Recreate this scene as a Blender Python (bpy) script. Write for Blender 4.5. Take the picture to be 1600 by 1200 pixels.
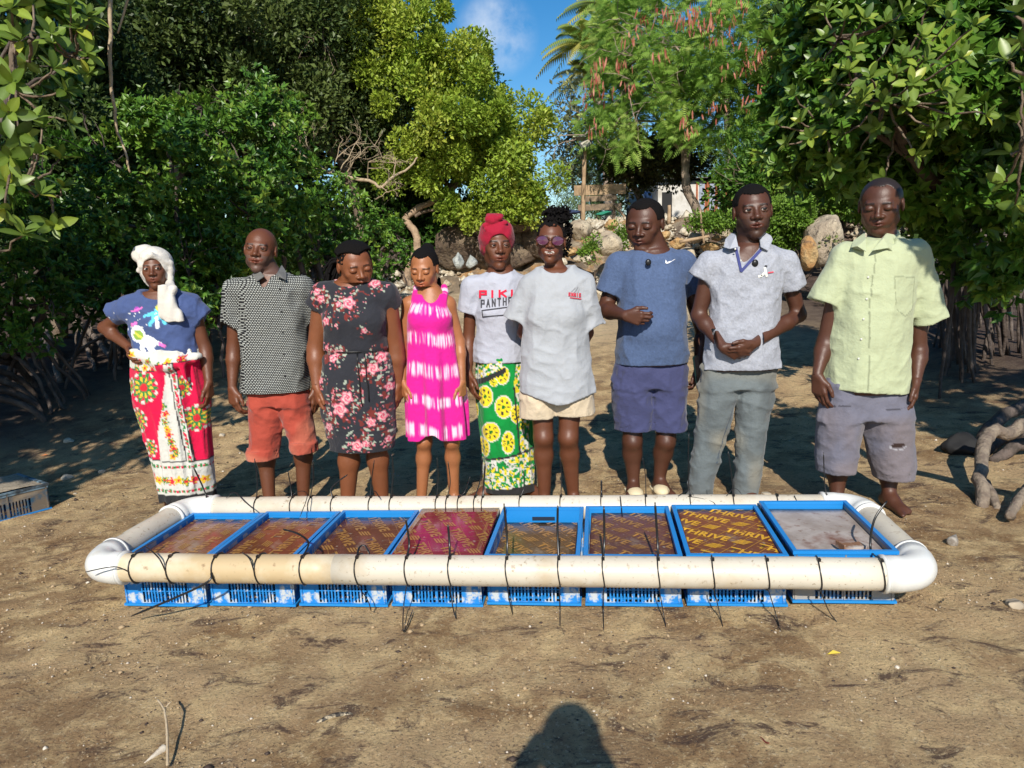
import bpy, bmesh, math, random
import numpy as np
from mathutils import Vector, Matrix
for o in list(bpy.data.objects): bpy.data.objects.remove(o)
rng = np.random.default_rng(7); random.seed(7)
S = bpy.context.scene; COL = S.collection
# ---------------------------------------------------------------- camera, sky, sun, exposure
F, PITCH, ROLL, H = 1142.0, math.radians(9.5), math.radians(-1.7), 1.41
cp, sp, cr, sr = math.cos(PITCH), math.sin(PITCH), math.cos(ROLL), math.sin(ROLL)
fw = Vector((0, cp, -sp)); up = Vector((0, sp, cp)); ri = Vector((1, 0, 0))
Rv = cr*ri + sr*up; Uv = -sr*ri + cr*up
cam = bpy.data.cameras.new('camera'); camo = bpy.data.objects.new('camera', cam); COL.objects.link(camo)
M = Matrix.Identity(4)
for i in range(3):
    M[i][0] = Rv[i]; M[i][1] = Uv[i]; M[i][2] = -fw[i]
M[2][3] = H
camo.matrix_world = M
cam.sensor_width = 36; cam.lens = F/1600*36; cam.clip_end = 6000; cam.clip_start = .05
S.camera = camo
ELEV, AZ = math.radians(35), math.radians(4.3)
w = bpy.data.worlds.new("World"); S.world = w; w.use_nodes = True
nt = w.node_tree; nt.nodes.clear()
def N(nt, t, **k):
    n = nt.nodes.new(t)
    for a, b in k.items():
        if a == 'inp':
            for i, v in b.items(): n.inputs[i].default_value = v
        else: setattr(n, a, b)
    return n
sky = N(nt, 'ShaderNodeTexSky', sky_type='NISHITA', sun_disc=False, sun_elevation=ELEV, sun_rotation=math.pi+AZ, air_density=1.0, dust_density=0.25, ozone_density=2.2, altitude=0)
hs = N(nt, 'ShaderNodeHueSaturation', inp={'Saturation': 1.42, 'Value': 1.12})
tc = N(nt, 'ShaderNodeTexCoord')
mp = N(nt, 'ShaderNodeMapping', inp={'Scale': (2.2, 2.2, 5.0), 'Location': (.35, .1, .52)})
cn = N(nt, 'ShaderNodeTexNoise', inp={'Scale': 1.6, 'Detail': 7, 'Roughness': .55})
crp = N(nt, 'ShaderNodeValToRGB'); crp.color_ramp.elements[0].position = .66; crp.color_ramp.elements[1].position = .80
mx = N(nt, 'ShaderNodeMix', data_type='RGBA'); mx.inputs[7].default_value = (7.5, 8.2, 9.2, 1)
nrm = N(nt, 'ShaderNodeVectorMath', operation='NORMALIZE'); dpt = N(nt, 'ShaderNodeVectorMath', operation='DOT_PRODUCT'); CLD = None
cm1 = N(nt, 'ShaderNodeMapRange', interpolation_type='SMOOTHSTEP', inp={1: .9984, 2: .9999, 3: 0, 4: .6}); cn2 = N(nt, 'ShaderNodeTexNoise', inp={'Scale': 16, 'Detail': 6, 'Roughness': .6}); cm2 = N(nt, 'ShaderNodeMapRange', inp={1: .36, 2: .66}); cm3 = N(nt, 'ShaderNodeMath', operation='MULTIPLY'); cm4 = N(nt, 'ShaderNodeMath', operation='MAXIMUM')
bg = N(nt, 'ShaderNodeBackground', inp={'Strength': .088}); wo = N(nt, 'ShaderNodeOutputWorld')
L = nt.links.new
L(sky.outputs[0], hs.inputs['Color']); L(tc.outputs['Generated'], mp.inputs[0]); L(mp.outputs[0], cn.inputs['Vector']); L(cn.outputs[0], crp.inputs[0])
L(tc.outputs['Generated'], nrm.inputs[0]); L(nrm.outputs[0], dpt.inputs[0]); L(dpt.outputs['Value'], cm1.inputs[0]); L(tc.outputs['Generated'], cn2.inputs[0]); L(cn2.outputs[0], cm2.inputs[0]); L(cm1.outputs[0], cm3.inputs[0]); L(cm2.outputs[0], cm3.inputs[1]); L(crp.outputs[0], cm4.inputs[0]); L(cm3.outputs[0], cm4.inputs[1]); L(cm4.outputs[0], mx.inputs[0]); L(hs.outputs[0], mx.inputs[6]); L(mx.outputs[2], bg.inputs[0]); L(bg.outputs[0], wo.inputs[0])
sl = bpy.data.lights.new('sun', 'SUN'); sl.energy = 4.5; sl.angle = math.radians(.5); sl.color = (1, .935, .83)
so = bpy.data.objects.new('sun', sl); COL.objects.link(so)
sd = Vector((math.sin(AZ)*math.cos(ELEV), math.cos(AZ)*math.cos(ELEV), -math.sin(ELEV)))
so.rotation_euler = sd.to_track_quat('-Z', 'Y').to_euler(); so.location = (-3, -12, 14)
S.view_settings.view_transform = 'Standard'; S.view_settings.look = 'None'; S.view_settings.gamma = 1
S.view_settings.use_curve_mapping = False; S.view_settings.exposure = 0.34
S.render.engine = 'CYCLES'; S.cycles.max_bounces = 6; S.cycles.transparent_max_bounces = 6; S.cycles.use_denoising = True

# ---------------------------------------------------------------- pixel helpers (place things from photo measurements)
def ray(px, py):
    a, b = px-800, 600-py
    X = a*cr - b*sr; Y = a*sr + b*cr
    return fw*F + X*ri + Y*up
dpt.inputs[1].default_value = ray(775, 55).normalized()
def P(px, py, Y):
    d = ray(px, py); return np.array((d.x*Y/d.y, Y, H + d.z*Y/d.y))
def proj(v):
    v = np.asarray(v, float); x, y, z = v[..., 0], v[..., 1], v[..., 2]-H
    d = y*cp - z*sp; u = y*sp + z*cp; X = F*x/d; Y = F*u/d
    return 800 + X*cr + Y*sr, 600 - (-X*sr + Y*cr)
def lin(*c):
    c = np.array(c, float)/255
    return np.where(c <= .04045, c/12.92, ((c+.055)/1.055)**2.4)
_T = np.random.default_rng(3).random((32, 32, 32)).astype(np.float32)
def vn(x, y, z=0.0):
    x, y, z = np.broadcast_arrays(np.asarray(x, np.float32), np.asarray(y, np.float32), np.asarray(z, np.float32))
    xi, yi, zi = np.floor(x), np.floor(y), np.floor(z)
    fx, fy, fz = x-xi, y-yi, z-zi
    fx = fx*fx*(3-2*fx); fy = fy*fy*(3-2*fy); fz = fz*fz*(3-2*fz)
    a, b, c = (xi.astype(int)) & 31, (yi.astype(int)) & 31, (zi.astype(int)) & 31
    a1, b1, c1 = (a+1) & 31, (b+1) & 31, (c+1) & 31
    l = lambda p, q, t: p+(q-p)*t
    return l(l(l(_T[a, b, c], _T[a1, b, c], fx), l(_T[a, b1, c], _T[a1, b1, c], fx), fy),
             l(l(_T[a, b, c1], _T[a1, b, c1], fx), l(_T[a, b1, c1], _T[a1, b1, c1], fx), fy), fz)
def fbm(x, y, z=0., o=4, g=.5):
    s = 0; a = 1; t = 0
    for i in range(o):
        s = s + a*vn(x*2**i+i*7.3, y*2**i+i*3.1, z*2**i if np.ndim(z) else z+i*5.7); t += a; a *= g
    return s/t
def sst(e0, e1, x):
    t = np.clip((x-e0)/(e1-e0), 0, 1); return t*t*(3-2*t)
def gz(x, y):
    x = np.asarray(x, float); y = np.asarray(y, float)
    z = .028*np.clip(x, -6, 6)*sst(9, 5, y)
    t = np.clip(y-5, 0, 9.3); z = z + .1*t*t/(t+.6)
    z = z + .035*(fbm(x*.55+9, y*.55, .3, 3)-.5)*sst(1.2, 2.2, np.abs(y-3.2)+.4)
    bank = sst(13.6, 16.4, y + 1.2*(fbm(x*.45, y*.3, 5.)-.5)+.35*np.clip(x-4, 0, 5))
    z = z + bank*(1.35 + .25*(fbm(x*.7, y*.7, 2.)-.5))
    side = sst(3.6, 6.5, np.abs(x+.4)-.25*np.clip(y-6, 0, 8))*sst(3, 7, y)
    z = z + .35*side
    return z
def gz1(x, y): return float(gz(np.array([x]), np.array([y]))[0])
def G(px, py):
    lo, hi = 1.0, 60.0; d = ray(px, py); prev = 1.0
    for i in range(600):
        Y = 1.0*1.008**i*1.0
        p = P(px, py, Y)
        if p[2] < gz1(p[0], p[1]): return p
    return p

# ---------------------------------------------------------------- object helpers
def tag(o, label=None, cat=None, group=None, kind=None):
    if label: o['label'] = label
    if cat: o['category'] = cat
    if group: o['group'] = group
    if kind: o['kind'] = kind
    return o
def empty(name, loc, label, cat, group=None):
    o = bpy.data.objects.new(name, None); COL.objects.link(o); o.location = loc; o.empty_display_size = .1
    return tag(o, label, cat, group)
def link(name, me, parent=None, m=None):
    o = bpy.data.objects.new(name, me); COL.objects.link(o)
    if m is not None and not me.materials:
        me.materials.append(m)
    if parent is not None:
        o.parent = parent; o.matrix_parent_inverse = parent.matrix_basis.inverted()
    return o
def mesh(name, V, Fq, col=None, smooth=True, midx=None):
    V = np.asarray(V, np.float32); Fq = np.asarray(Fq, np.int32)
    me = bpy.data.meshes.new(name); n = Fq.shape[1]
    me.vertices.add(len(V)); me.vertices.foreach_set('co', V.ravel())
    me.loops.add(Fq.size); me.loops.foreach_set('vertex_index', Fq.ravel())
    me.polygons.add(len(Fq)); me.polygons.foreach_set('loop_start', np.arange(0, Fq.size, n, dtype=np.int32))
    me.polygons.foreach_set('use_smooth', np.full(len(Fq), smooth))
    if midx is not None: me.polygons.foreach_set('material_index', np.asarray(midx, np.int32))
    if col is not None:
        a = me.color_attributes.new('Col', 'FLOAT_COLOR', 'POINT')
        c = np.ones((len(V), 4), np.float32); c[:, :3] = col; a.data.foreach_set('color', c.ravel())
    me.update(calc_edges=True); return me
class MB:
    """collects simple shapes (mixed polygons) into one mesh"""
    def __init__(s): s.v = []; s.f = []; s.sm = []
    def add(s, vs, fs, smooth=False):
        b = len(s.v); s.v += [tuple(map(float, p)) for p in vs]
        for f in fs: s.f.append([b+i for i in f]); s.sm.append(smooth)
    def box(s, lo, hi, T=None):
        (x0, y0, z0), (x1, y1, z1) = lo, hi
        vs = [(x0,y0,z0),(x1,y0,z0),(x1,y1,z0),(x0,y1,z0),(x0,y0,z1),(x1,y0,z1),(x1,y1,z1),(x0,y1,z1)]
        if T is not None: vs = [T @ Vector(p) for p in vs]
        s.add(vs, [(0,3,2,1),(4,5,6,7),(0,1,5,4),(1,2,6,5),(2,3,7,6),(3,0,4,7)])
    def tube(s, pts, rad, n=8, cap=True, flat=1.0, jit=0.0):
        pts = [Vector(p) for p in pts]; m = len(pts)
        if not hasattr(rad, '__len__'): rad = [rad]*m
        b = len(s.v); u = None; vs = []
        for i, p in enumerate(pts):
            t = (pts[min(i+1, m-1)]-pts[max(i-1, 0)])
            t = t.normalized() if t.length > 1e-9 else Vector((0, 0, 1))
            if u is None:
                u = t.cross(Vector((0, 0, 1)) if abs(t.z) < .9 else Vector((1, 0, 0))).normalized()
            else:
                u = (u - t*u.dot(t)).normalized()
            v = t.cross(u)
            for k in range(n):
                a = 2*math.pi*k/n; r = rad[i]*(1+jit*(random.random()-.5))
                vs.append(p + u*(math.cos(a)*r) + v*(math.sin(a)*r*flat))
        fs = [(i*n+k, i*n+(k+1) % n, (i+1)*n+(k+1) % n, (i+1)*n+k) for i in range(m-1) for k in range(n)]
        if cap: fs += [tuple(range(n))[::-1], tuple((m-1)*n+k for k in range(n))]
        s.add(vs, fs, True)
    def ball(s, c, r, n=8, m=6, R=None):
        r = r if hasattr(r, '__len__') else (r, r, r); vs = []
        for i in range(m+1):
            th = math.pi*i/m
            for k in range(n):
                a = 2*math.pi*k/n
                p = Vector((r[0]*math.sin(th)*math.cos(a), r[1]*math.sin(th)*math.sin(a), r[2]*math.cos(th)))
                if R is not None: p = R @ p
                vs.append(Vector(c)+p)
        s.add(vs, [(i*n+k, (i+1)*n+k, (i+1)*n+(k+1) % n, i*n+(k+1) % n) for i in range(m) for k in range(n)], True)
    def me(s, name):
        me = bpy.data.meshes.new(name); me.from_pydata(s.v, [], s.f)
        me.polygons.foreach_set('use_smooth', s.sm); me.update(); return me
    def build(s, name, m, parent=None): return link(name, s.me(name), parent, m)
def mat(name, color=None, rough=.6, spec=.4, noise=None, bump=None, attr=False, metal=0, transl=0, sheen=0, coat=0):
    """noise = (scale, colour2, lo, hi); bump = (scale, strength, distance)"""
    m = bpy.data.materials.new(name); m.use_nodes = True; t = m.node_tree; t.nodes.clear()
    b = N(t, 'ShaderNodeBsdfPrincipled', inp={'Roughness': rough, 'Specular IOR Level': spec, 'Metallic': metal, 'Coat Weight': coat})
    if sheen: b.inputs['Sheen Weight'].default_value = sheen
    out = N(t, 'ShaderNodeOutputMaterial'); l = t.links.new
    src = None
    if attr:
        src = N(t, 'ShaderNodeAttribute', attribute_name='Col').outputs[0]
    else:
        b.inputs['Base Color'].default_value = (*color, 1)
    if noise or bump: co = N(t, 'ShaderNodeTexCoord').outputs['Object']
    if noise:
        for (sc, c2, lo, hi) in (noise if isinstance(noise, list) else [noise]):
            n = N(t, 'ShaderNodeTexNoise', inp={'Scale': sc, 'Detail': 5, 'Roughness': .6}); l(co, n.inputs[0])
            r = N(t, 'ShaderNodeMapRange', inp={1: lo, 2: hi}); l(n.outputs[0], r.inputs[0])
            x = N(t, 'ShaderNodeMix', data_type='RGBA'); x.inputs[7].default_value = (*c2, 1); l(r.outputs[0], x.inputs[0])
            if src is None: x.inputs[6].default_value = (*color, 1)
            else: l(src, x.inputs[6])
            src = x.outputs[2]
    if src is not None: l(src, b.inputs['Base Color'])
    if bump:
        prev = None
        for (sc, st, di) in (bump if isinstance(bump, list) else [bump]):
            n = N(t, 'ShaderNodeTexNoise', inp={'Scale': sc, 'Detail': 4, 'Roughness': .6}); l(co, n.inputs[0])
            bu = N(t, 'ShaderNodeBump', inp={'Strength': st, 'Distance': di}); l(n.outputs[0], bu.inputs['Height'])
            if prev: l(prev, bu.inputs['Normal'])
            prev = bu.outputs[0]
        l(prev, b.inputs['Normal'])
    sh = b.outputs[0]
    if transl:
        tr = N(t, 'ShaderNodeBsdfTranslucent'); ms = N(t, 'ShaderNodeMixShader', inp={0: transl})
        if src is not None: l(src, tr.inputs[0])
        else: tr.inputs[0].default_value = (*color, 1)
        l(sh, ms.inputs[1]); l(tr.outputs[0], ms.inputs[2]); sh = ms.outputs[0]
    l(sh, out.inputs[0]); return m

# ---------------------------------------------------------------- signed-distance modelling (people, rocks)
def smin(a, b, k):
    if k <= 0: return np.minimum(a, b)
    h = np.clip(.5+.5*(b-a)/k, 0, 1); return b+(a-b)*h - k*h*(1-h)
def cone(a, b, ra, rb):
    a = np.array(a, float); b = np.array(b, float); ba = b-a; L2 = max(ba@ba, 1e-9)
    def f(x, y, z):
        t = np.clip(((x-a[0])*ba[0]+(y-a[1])*ba[1]+(z-a[2])*ba[2])/L2, 0, 1)
        return np.sqrt((x-a[0]-t*ba[0])**2+(y-a[1]-t*ba[1])**2+(z-a[2]-t*ba[2])**2)-(ra+(rb-ra)*t)
    r = max(ra, rb); return f, np.minimum(a, b)-r, np.maximum(a, b)+r
def ell(c, r, A=None):
    c = np.array(c, float); r = np.array(r, float)*np.ones(3); A = np.eye(3) if A is None else np.array(A)  # rows: local axes
    def f(x, y, z):
        dx, dy, dz = x-c[0], y-c[1], z-c[2]
        u, v, w_ = [(A[i, 0]*dx+A[i, 1]*dy+A[i, 2]*dz) for i in range(3)]
        k0 = np.sqrt((u/r[0])**2+(v/r[1])**2+(w_/r[2])**2); k1 = np.sqrt((u/r[0]**2)**2+(v/r[1]**2)**2+(w_/r[2]**2)**2)
        return k0*(k0-1)/np.maximum(k1, 1e-6)
    m = r.max(); return f, c-m, c+m
def stack(rows, ex=2.3):
    """rows (z, cx, cy, rx, ry): a body of elliptical sections"""
    R = np.array(sorted(rows), float); z0, z1 = R[0, 0], R[-1, 0]
    zz = np.linspace(z0-.05, z1+.05, 160)
    g = np.exp(-np.linspace(-2, 2, 13)**2); g /= g.sum()
    K = []
    for i in range(1, 5):
        v = np.interp(zz, R[:, 0], R[:, i]); K.append(np.convolve(np.pad(v, 6, mode='edge'), g, 'valid'))
    def f(x, y, z):
        cx, cy, rx, ry = [np.interp(z, zz, k) for k in K]
        q = (np.abs((x-cx)/rx)**ex+np.abs((y-cy)/ry)**ex)**(1/ex)
        d = (q-1)*np.minimum(rx, ry)*.9
        return np.maximum(d, np.maximum(z0-z, z-z1))
    m = max(R[:, 3].max(), R[:, 4].max())
    return f, np.array((R[:, 1].min()-m, R[:, 2].min()-m, z0)), np.array((R[:, 1].max()+m, R[:, 2].max()+m, z1))
def sdf_eval(ops, lo, hi, h, post=None):
    lo = np.array(lo); hi = np.array(hi); n = np.ceil((hi-lo)/h).astype(int)+1
    ax = [lo[i]+h*np.arange(n[i]) for i in range(3)]
    Fv = np.full(n, .3, np.float32)
    for (op, (f, bl, bh), k) in ops:
        mgn = (k if k > 0 else 0)+3*h
        s = []
        for i in range(3):
            a = int(np.clip(np.floor((bl[i]-mgn-lo[i])/h), 0, n[i])); b = int(np.clip(np.ceil((bh[i]+mgn-lo[i])/h)+1, 0, n[i])); s.append(slice(a, b))
        if any(q.stop <= q.start for q in s): continue
        s = tuple(s); d = f(ax[0][s[0]][:, None, None], ax[1][s[1]][None, :, None], ax[2][s[2]][None, None, :])
        if op == 'u': Fv[s] = smin(Fv[s], d, k)
        elif op == 's': Fv[s] = -smin(-Fv[s], d, k)
    if post:
        m = np.abs(Fv) < .05; ix = np.nonzero(m)
        p = np.stack([ax[i][ix[i]] for i in range(3)], -1)
        Fv[m] = post(p, Fv[m])
    for a in range(3):   # keep the border outside
        s = [slice(None)]*3; s[a] = 0; Fv[tuple(s)] = np.maximum(Fv[tuple(s)], h*.5); s[a] = -1; Fv[tuple(s)] = np.maximum(Fv[tuple(s)], h*.5)
    return Fv, lo
def nets(Fv, lo, h):
    neg = Fv < 0; c = [slice(0, -1), slice(1, None)]
    cnt = np.zeros(tuple(s-1 for s in Fv.shape), np.int8)
    for i in (0, 1):
        for j in (0, 1):
            for k in (0, 1): cnt += neg[c[i], c[j], c[k]]
    act = (cnt > 0) & (cnt < 8); I = np.argwhere(act); idx = np.full(act.shape, -1, np.int32); idx[act] = np.arange(len(I))
    acc = np.zeros((len(I), 3)); num = np.zeros(len(I))
    cor = [(i, j, k) for i in (0, 1) for j in (0, 1) for k in (0, 1)]
    val = {q: Fv[I[:, 0]+q[0], I[:, 1]+q[1], I[:, 2]+q[2]] for q in cor}
    for q in cor:
        for a in range(3):
            if q[a] == 0:
                r = list(q); r[a] = 1; r = tuple(r); va, vb = val[q], val[r]; m = (va < 0) != (vb < 0)
                t = np.where(m, va/np.where(m, va-vb, 1), 0)
                p = np.tile(np.array(q, float), (len(I), 1)); p[:, a] += t
                acc[m] += p[m]; num[m] += 1
    V = lo + h*(I+acc/num[:, None]); Q = []
    for a in range(3):
        b, d = (a+1) % 3, (a+2) % 3
        s0 = [slice(None)]*3; s1 = [slice(None)]*3; s0[a] = slice(0, -1); s1[a] = slice(1, None)
        for q in (s0, s1): q[b] = slice(1, -1); q[d] = slice(1, -1)
        n0, n1 = neg[tuple(s0)], neg[tuple(s1)]; E = np.argwhere(n0 != n1)
        if not len(E): continue
        fl = n0[E[:, 0], E[:, 1], E[:, 2]]; E = E.copy(); E[:, b] += 1; E[:, d] += 1
        def cell(ob, od):
            e = E.copy(); e[:, b] -= ob; e[:, d] -= od; return idx[e[:, 0], e[:, 1], e[:, 2]]
        q = np.stack([cell(1, 1), cell(0, 1), cell(0, 0), cell(1, 0)], -1)
        q[~fl] = q[~fl][:, ::-1]; Q.append(q)
    return V, np.concatenate(Q)
def clean(V, Q):
    u, inv = np.unique(Q, return_inverse=True); return V[u], inv.reshape(Q.shape)
def bounds(ops, pad=.02):
    lo = np.min([o[1][1] for o in ops if o[0] == 'u'], 0)-pad; hi = np.max([o[1][2] for o in ops if o[0] == 'u'], 0)+pad
    return lo, hi
def solid(ops, h, post=None, pad=.02, lo=None, hi=None):
    if lo is None: lo, hi = bounds(ops, pad)
    Fv, l = sdf_eval(ops, lo, hi, h, post); return nets(Fv, l, h)
# ---------------------------------------------------------------- people
skin_m = mat('skin', attr=True, rough=.47, spec=.48, bump=[(45, .25, .005), (160, .25, .002)])
eye_m = mat('eye', attr=True, rough=.15, spec=.6)
def unit(v): v = np.array(v, float); return v/np.linalg.norm(v)
def hand_ops(W, d, side, pn, curl=.35, s=1.0, spread=0.0, thumb=.6):
    """W wrist, d finger direction, side = thumb side, pn = palm normal (fingers curl to it)"""
    d = unit(d); side = np.array(side, float); side = unit(side-d*(side@d)); pn0 = np.array(pn, float); c = np.cross(d, side); pn = c if c@pn0 > 0 else -c
    ops = []; Wp = np.array(W, float)
    lat = [.030, .010, -.010, -.029]; base = [.090, .094, .088, .078]
    seg = [(.043, .026, .021), (.047, .030, .022), (.044, .028, .021), (.034, .021, .018)]; rad = [.0095, .0098, .0092, .0083]
    for i in range(4):
        K = Wp+s*(d*base[i]+side*lat[i])
        ops.append(('u', cone(Wp+s*(d*.012+side*lat[i]*.55), K, .0165*s, .0125*s), .012*s))
        a = curl*(.8+.15*i); dd = d+side*spread*(1.5-i)*.12; dd = unit(dd); p = K
        for j in range(3):
            v = dd*math.cos(a)+pn*math.sin(a); q = p+v*seg[i][j]*s*1.02
            r = rad[i]*s*(1-.07*j); ops.append(('u', cone(p, q, r, r*.94), .004)); p = q; a += curl*(1.25 if j == 0 else .9)
    T = Wp+s*(d*.025+side*.022); e = unit(d*.75+side*.62+pn*.25*thumb)
    q = T+e*.042*s; ops.append(('u', cone(T, q, .0155*s, .0125*s), .012*s))
    e2 = unit(d*.95+side*.25+pn*.35*thumb); q2 = q+e2*.032*s; ops.append(('u', cone(q, q2, .0118*s, .0105*s), .004))
    e3 = unit(d+side*.05+pn*.3*thumb); ops.append(('u', cone(q2, q2+e3*.024*s, .0105*s, .0088*s), .004))
    return ops
def head_frame(hd, Y):
    px, py, hpx, yaw, pit, rol = hd[:6]; dy = hd[6] if len(hd) > 6 else 0
    c = P(px, py, Y+dy); dist = (Vector(c)-Vector((0, 0, H))).dot(fw); h = hpx*dist/F
    y, p, r = map(math.radians, (yaw, pit, rol))
    f = np.array((math.sin(y), -math.cos(y), 0)); x = np.array((math.cos(y), math.sin(y), 0)); u = np.array((0, 0, 1.))
    f, u = f*math.cos(p)-u*math.sin(p), u*math.cos(p)+f*math.sin(p)
    x, u = x*math.cos(r)+u*math.sin(r), u*math.cos(r)-x*math.sin(r)
    return c, x, f, u, h
def head_ops(HF, eyes='open', mouth='neutral', wide=1.0, jaw=1.0):
    c, x, f, u, h = HF; A = np.stack([x, f, u])
    p = lambda a, b, z: c+h*(a*wide*x+b*f+z*u)
    E = lambda a, b, z, r, k, op='u': (op, ell(p(a, b, z), np.array(r)*h*np.array((wide, 1, 1)), A), k*h)
    C = lambda q, r, ra, rb, k, op='u': (op, cone(p(*q), p(*r), ra*h, rb*h), k*h)
    o = [E(0, -.07, .13, (.335, .41, .37), 0), E(0, .06, -.08, (.285, .33, .36), .08)]
    for s in (-1, 1):
        o += [C((s*.19*jaw, .0, -.25), (s*.045, .25, -.405), .095, .072, .10), E(s*.175, .235, -.07, (.10, .10, .09), .08)]
        o += [E(s*.10, .27, -.21, (.10, .10, .11), .09)]
    o += [E(0, .295, -.405, (.085*jaw, .08, .075), .08), C((-.16, .315, .098), (.16, .315, .098), .050, .050, .07)]
    for s in (-1, 1): o.append(E(s*.145, .43, .035, (.095, .085, .050), .05, 's'))
    o += [C((0, .36, .05), (0, .43, -.085), .034, .048, .045), E(0, .452, -.098, (.052, .045, .042), .03)]
    for s in (-1, 1): o += [E(s*.068, .405, -.112, (.046, .045, .036), .022), E(s*.04, .44, -.148, (.02, .03, .012), .012, 's')]
    for s in (-1, 1): o.append(E(s*.14, .318, .030, (.080, .080, .062), .012))
    w = .165 if mouth in ('smile', 'grin') else .128; lift = .045 if mouth in ('smile', 'grin') else 0
    if mouth == 'pursed': w = .10
    o.append(E(0, .325, -.245, (.13, .085, .075), .06))
    op = .022 if mouth == 'grin' else .004
    o += [C((-w, .335, -.232+lift), (0, .405, -.222), .014, .027, .012), C((w, .335, -.232+lift), (0, .405, -.222), .014, .027, .012)]
    o += [C((-w*.9, .335, -.248+lift), (0, .395, -.275-op), .014, .032, .012), C((w*.9, .335, -.248+lift), (0, .395, -.275-op), .014, .032, .012)]
    o.append(E(0, .43, -.248-op*.5, (w*.95, .07, .006+op), .008, 's'))
    for s in (-1, 1):
        o += [E(s*.338, -.03, .0, (.030, .078, .125), .015), E(s*.368, -.005, .015, (.018, .042, .075), .01, 's')]
        if eyes == 'open': o.append(E(s*.14, .405, .026, (.062, .06, .020), .006, 's'))
        elif eyes == 'squint': o.append(E(s*.14, .405, .022, (.058, .06, .013), .006, 's'))
    return o
def head_color(V, HF, skin, brow=1, eyes='open', mouth='neutral', stubble=0):
    c, x, f, u, h = HF; D = V-c; a, b, z = D@x/h, D@f/h, D@u/h
    n = fbm(V[:, 0]*22, V[:, 1]*22, V[:, 2]*22, 3)
    col = skin*(.86+.28*n)[:, None]
    hd = (np.abs(a) < .5) & (z > -.6) & (z < .6)
    w = .165 if mouth in ('smile', 'grin') else .128
    lf = .045*np.clip(np.abs(a)/w, 0, 1)**1.5 if mouth in ('smile', 'grin') else 0
    lip = hd & (b > .33) & ((a/w)**2+((z-lf+.248)/.052)**2 < 1)
    col[lip] = skin*np.array((1.15, .85, .90))*.9
    if mouth == 'grin':
        t = hd & (b > .25) & ((a/.115)**2+((z-lf*.8+.250)/.021)**2 < 1); col[t] = (.75, .72, .66)
    aa = np.abs(a); bl = hd & (b > .2) & (np.abs(z-.115+.25*(aa-.13)**2/.02*.1) < .02) & (aa > .06) & (aa < .215)
    col[bl] = col[bl]*(.25 if brow else .7)
    if eyes == 'down':
        e = hd & (b > .2) & (np.abs(z+.012-.9*(aa-.14)**2*2) < .011) & (aa > .08) & (aa < .20); col[e] *= .12
    else:
        e = hd & (b > .2) & (np.abs(z-.052+2.2*(aa-.14)**2) < .008) & (aa > .075) & (aa < .205); col[e] *= .2
    e = hd & (b > .36) & (np.abs(aa-.04) < .016) & (np.abs(z+.150) < .012); col[e] *= .25
    if stubble:
        e = hd & (b > -.1) & (z < -.12) & ~lip & ~((b > .38) & (z > -.18)); g = np.array(stubble); col[e] = col[e]*.62+g*.38
    return col
def eyeballs(HF, gaze=(0, 0), wide=1.0):
    c, x, f, u, h = HF; VV = []; FF = []; CC = []; b0 = 0
    for s in (-1, 1):
        ctr = c+h*(s*.14*wide*x+.312*f+.030*u); r = .074*h; n, m = 14, 10; v = []; 
        for i in range(m+1):
            th = math.pi*i/m
            for k in range(n):
                a = 2*math.pi*k/n; v.append((math.sin(th)*math.cos(a), math.cos(th), math.sin(th)*math.sin(a)))
        v = np.array(v); g = unit((gaze[0], 1, gaze[1])); dt = v@g
        V = ctr+r*(v[:, :1]*x+v[:, 1:2]*f+v[:, 2:3]*u)
        cc = np.where(dt[:, None] > .80, np.array((.012, .008, .006)), np.array((.62, .56, .50)))
        VV.append(V); CC.append(cc); FF += [(b0+i*n+k, b0+i*n+(k+1) % n, b0+(i+1)*n+(k+1) % n, b0+(i+1)*n+k) for i in range(m) for k in range(n)]; b0 += len(V)
    return np.concatenate(VV), np.array(FF), np.concatenate(CC)
def rows(Y, R):
    out = []
    for r in R:
        a, b = P(r[1], r[0], Y), P(r[2], r[0], Y)
        out.append(((a[2]+b[2])/2, (a[0]+b[0])/2, Y+(r[4] if len(r) > 4 else 0), (b[0]-a[0])/2, r[3]))
    return out
def J(Y, j): return P(j[0], j[1], Y+(j[2] if len(j) > 2 else 0))
HEADS = {}
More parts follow.
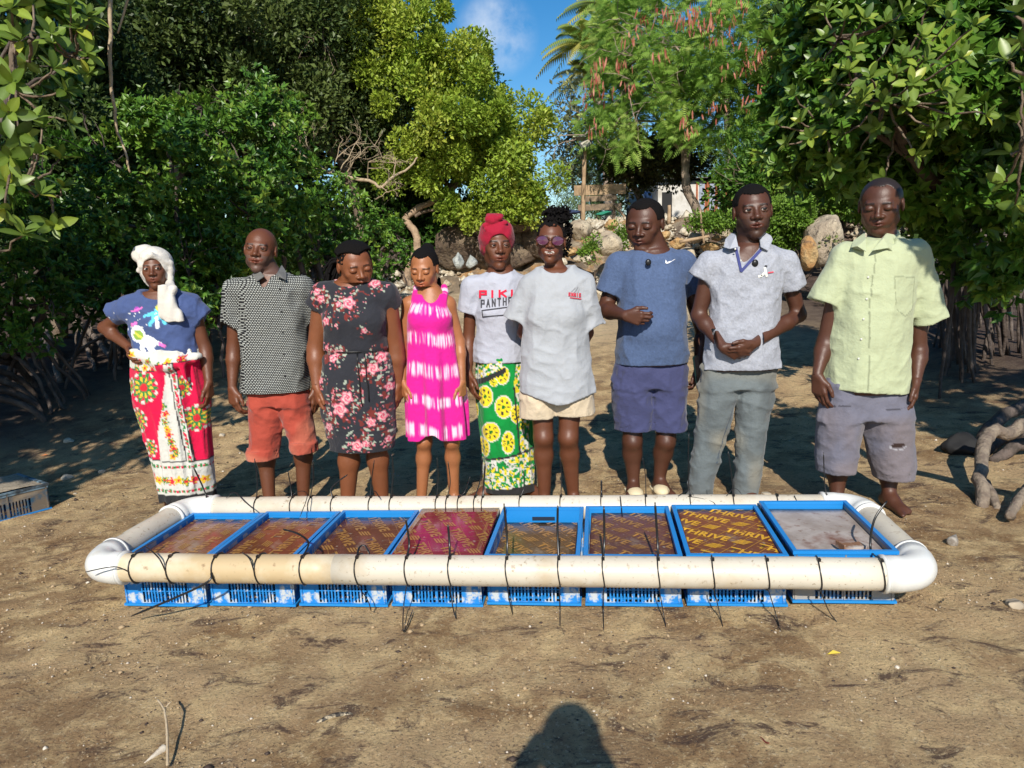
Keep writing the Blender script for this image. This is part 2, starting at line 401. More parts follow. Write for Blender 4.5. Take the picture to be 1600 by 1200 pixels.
def person(label, Y, head, neck, sh, el, wr, torso, hips, knees, ankles, skin, k=1.0, arm=1.0, leg=1.0, hands=(None, None), eyes='open', mouth='neutral', toes=(0, 0), gaze=(0, 0), brow=1, wide=1.0, stubble=0, neckr=1.0, group='people lined up behind the blue crates', jaw=1.0):
    skin = np.array(skin)
    HF = head_frame(head, Y); h = HF[4]; c, x, f, u, _ = HF
    A = [J(Y, a) for a in ankles]
    for a in A: a[2] = gz1(a[0], a[1])+.078
    rx = (A[0][0]+A[1][0])/2; ry = (A[0][1]+A[1][1])/2; base = np.array((rx, ry, gz1(rx, ry)))
    root = empty('person', base, label, 'person', group)
    ho = head_ops(HF, eyes, mouth, wide, jaw)
    nb = J(Y, neck)+np.array((0, .02, 0))
    no = [('u', cone(c+h*(-.10*f-.22*u), nb, .235*h*neckr, .26*h*neckr), .10*h)]
    bo = [('u', stack([(z, cx, cy, max(a-.016, .02), max(b-.016, .02)) for z, cx, cy, a, b in rows(Y, [t for t in torso if t[0] <= hips[0][1]+20])]), 0)]
    SH = [J(Y, s)+np.array(((.008, -.008)[q], 0, -.038)) for q, s in enumerate(sh)]; EL = [J(Y, s) for s in el]; WR = [J(Y, s) for s in wr]; HI = [J(Y, s) for s in hips]; KN = [J(Y, s) for s in knees]
    hop = []; HB = []
    for i in (0, 1):
        bo.append(('u', cone(nb+np.array((0, .01, -.035)), SH[i], .042*k, .047*arm), .05))
        bo.append(('u', cone(SH[i], EL[i], .047*arm, .038*arm), .03))
        mid = EL[i]*.72+WR[i]*.28
        bo.append(('u', cone(EL[i], mid, .038*arm, .040*arm), .02)); bo.append(('u', cone(mid, WR[i], .039*arm, .025*arm**.5), .02))
        bo.append(('u', cone(HI[i], KN[i], .080*leg, .055*leg), .03))
        cal = KN[i]*.7+A[i]*.3+np.array((0, .015, 0))
        bo.append(('u', cone(KN[i], cal, .052*leg, .054*leg), .03)); bo.append(('u', cone(cal, A[i], .053*leg, .034*leg**.5), .03))
        bo.append(('u', ell(KN[i]+np.array((0, -.03, 0)), .034*leg), .03))
        ang = math.radians(toes[i]); d = np.array((math.sin(ang), -math.cos(ang), 0)); sdv = np.array((math.cos(ang), math.sin(ang), 0))*(1 if i == 0 else -1)
        g = A[i].copy(); g[2] -= .078
        bo.append(('u', cone(g-d*.035+np.array((0, 0, .032)), g+d*.04+np.array((0, 0, .045)), .033, .037), .03))
        for q in (-1, 1): bo.append(('u', cone(g+d*.03+np.array((0, 0, .035)), g+d*.135+sdv*q*.022+np.array((0, 0, .017)), .034, .02), .02))
        for q in range(5):
            t0 = g+d*(.145-.008*q)+sdv*(.034-.017*q)+np.array((0, 0, .016)); r = .0135 if q == 0 else .0095
            bo.append(('u', cone(t0, t0+d*(.038-.004*q)+np.array((0, 0, -.002)), r, r*.9), .006))
        if hands[i]:
            hs = hands[i]; hop_i = hand_ops(WR[i], hs[0], hs[1], hs[2], *hs[3:])
            hop += hop_i; lo, hi = bounds(hop_i, .012); HB.append((lo, hi, WR[i], unit(hs[0])))
    allo = bo+no+ho+hop
    lo, hi = bounds(allo, .02); cut = c-h*.52*u*.0
    zc = nb[2]+.02
    # coarse block (limbs, torso), fine blocks (head, hands)
    Fv, l = sdf_eval(bo+no, lo, (hi[0], hi[1], zc+.03), .0118); V, Q = nets(Fv, l, .0118)
    inw = V[:, 2] > zc+.004
    for (bl, bh, W, d) in HB: inw |= ((V-W)@d > .004) & np.all((V > bl-.03) & (V < bh+.03), 1)
    Q = Q[~inw[Q].any(1)]; V, Q = clean(V, Q); col = skin*(.86+.28*fbm(V[:, 0]*22, V[:, 1]*22, V[:, 2]*22, 3))[:, None]
    parts = [(V, Q, col)]
    hl, hh = bounds(ho, .02); hl[2] = min(hl[2], zc-.02)
    Fv, l = sdf_eval(bo+no+ho, hl-np.array((.03, .03, 0)), hh+np.array((.03, .03, 0)), .0040); V, Q = nets(Fv, l, .0040)
    Q = Q[(V[Q][:, :, 2] > zc-.012).all(1)]; V, Q = clean(V, Q)
    parts.append((V, Q, head_color(V, HF, skin, brow, eyes, mouth, stubble)))
    for (bl, bh, W, d) in HB:
        Fv, l = sdf_eval(bo+hop, bl-.02, bh+.02, .0044); V, Q = nets(Fv, l, .0044)
        Q = Q[((V[Q]-W)@d > -.008).all(1)]; V, Q = clean(V, Q)
        parts.append((V, Q, skin*(.95+.25*fbm(V[:, 0]*40, V[:, 1]*40, V[:, 2]*40, 2))[:, None]))
    if eyes != 'down': parts.append(eyeballs(HF, gaze, wide))
    VV = []; QQ = []; CC = []; MI = []; b0 = 0
    for i, (V, Q, cc) in enumerate(parts):
        VV.append(V); QQ.append(Q+b0); CC.append(cc); b0 += len(V); MI.append(np.full(len(Q), 1 if (eyes != 'down' and i == len(parts)-1) else 0))
    me = mesh('body', np.concatenate(VV)-base, np.concatenate(QQ), np.concatenate(CC), midx=np.concatenate(MI))
    me.materials.append(skin_m); me.materials.append(eye_m)
    b = link('body', me); b.parent = root
    root_d = dict(root=root, base=base, HF=HF, Y=Y, nb=nb, SH=SH, EL=EL, WR=WR, KN=KN, A=A, skin=skin, hands=HB)
    return root_d
def wear(pd, name, V, Q, m, col=None, label=None):
    me = mesh(name, V-pd['base'], Q, col); me.materials.append(m); o = link(name, me); o.parent = pd['root']
    if label: o['label'] = label
    return o
def part(pd, name, mb, m, label=None):
    me = mb.me(name); me.transform(Matrix.Translation(-Vector(pd['base']))); me.materials.append(m); o = link(name, me); o.parent = pd['root']
    if label: o['label'] = label
    return o
def wrinkle(amp=.006, s=7, vert=.6, seed=0):
    def f(p, d):
        x, y, z = p[:, 0]+seed, p[:, 1], p[:, 2]
        n3 = vn(x*s*1.3+3, y*s*1.3, z*2.2+seed); d = d-amp*1.5*(n3-.5)
        n = vn(x*s, y*s, z*s*vert+x*s*.5); n2 = vn(x*s*2.3+9, y*s*2.3, z*s*1.6-x*s*1.3)
        r = (1-np.abs(2*n-1))**2.5*.8+(1-np.abs(2*n2-1))**2.5*.4
        n4 = vn(x*s*2.6-z*s*1.2, y*s*2.6, z*s*3.1+x*s)
        return d-amp*1.45*(r-.45)-amp*.5*(1-np.abs(2*n4-1))**2
    return f
def uv(pd, V):   # front projection of a garment onto its own upright plane
    W = np.array(V); W[:, 1] = pd['Y']; return proj(W)
def cloth(pd, name, ops, h, m, post=None, color=None, hollow=(), label=None, thick=.010):
    """hollow = list of (point, outward dir, depth, radius): open ends (hem, sleeves, cuffs)"""
    lo, hi = bounds(ops, .025)
    def pf(p, d):
        if post: d = post(p, d)
        cutd = np.full(len(d), -1.0); hol = np.full(len(d), 1.0)
        for (c, n, dep, rad) in hollow:
            c = np.array(c); n = unit(n); q = (p-c)@n; r = np.linalg.norm((p-c)-q[:, None]*n, axis=1) < rad
            r &= q < .12
            cutd = np.where(r, np.maximum(cutd, q), cutd)
        dd = np.maximum(d, cutd) if len(hollow) else d
        return dd
    Fv, l = sdf_eval(ops, lo, hi, h); F0 = Fv.copy()
    n = Fv.shape; ax = [l[i]+h*np.arange(n[i]) for i in range(3)]
    m_ = np.abs(Fv) < .05; 
    ix = np.nonzero(m_); p = np.stack([ax[i][ix[i]] for i in range(3)], -1)
    if post: Fv[ix] = post(p, Fv[ix])
    if len(hollow):
        ix = np.nonzero(Fv < .02); p = np.stack([ax[i][ix[i]] for i in range(3)], -1); d = Fv[ix].astype(float)
        for (c, nn, dep, rad) in hollow:
            c = np.array(c, float); nn = unit(nn); q = (p-c)@nn; r = np.linalg.norm((p-c)-q[:, None]*nn, axis=1)
            out = (r < rad) & (q < .10)
            d2 = np.maximum(d, q)                       # cut the open end
            inner = np.maximum(d+thick, -(q+dep))       # hollow behind it
            d = np.where(out, np.maximum(d2, -inner), d)
        Fv[ix] = d
    V, Q = nets(Fv, l, h)
    col = color(V, *uv(pd, V)) if color else None
    return wear(pd, name, V, Q, m, col, label)
# ---- painting prints
def solidc(V, c, var=.08, s=6):
    return np.array(c)*(1-var+2*var*fbm(V[:, 0]*s, V[:, 1]*s, V[:, 2]*s, 3))[:, None]
def put(col, mask, c): col[mask] = np.array(c)
def flower(col, U, Wv, cx, cy, r, petal, ring, core, n=8, rot=0, sq=1.0, mask=True):
    dx, dy = (U-cx)/sq, Wv-cy; d = np.hypot(dx, dy); a = np.arctan2(dy, dx)+rot
    pr = r*(.78+.22*np.cos(n*a)); m = mask
    put(col, m & (d < pr), petal); put(col, m & (d < pr*.72) & (np.cos(n*a) > .2) & (d > r*.3), ring)
    put(col, m & (d < r*.36), ring*0+np.array(petal) if False else petal); put(col, m & (d < r*.27), core)
def seg(U, W, x0, y0, x1, y1):
    dx, dy = x1-x0, y1-y0; t = np.clip(((U-x0)*dx+(W-y0)*dy)/(dx*dx+dy*dy+1e-9), 0, 1)
    return np.hypot(U-x0-t*dx, W-y0-t*dy)
def inpoly(U, W, pts):
    r = np.zeros(len(U), bool); n = len(pts)
    for i in range(n):
        x0, y0 = pts[i]; x1, y1 = pts[(i+1) % n]
        if y0 == y1: continue
        c = ((y0 > W) != (y1 > W)) & (U < (x1-x0)*(W-y0)/(y1-y0)+x0); r ^= c
    return r
GL = {'P': [(0,0,0,1),(0,0,.7,0),(.7,0,.7,.5),(.7,.5,0,.5)], 'I': [(.3,0,.3,1)], 'K': [(0,0,0,1),(0,.55,.75,0),(.2,.42,.75,1)], 'N': [(0,1,0,0),(0,0,.7,1),(.7,1,.7,0)],
      'A': [(0,1,.35,0),(.35,0,.7,1),(.15,.65,.55,.65)], 'T': [(0,0,.7,0),(.35,0,.35,1)], 'H': [(0,0,0,1),(.7,0,.7,1),(0,.5,.7,.5)], 'E': [(0,0,0,1),(0,0,.65,0),(0,.5,.55,.5),(0,1,.65,1)],
      'R': [(0,0,0,1),(0,0,.7,0),(.7,0,.7,.5),(.7,.5,0,.5),(.25,.5,.75,1)], 'V': [(0,0,.35,1),(.35,1,.7,0)]}
def letters(col, U, W, txt, x, y, w, h, adv, t, c, slope=0.0, mask=True):
    for i, ch in enumerate(txt):
        x0 = x+i*adv; y0 = y+i*adv*slope; m = np.zeros(len(U), bool)
        for (a, b, c2, d) in GL[ch]: m |= seg(U, W, x0+a*w, y0+b*h, x0+c2*w, y0+d*h) < t
        put(col, m & mask, c)
# ---------------------------------------------------------------- ground
def axis(pts):
    o = []
    for (a, b, s) in pts: o += list(np.arange(a, b, s))
    return np.array(o)
gx = np.concatenate([-np.geomspace(1500, 9, 26), axis([(-8, -4, .12), (-4, 4, .042), (4, 9, .12)]), np.geomspace(9, 1500, 26)])
gy = np.concatenate([-np.geomspace(1500, 4, 18), axis([(-3.5, 1.3, .12), (1.3, 4.0, .031), (4.0, 9, .07), (9, 20, .13)]), np.geomspace(20, 3000, 34)])
X, Yg = np.meshgrid(gx, gy); Z = gz(X, Yg)
near = np.exp(-np.clip(Yg-3, 0, 50)/6)
dm = (fbm(X*7, Yg*7, 1., 3)-.5)
rug = sst(.42, .68, fbm(X*1.3+4, Yg*1.3, 8., 3))
Z = Z + (.022*dm + .016*rug*(fbm(X*16, Yg*16, 3., 2)-.5))*sst(60, 10, Yg) + .008*(vn(X*3.1, Yg*3.1, 4.)-.5)
rockz = sst(13.2, 14.6, Yg)*sst(22, 17, Yg)
Z = Z + rockz*(.30*(np.abs(2*vn(X*1.6, Yg*1.6, 6.)-1))+.16*vn(X*4.3, Yg*4.3, 2.)-.2)
Z = np.where(Yg > 24, Z-sst(24, 60, Yg)*3.0, Z)
V = np.stack([X, Yg, Z], -1).reshape(-1, 3); nxg, nyg = len(gx), len(gy)
i, j = np.meshgrid(np.arange(nyg-1), np.arange(nxg-1), indexing='ij'); b = i*nxg+j
gm = bpy.data.materials.new('tidal_mud_sand'); gm.use_nodes = True; t = gm.node_tree; t.nodes.clear(); l = t.links.new
co = N(t, 'ShaderNodeTexCoord').outputs['Object']
def tn(sc, det=6, ro=.6, dist=0, vec=None):
    n = N(t, 'ShaderNodeTexNoise', inp={'Scale': sc, 'Detail': det, 'Roughness': ro, 'Distortion': dist}); l(vec or co, n.inputs[0]); return n.outputs[0]
def mr(v, a, b_, c=0, d=1):
    n = N(t, 'ShaderNodeMapRange', interpolation_type='SMOOTHSTEP', inp={1: a, 2: b_, 3: c, 4: d}); l(v, n.inputs[0]); return n.outputs[0]
def mixc(f, a, b_):
    n = N(t, 'ShaderNodeMix', data_type='RGBA'); l(f, n.inputs[0])
    for q, v in ((6, a), (7, b_)):
        if isinstance(v, tuple): n.inputs[q].default_value = (*v, 1)
        else: l(v, n.inputs[q])
    return n.outputs[2]
c1 = mixc(mr(tn(1.1, 6, .6, .6), .38, .62), (.36, .215, .098), (.67, .46, .245))
c1 = mixc(mr(tn(5.5, 8, .7, .4), .42, .66), c1, (.82, .60, .31))
wet = mr(tn(.75, 5, .65, .8), .58, .76); c1 = mixc(wet, c1, (.19, .120, .075))
stn = N(t, 'ShaderNodeMapping', inp={'Rotation': (0, 0, .6), 'Scale': (1, 1.7, 1)}); l(co, stn.inputs[0])
c1 = mixc(mr(tn(4.2, 9, .75, 1.0, stn.outputs[0]), .52, .64, 0, .9), c1, (.11, .062, .045))
c1 = mixc(mr(tn(60, 4, .75), .56, .68, 0, .85), c1, (.85, .68, .42)); c1 = mixc(mr(tn(85, 4, .75), .34, .45, .75, 0), c1, (.07, .045, .035))
sep = N(t, 'ShaderNodeSeparateXYZ'); l(co, sep.inputs[0])
far = mr(sep.outputs[1], 7, 13); c1 = mixc(far, c1, mixc(mr(tn(1.6, 6, .7), .4, .6), (.68, .54, .35), (.46, .35, .22)))
rockc = mixc(mr(tn(1.3, 7, .7), .42, .58), (.17, .13, .095), mixc(mr(tn(3.3, 5), .4, .62), (.50, .42, .30), (.42, .23, .09)))
zz = mr(sep.outputs[1], 13.2, 14.6); c1 = mixc(zz, c1, rockc)
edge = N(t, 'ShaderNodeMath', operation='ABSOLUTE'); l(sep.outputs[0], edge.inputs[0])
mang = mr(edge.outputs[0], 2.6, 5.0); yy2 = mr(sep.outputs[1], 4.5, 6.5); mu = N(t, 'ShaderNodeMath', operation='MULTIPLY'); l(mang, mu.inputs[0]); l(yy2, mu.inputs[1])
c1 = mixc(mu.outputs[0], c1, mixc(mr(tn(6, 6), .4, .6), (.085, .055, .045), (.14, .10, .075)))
bs = N(t, 'ShaderNodeBsdfPrincipled', inp={'Specular IOR Level': .35}); l(c1, bs.inputs['Base Color'])
l(mr(wet, 0, 1, .88, .42), bs.inputs['Roughness'])
pr = None
for sc, st, di in ((7, .7, .06), (30, 1.0, .035), (95, 1.0, .014)):
    bu = N(t, 'ShaderNodeBump', inp={'Strength': st, 'Distance': di}); l(tn(sc, 6, .7, .3), bu.inputs['Height'])
    if pr: l(pr, bu.inputs['Normal'])
    pr = bu.outputs[0]
l(pr, bs.inputs['Normal']); ou = N(t, 'ShaderNodeOutputMaterial'); l(bs.outputs[0], ou.inputs[0])
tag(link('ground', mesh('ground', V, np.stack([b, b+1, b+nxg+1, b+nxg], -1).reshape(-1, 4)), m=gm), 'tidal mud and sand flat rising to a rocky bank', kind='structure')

# ---------------------------------------------------------------- vegetation tools
def leafmat(name, tl=.30, rough=.38): return mat(name, attr=True, rough=rough+.06, spec=.40, transl=tl)
leaf_s = leafmat('small_leaf', .34, .42); leaf_g = leafmat('glossy_leaf', .22, .30); leaf_f = leafmat('feather_leaf', .40, .6)
bark = mat('bark', (.13, .095, .065), rough=.9, noise=(9, (.24, .18, .13), .45, .65), bump=[(30, .9, .02)])
barkd = mat('dark_wet_bark', (.075, .055, .045), rough=.75, noise=(7, (.15, .12, .10), .45, .7), bump=[(24, .9, .02)])
barkw = mat('pale_dead_wood', (.36, .27, .17), rough=.9, noise=(12, (.45, .36, .24), .4, .6), bump=[(40, .7, .01)])
def rvec(n):
    v = rng.normal(size=(n, 3)); return v/np.linalg.norm(v, axis=1)[:, None]
def leaves_arrays(pos, dr, nm, ln, wd, col, style=0, fold=.25):
    """pos base, dr direction, nm leaf normal, ln length, wd width; style 0: folded 4-vertex leaf, 1: rounder 8-vertex leaf"""
    dr = dr/np.linalg.norm(dr, axis=1)[:, None]; sd_ = np.cross(dr, nm); sd_ /= np.linalg.norm(sd_, axis=1)[:, None]+1e-9; up_ = np.cross(sd_, dr)
    ln = np.asarray(ln)[:, None]; wd = np.asarray(wd)[:, None]; n = len(pos)
    if style == 0:
        Vv = np.stack([pos, pos+dr*ln*.5+sd_*wd*.5+up_*wd*fold, pos+dr*ln, pos+dr*ln*.5-sd_*wd*.5+up_*wd*fold], 1)
        f = np.array([[0, 1, 2], [0, 2, 3]]); k = 4
    else:
        c_ = up_*wd*fold
        Vv = np.stack([pos, pos+dr*ln*.30+sd_*wd*.40+c_, pos+dr*ln*.68+sd_*wd*.48+c_*.9-up_*ln*.02, pos+dr*ln-up_*ln*.07, pos+dr*ln*.68-sd_*wd*.48+c_*.9-up_*ln*.02, pos+dr*ln*.30-sd_*wd*.40+c_, pos+dr*ln*.5], 1)
        f = np.array([[0, 1, 6], [1, 2, 6], [2, 3, 6], [3, 4, 6], [4, 5, 6], [5, 0, 6]]); k = 7
    Ff = (np.arange(n)[:, None, None]*k+f[None]).reshape(-1, 3)
    return Vv.reshape(-1, 3), Ff, np.repeat(col, k, 0)
def crown(name, blobs, n, ln, wd, cols, m, parent=None, style=0, sub=.28, shell=.62, droop=0.0, rosette=0, seed=0, upb=.5, clump_n=None, fold=.25, cf=1.5):
    """blobs: (centre, radii); leaves gather in clumps spread over each blob"""
    vol = np.array([b_[1][0]*b_[1][2]+b_[1][0]*b_[1][1] for b_ in blobs], float); cnt = (n*vol/vol.sum()).astype(int)
    PP, DD, NN, CI = [], [], [], []
    cols = np.array(cols)
    for (c_, r_), k_ in zip(blobs, cnt):
        c_ = np.array(c_); r_ = np.array(r_)
        nc = clump_n or max(6, int(cf*(r_[0]*r_[1]+r_[0]*r_[2]+r_[1]*r_[2])/sub**2))
        v = rvec(nc); rad = shell+(1.08-shell)*rng.random(nc)**.5
        cc_ = c_+v*r_*rad[:, None]; cs = sub*(.5+.9*rng.random(nc)); ch = rng.random(nc)
        ci = rng.integers(0, nc, k_)
        if rosette:
            nt_ = max(1, k_//rosette); ti = rng.integers(0, nc, nt_); tp = cc_[ti]+rvec(nt_)*(cs[ti]*rng.random(nt_)**.4)[:, None]
            ax_ = tp-c_; ax_ = ax_/np.linalg.norm(ax_, axis=1)[:, None]+np.array((0, 0, upb))+rvec(nt_)*.45; ax_ /= np.linalg.norm(ax_, axis=1)[:, None]
            p = np.repeat(tp, rosette, 0); a = np.repeat(ax_, rosette, 0); rr = rvec(len(p)); per = rr-a*(rr*a).sum(1)[:, None]; per /= np.linalg.norm(per, axis=1)[:, None]
            el = rng.uniform(.15, 1.0, len(p))[:, None]; d = per*(1-.35*el)+a*el*.9; nn = a-per*.6*el
            PP.append(p); DD.append(d); NN.append(nn); CI.append(np.repeat(ch[ti], rosette)*.6+rng.random(len(p))*.4)
        else:
            p = cc_[ci]+rvec(k_)*(cs[ci]*rng.random(k_)**.4)[:, None]
            o_ = p-cc_[ci]; d = o_/np.linalg.norm(o_, axis=1)[:, None]*.7+rvec(k_)*.8+np.array((0, 0, .15-droop)); nn = rvec(k_)*.75+np.array((0, 0, upb+.4))+(p-c_)/np.linalg.norm(p-c_, axis=1)[:, None]*.4
            PP.append(p); DD.append(d); NN.append(nn); CI.append(ch[ci]*.6+rng.random(k_)*.4)
    pos, d, nn, ci = map(np.concatenate, (PP, DD, NN, CI))
    q = ci*(len(cols)-1)*.9999; a = q.astype(int); t_ = (q-a)[:, None]; col = (cols[a]*(1-t_)+cols[np.minimum(a+1, len(cols)-1)]*t_)*rng.uniform(.75, 1.25, len(pos))[:, None]
    s_ = rng.uniform(.65, 1.25, len(pos))
    V_, F_, C_ = leaves_arrays(pos, d, nn, ln*s_, wd*s_, col, style, fold)
    return link(name, mesh(name, V_, F_, C_, smooth=False), parent, m)
def B(px, py, Yc, rx, ry, rd):
    """a crown blob from its place and radii in the photo (pixels) and its depth radius (metres)"""
    c_ = P(px, py, Yc); s_ = (Vector(c_)-Vector((0, 0, H))).dot(fw)/F; return (c_, (rx*s_, rd, ry*s_))
def limb(mb, pts, r0, r1, n=8, wob=.0, sub=4):
    pts = [Vector(p) for p in pts]; out = []
    for i in range(len(pts)-1):
        p0, p1, p2, p3 = pts[max(i-1, 0)], pts[i], pts[i+1], pts[min(i+2, len(pts)-1)]
        for k in range(sub):
            t_ = k/sub; out.append(.5*((2*p1)+(p2-p0)*t_+(2*p0-5*p1+4*p2-p3)*t_*t_+(3*p1-p0-3*p2+p3)*t_**3))
    out.append(pts[-1]); out = [p+Vector((random.gauss(0, wob), random.gauss(0, wob), random.gauss(0, wob))) for p in out]
    m_ = len(out); mb.tube(out, [r0+(r1-r0)*i/(m_-1) for i in range(m_)], n, jit=.12)
def twigs(mb, p, d, ln, r, depth, n=3, spread=.7):
    p = Vector(p); d = Vector(d).normalized(); q = p; pts = [p]; dd = d
    for k in range(4):
        dd = (dd+Vector((random.gauss(0, .28), random.gauss(0, .28), random.gauss(0, .22)))).normalized(); q = q+dd*ln/4; pts.append(q)
    mb.tube(pts, [r*(1-.12*i) for i in range(5)], 5 if r > .012 else 4, cap=False)
    if depth > 0:
        for i in range(n):
            k = random.choice((2, 3, 4)); nd = (dd+Vector((random.gauss(0, spread), random.gauss(0, spread), random.gauss(0, spread)))).normalized()
            twigs(mb, pts[k], nd, ln*random.uniform(.55, .8), r*.6, depth-1, n, spread)
def fabric(name, rough=.85, bump=((16, .45, .022), (48, .35, .006), (700, .2, .0006)), **k): return mat(name, attr=True, rough=rough, spec=.25, bump=list(bump), sheen=.15, **k)
fab = fabric('woven_cotton'); fab2 = fabric('soft_jersey', bump=((13, .45, .022), (36, .35, .007), (900, .2, .0005))); denim = fabric('worn_denim', bump=((15, .5, .022), (50, .45, .008), (500, .4, .001)))
hair_m = mat('hair', (.006, .005, .005), rough=.85, spec=.15, bump=[(260, 1.0, .006)])
plas_k = mat('black_plastic', (.012, .012, .013), rough=.35); btn_m = mat('button', (.6, .6, .55), rough=.4); gold_m = mat('gold', (.7, .45, .12), rough=.3, metal=1)
V3 = np.array
def sleeve(pd, i, endpx, r0, r1, Y=None, shoff=(0, 0, .006), thick=.017, dep=.055):
    e = P(endpx[0], endpx[1], pd['Y']+(endpx[2] if len(endpx) > 2 else 0)); s = pd['SH'][i]+V3(shoff); d = unit(e-s)
    f0, lo, hi = cone(s, e+d*.03, r0, r1)
    def f(x, y, z):
        q = (x-e[0])*d[0]+(y-e[1])*d[1]+(z-e[2])*d[2]; v = f0(x, y, z)
        return np.maximum(np.maximum(v, q), -np.maximum(v+thick, -(q+dep)))
    return [('u', (f, lo, hi), .030)], None
def shoulders(pd, r0=.040, r1=.052, k=.05, dz=-.035):
    nb = pd['nb']+V3((0, .012, dz)); return [('u', cone(nb, s+V3((0, 0, .004)), r0, r1), k) for s in pd['SH']]
def neckcut(pd, dz=.03, fy=-.05, r=(.085, .10, .065)):
    return [('s', ell(pd['nb']+V3((0, fy, dz)), r), .008)]
def hemz(Y, py, px): return P(px, py, Y)
def hair_cap(pd, sc=1.035, low=-.02, front=.30, m=None, noise=.004, extra=(), name='hair', top=.13, wide=1.0, h=.0042, recede=.0):
    c, x, f, u, hh = pd['HF']; A = np.stack([x, f, u])
    ops = [('u', ell(c+hh*(-.07*f+top*u), V3((.335*wide, .41, .37))*hh*sc, A), 0)] + list(extra)
    def post(p, d):
        D = p-c; a, b, z = D@x/hh, D@f/hh, D@u/hh
        line = np.where(b > .02, front-(b-.30)*.3+recede*np.abs(a), low+(.28)*sst(-.25, .12, b)*1.0)
        line = np.where((b > -.02) & (b < .16), np.minimum(line, .12), line)
        cut = (line-z)*hh
        ex = np.linalg.norm(p-c, axis=1) > .58*hh
        d = d-noise*(vn(p[:, 0]*140, p[:, 1]*140, p[:, 2]*140)-.5)*1.6
        return np.where(ex, d, np.maximum(d, cut))
    V, Q = solid(ops, h, post); return wear(pd, name, V, Q, m or hair_m)
def button(pd, pts, m=None, r=.006):
    mb = MB()
    for p in pts: mb2 = MB(); mb2.ball(p, (r, r*.5, r), 8, 4); part(pd, 'button', mb2, m or btn_m)
def mic(pd, px, py, dy):
    mb = MB(); p = P(px, py, pd['Y']+dy); mb.ball(p, (.017, .010, .019), 14, 8); part(pd, 'clip_microphone', mb, plas_k)
def front_y(me_obj, pd, px, py):
    """front surface point of a garment at a photo position (plus 2 mm)"""
    me = me_obj.data; n = len(me.vertices); v = np.empty(n*3, np.float32); me.vertices.foreach_get('co', v); v = v.reshape(-1, 3)+pd['base']
    W = v; U, T = proj(W); d = np.hypot(U-px, T-py)+(W[:, 1]-W[:, 1].min())*12; i = np.argmin(d); return V3(W[i])+V3((0, -.003, 0))
def strokes(pd, garment, name, segs, w, colr, parent=True):
    """flat print strokes (photo coordinates) laid on the garment's front"""
    me = garment.data; n = len(me.vertices); v = np.empty(n*3, np.float32); me.vertices.foreach_get('co', v); v = v.reshape(-1, 3)+pd['base']; v = v[v[:, 1] < pd['Y']+.02]; U, T = proj(v)
    def at(px, py):
        dd = (U-px)**2+(T-py)**2; k = np.argpartition(dd, 12)[:12]; y = np.min(v[k, 1])-.0025; return P(px, py, y)
    mb = MB()
    for s_ in segs:
        if len(s_) > 2 and hasattr(s_[0], '__len__'):
            p = [at(*q) for q in s_]; mb.add(p, [tuple(range(len(p)))]); continue
        x0, y0, x1, y1 = s_; dx, dy = x1-x0, y1-y0; l_ = math.hypot(dx, dy); nx_, ny_ = -dy/l_*w, dx/l_*w; m_ = max(1, int(l_/5)); ex = w*.8/l_
        for k in range(m_):
            t0, t1 = -ex+(1+2*ex)*k/m_, -ex+(1+2*ex)*(k+1)/m_; mb.add([at(x0+dx*t0+nx_, y0+dy*t0+ny_), at(x0+dx*t0-nx_, y0+dy*t0-ny_), at(x0+dx*t1-nx_, y0+dy*t1-ny_), at(x0+dx*t1+nx_, y0+dy*t1+ny_)], [(0, 1, 2, 3)])
    me2 = mb.me(name); me2.transform(Matrix.Translation(-Vector(pd['base']))); me2.materials.append(mat(name, tuple(colr), rough=.8)); o = link(name, me2); o.parent = garment; return o
def write_(pd, g_, txt, x, y, w_, h_, adv, slope, wd_, colr):
    for i, ch in enumerate(txt): strokes(pd, g_, 'letter', word(ch, x+i*adv, y+i*adv*slope, w_, h_, adv), wd_, colr)
def word(txt, x, y, w_, h_, adv, slope=0):
    return [(x+i*adv+a_*w_, y+i*adv*slope+b_*h_, x+i*adv+c_*w_, y+i*adv*slope+d_*h_) for i, ch in enumerate(txt) for (a_, b_, c_, d_) in GL[ch]]
def collar(pd, pts_l, pts_r, m, c, dyl=-.02):
    """two folded collar flaps given by their outlines (pixel x, y, depth offset)"""
    for pts in (pts_l, pts_r):
        v = [P(a, b, pd['Y']+d) for a, b, d in pts]; ctr = np.mean(v, 0); n = len(v); ins = V3((0, .008, 0))
        V = v+[q+ins for q in v]
        me = bpy.data.meshes.new('collar'); bm = bmesh.new(); vs = [bm.verts.new(q-pd['base']) for q in V]
        bm.faces.new(vs[:n]); bm.faces.new(vs[n:][::-1])
        for i in range(n): bm.faces.new((vs[i], vs[n+i], vs[n+(i+1) % n], vs[(i+1) % n]))
        bmesh.ops.recalc_face_normals(bm, faces=bm.faces); bmesh.ops.bevel(bm, geom=bm.edges[:], offset=.0025, segments=2, affect='EDGES')
        bm.to_mesh(me); bm.free(); me.materials.append(m); a = me.color_attributes.new('Col', 'FLOAT_COLOR', 'POINT')
        a.data.foreach_set('color', np.tile(np.append(c, 1).astype(np.float32), len(me.vertices)))
        for p_ in me.polygons: p_.use_smooth = False
        o = link('collar', me); o.parent = pd['root']
dn = (0.05, -.1, -1)
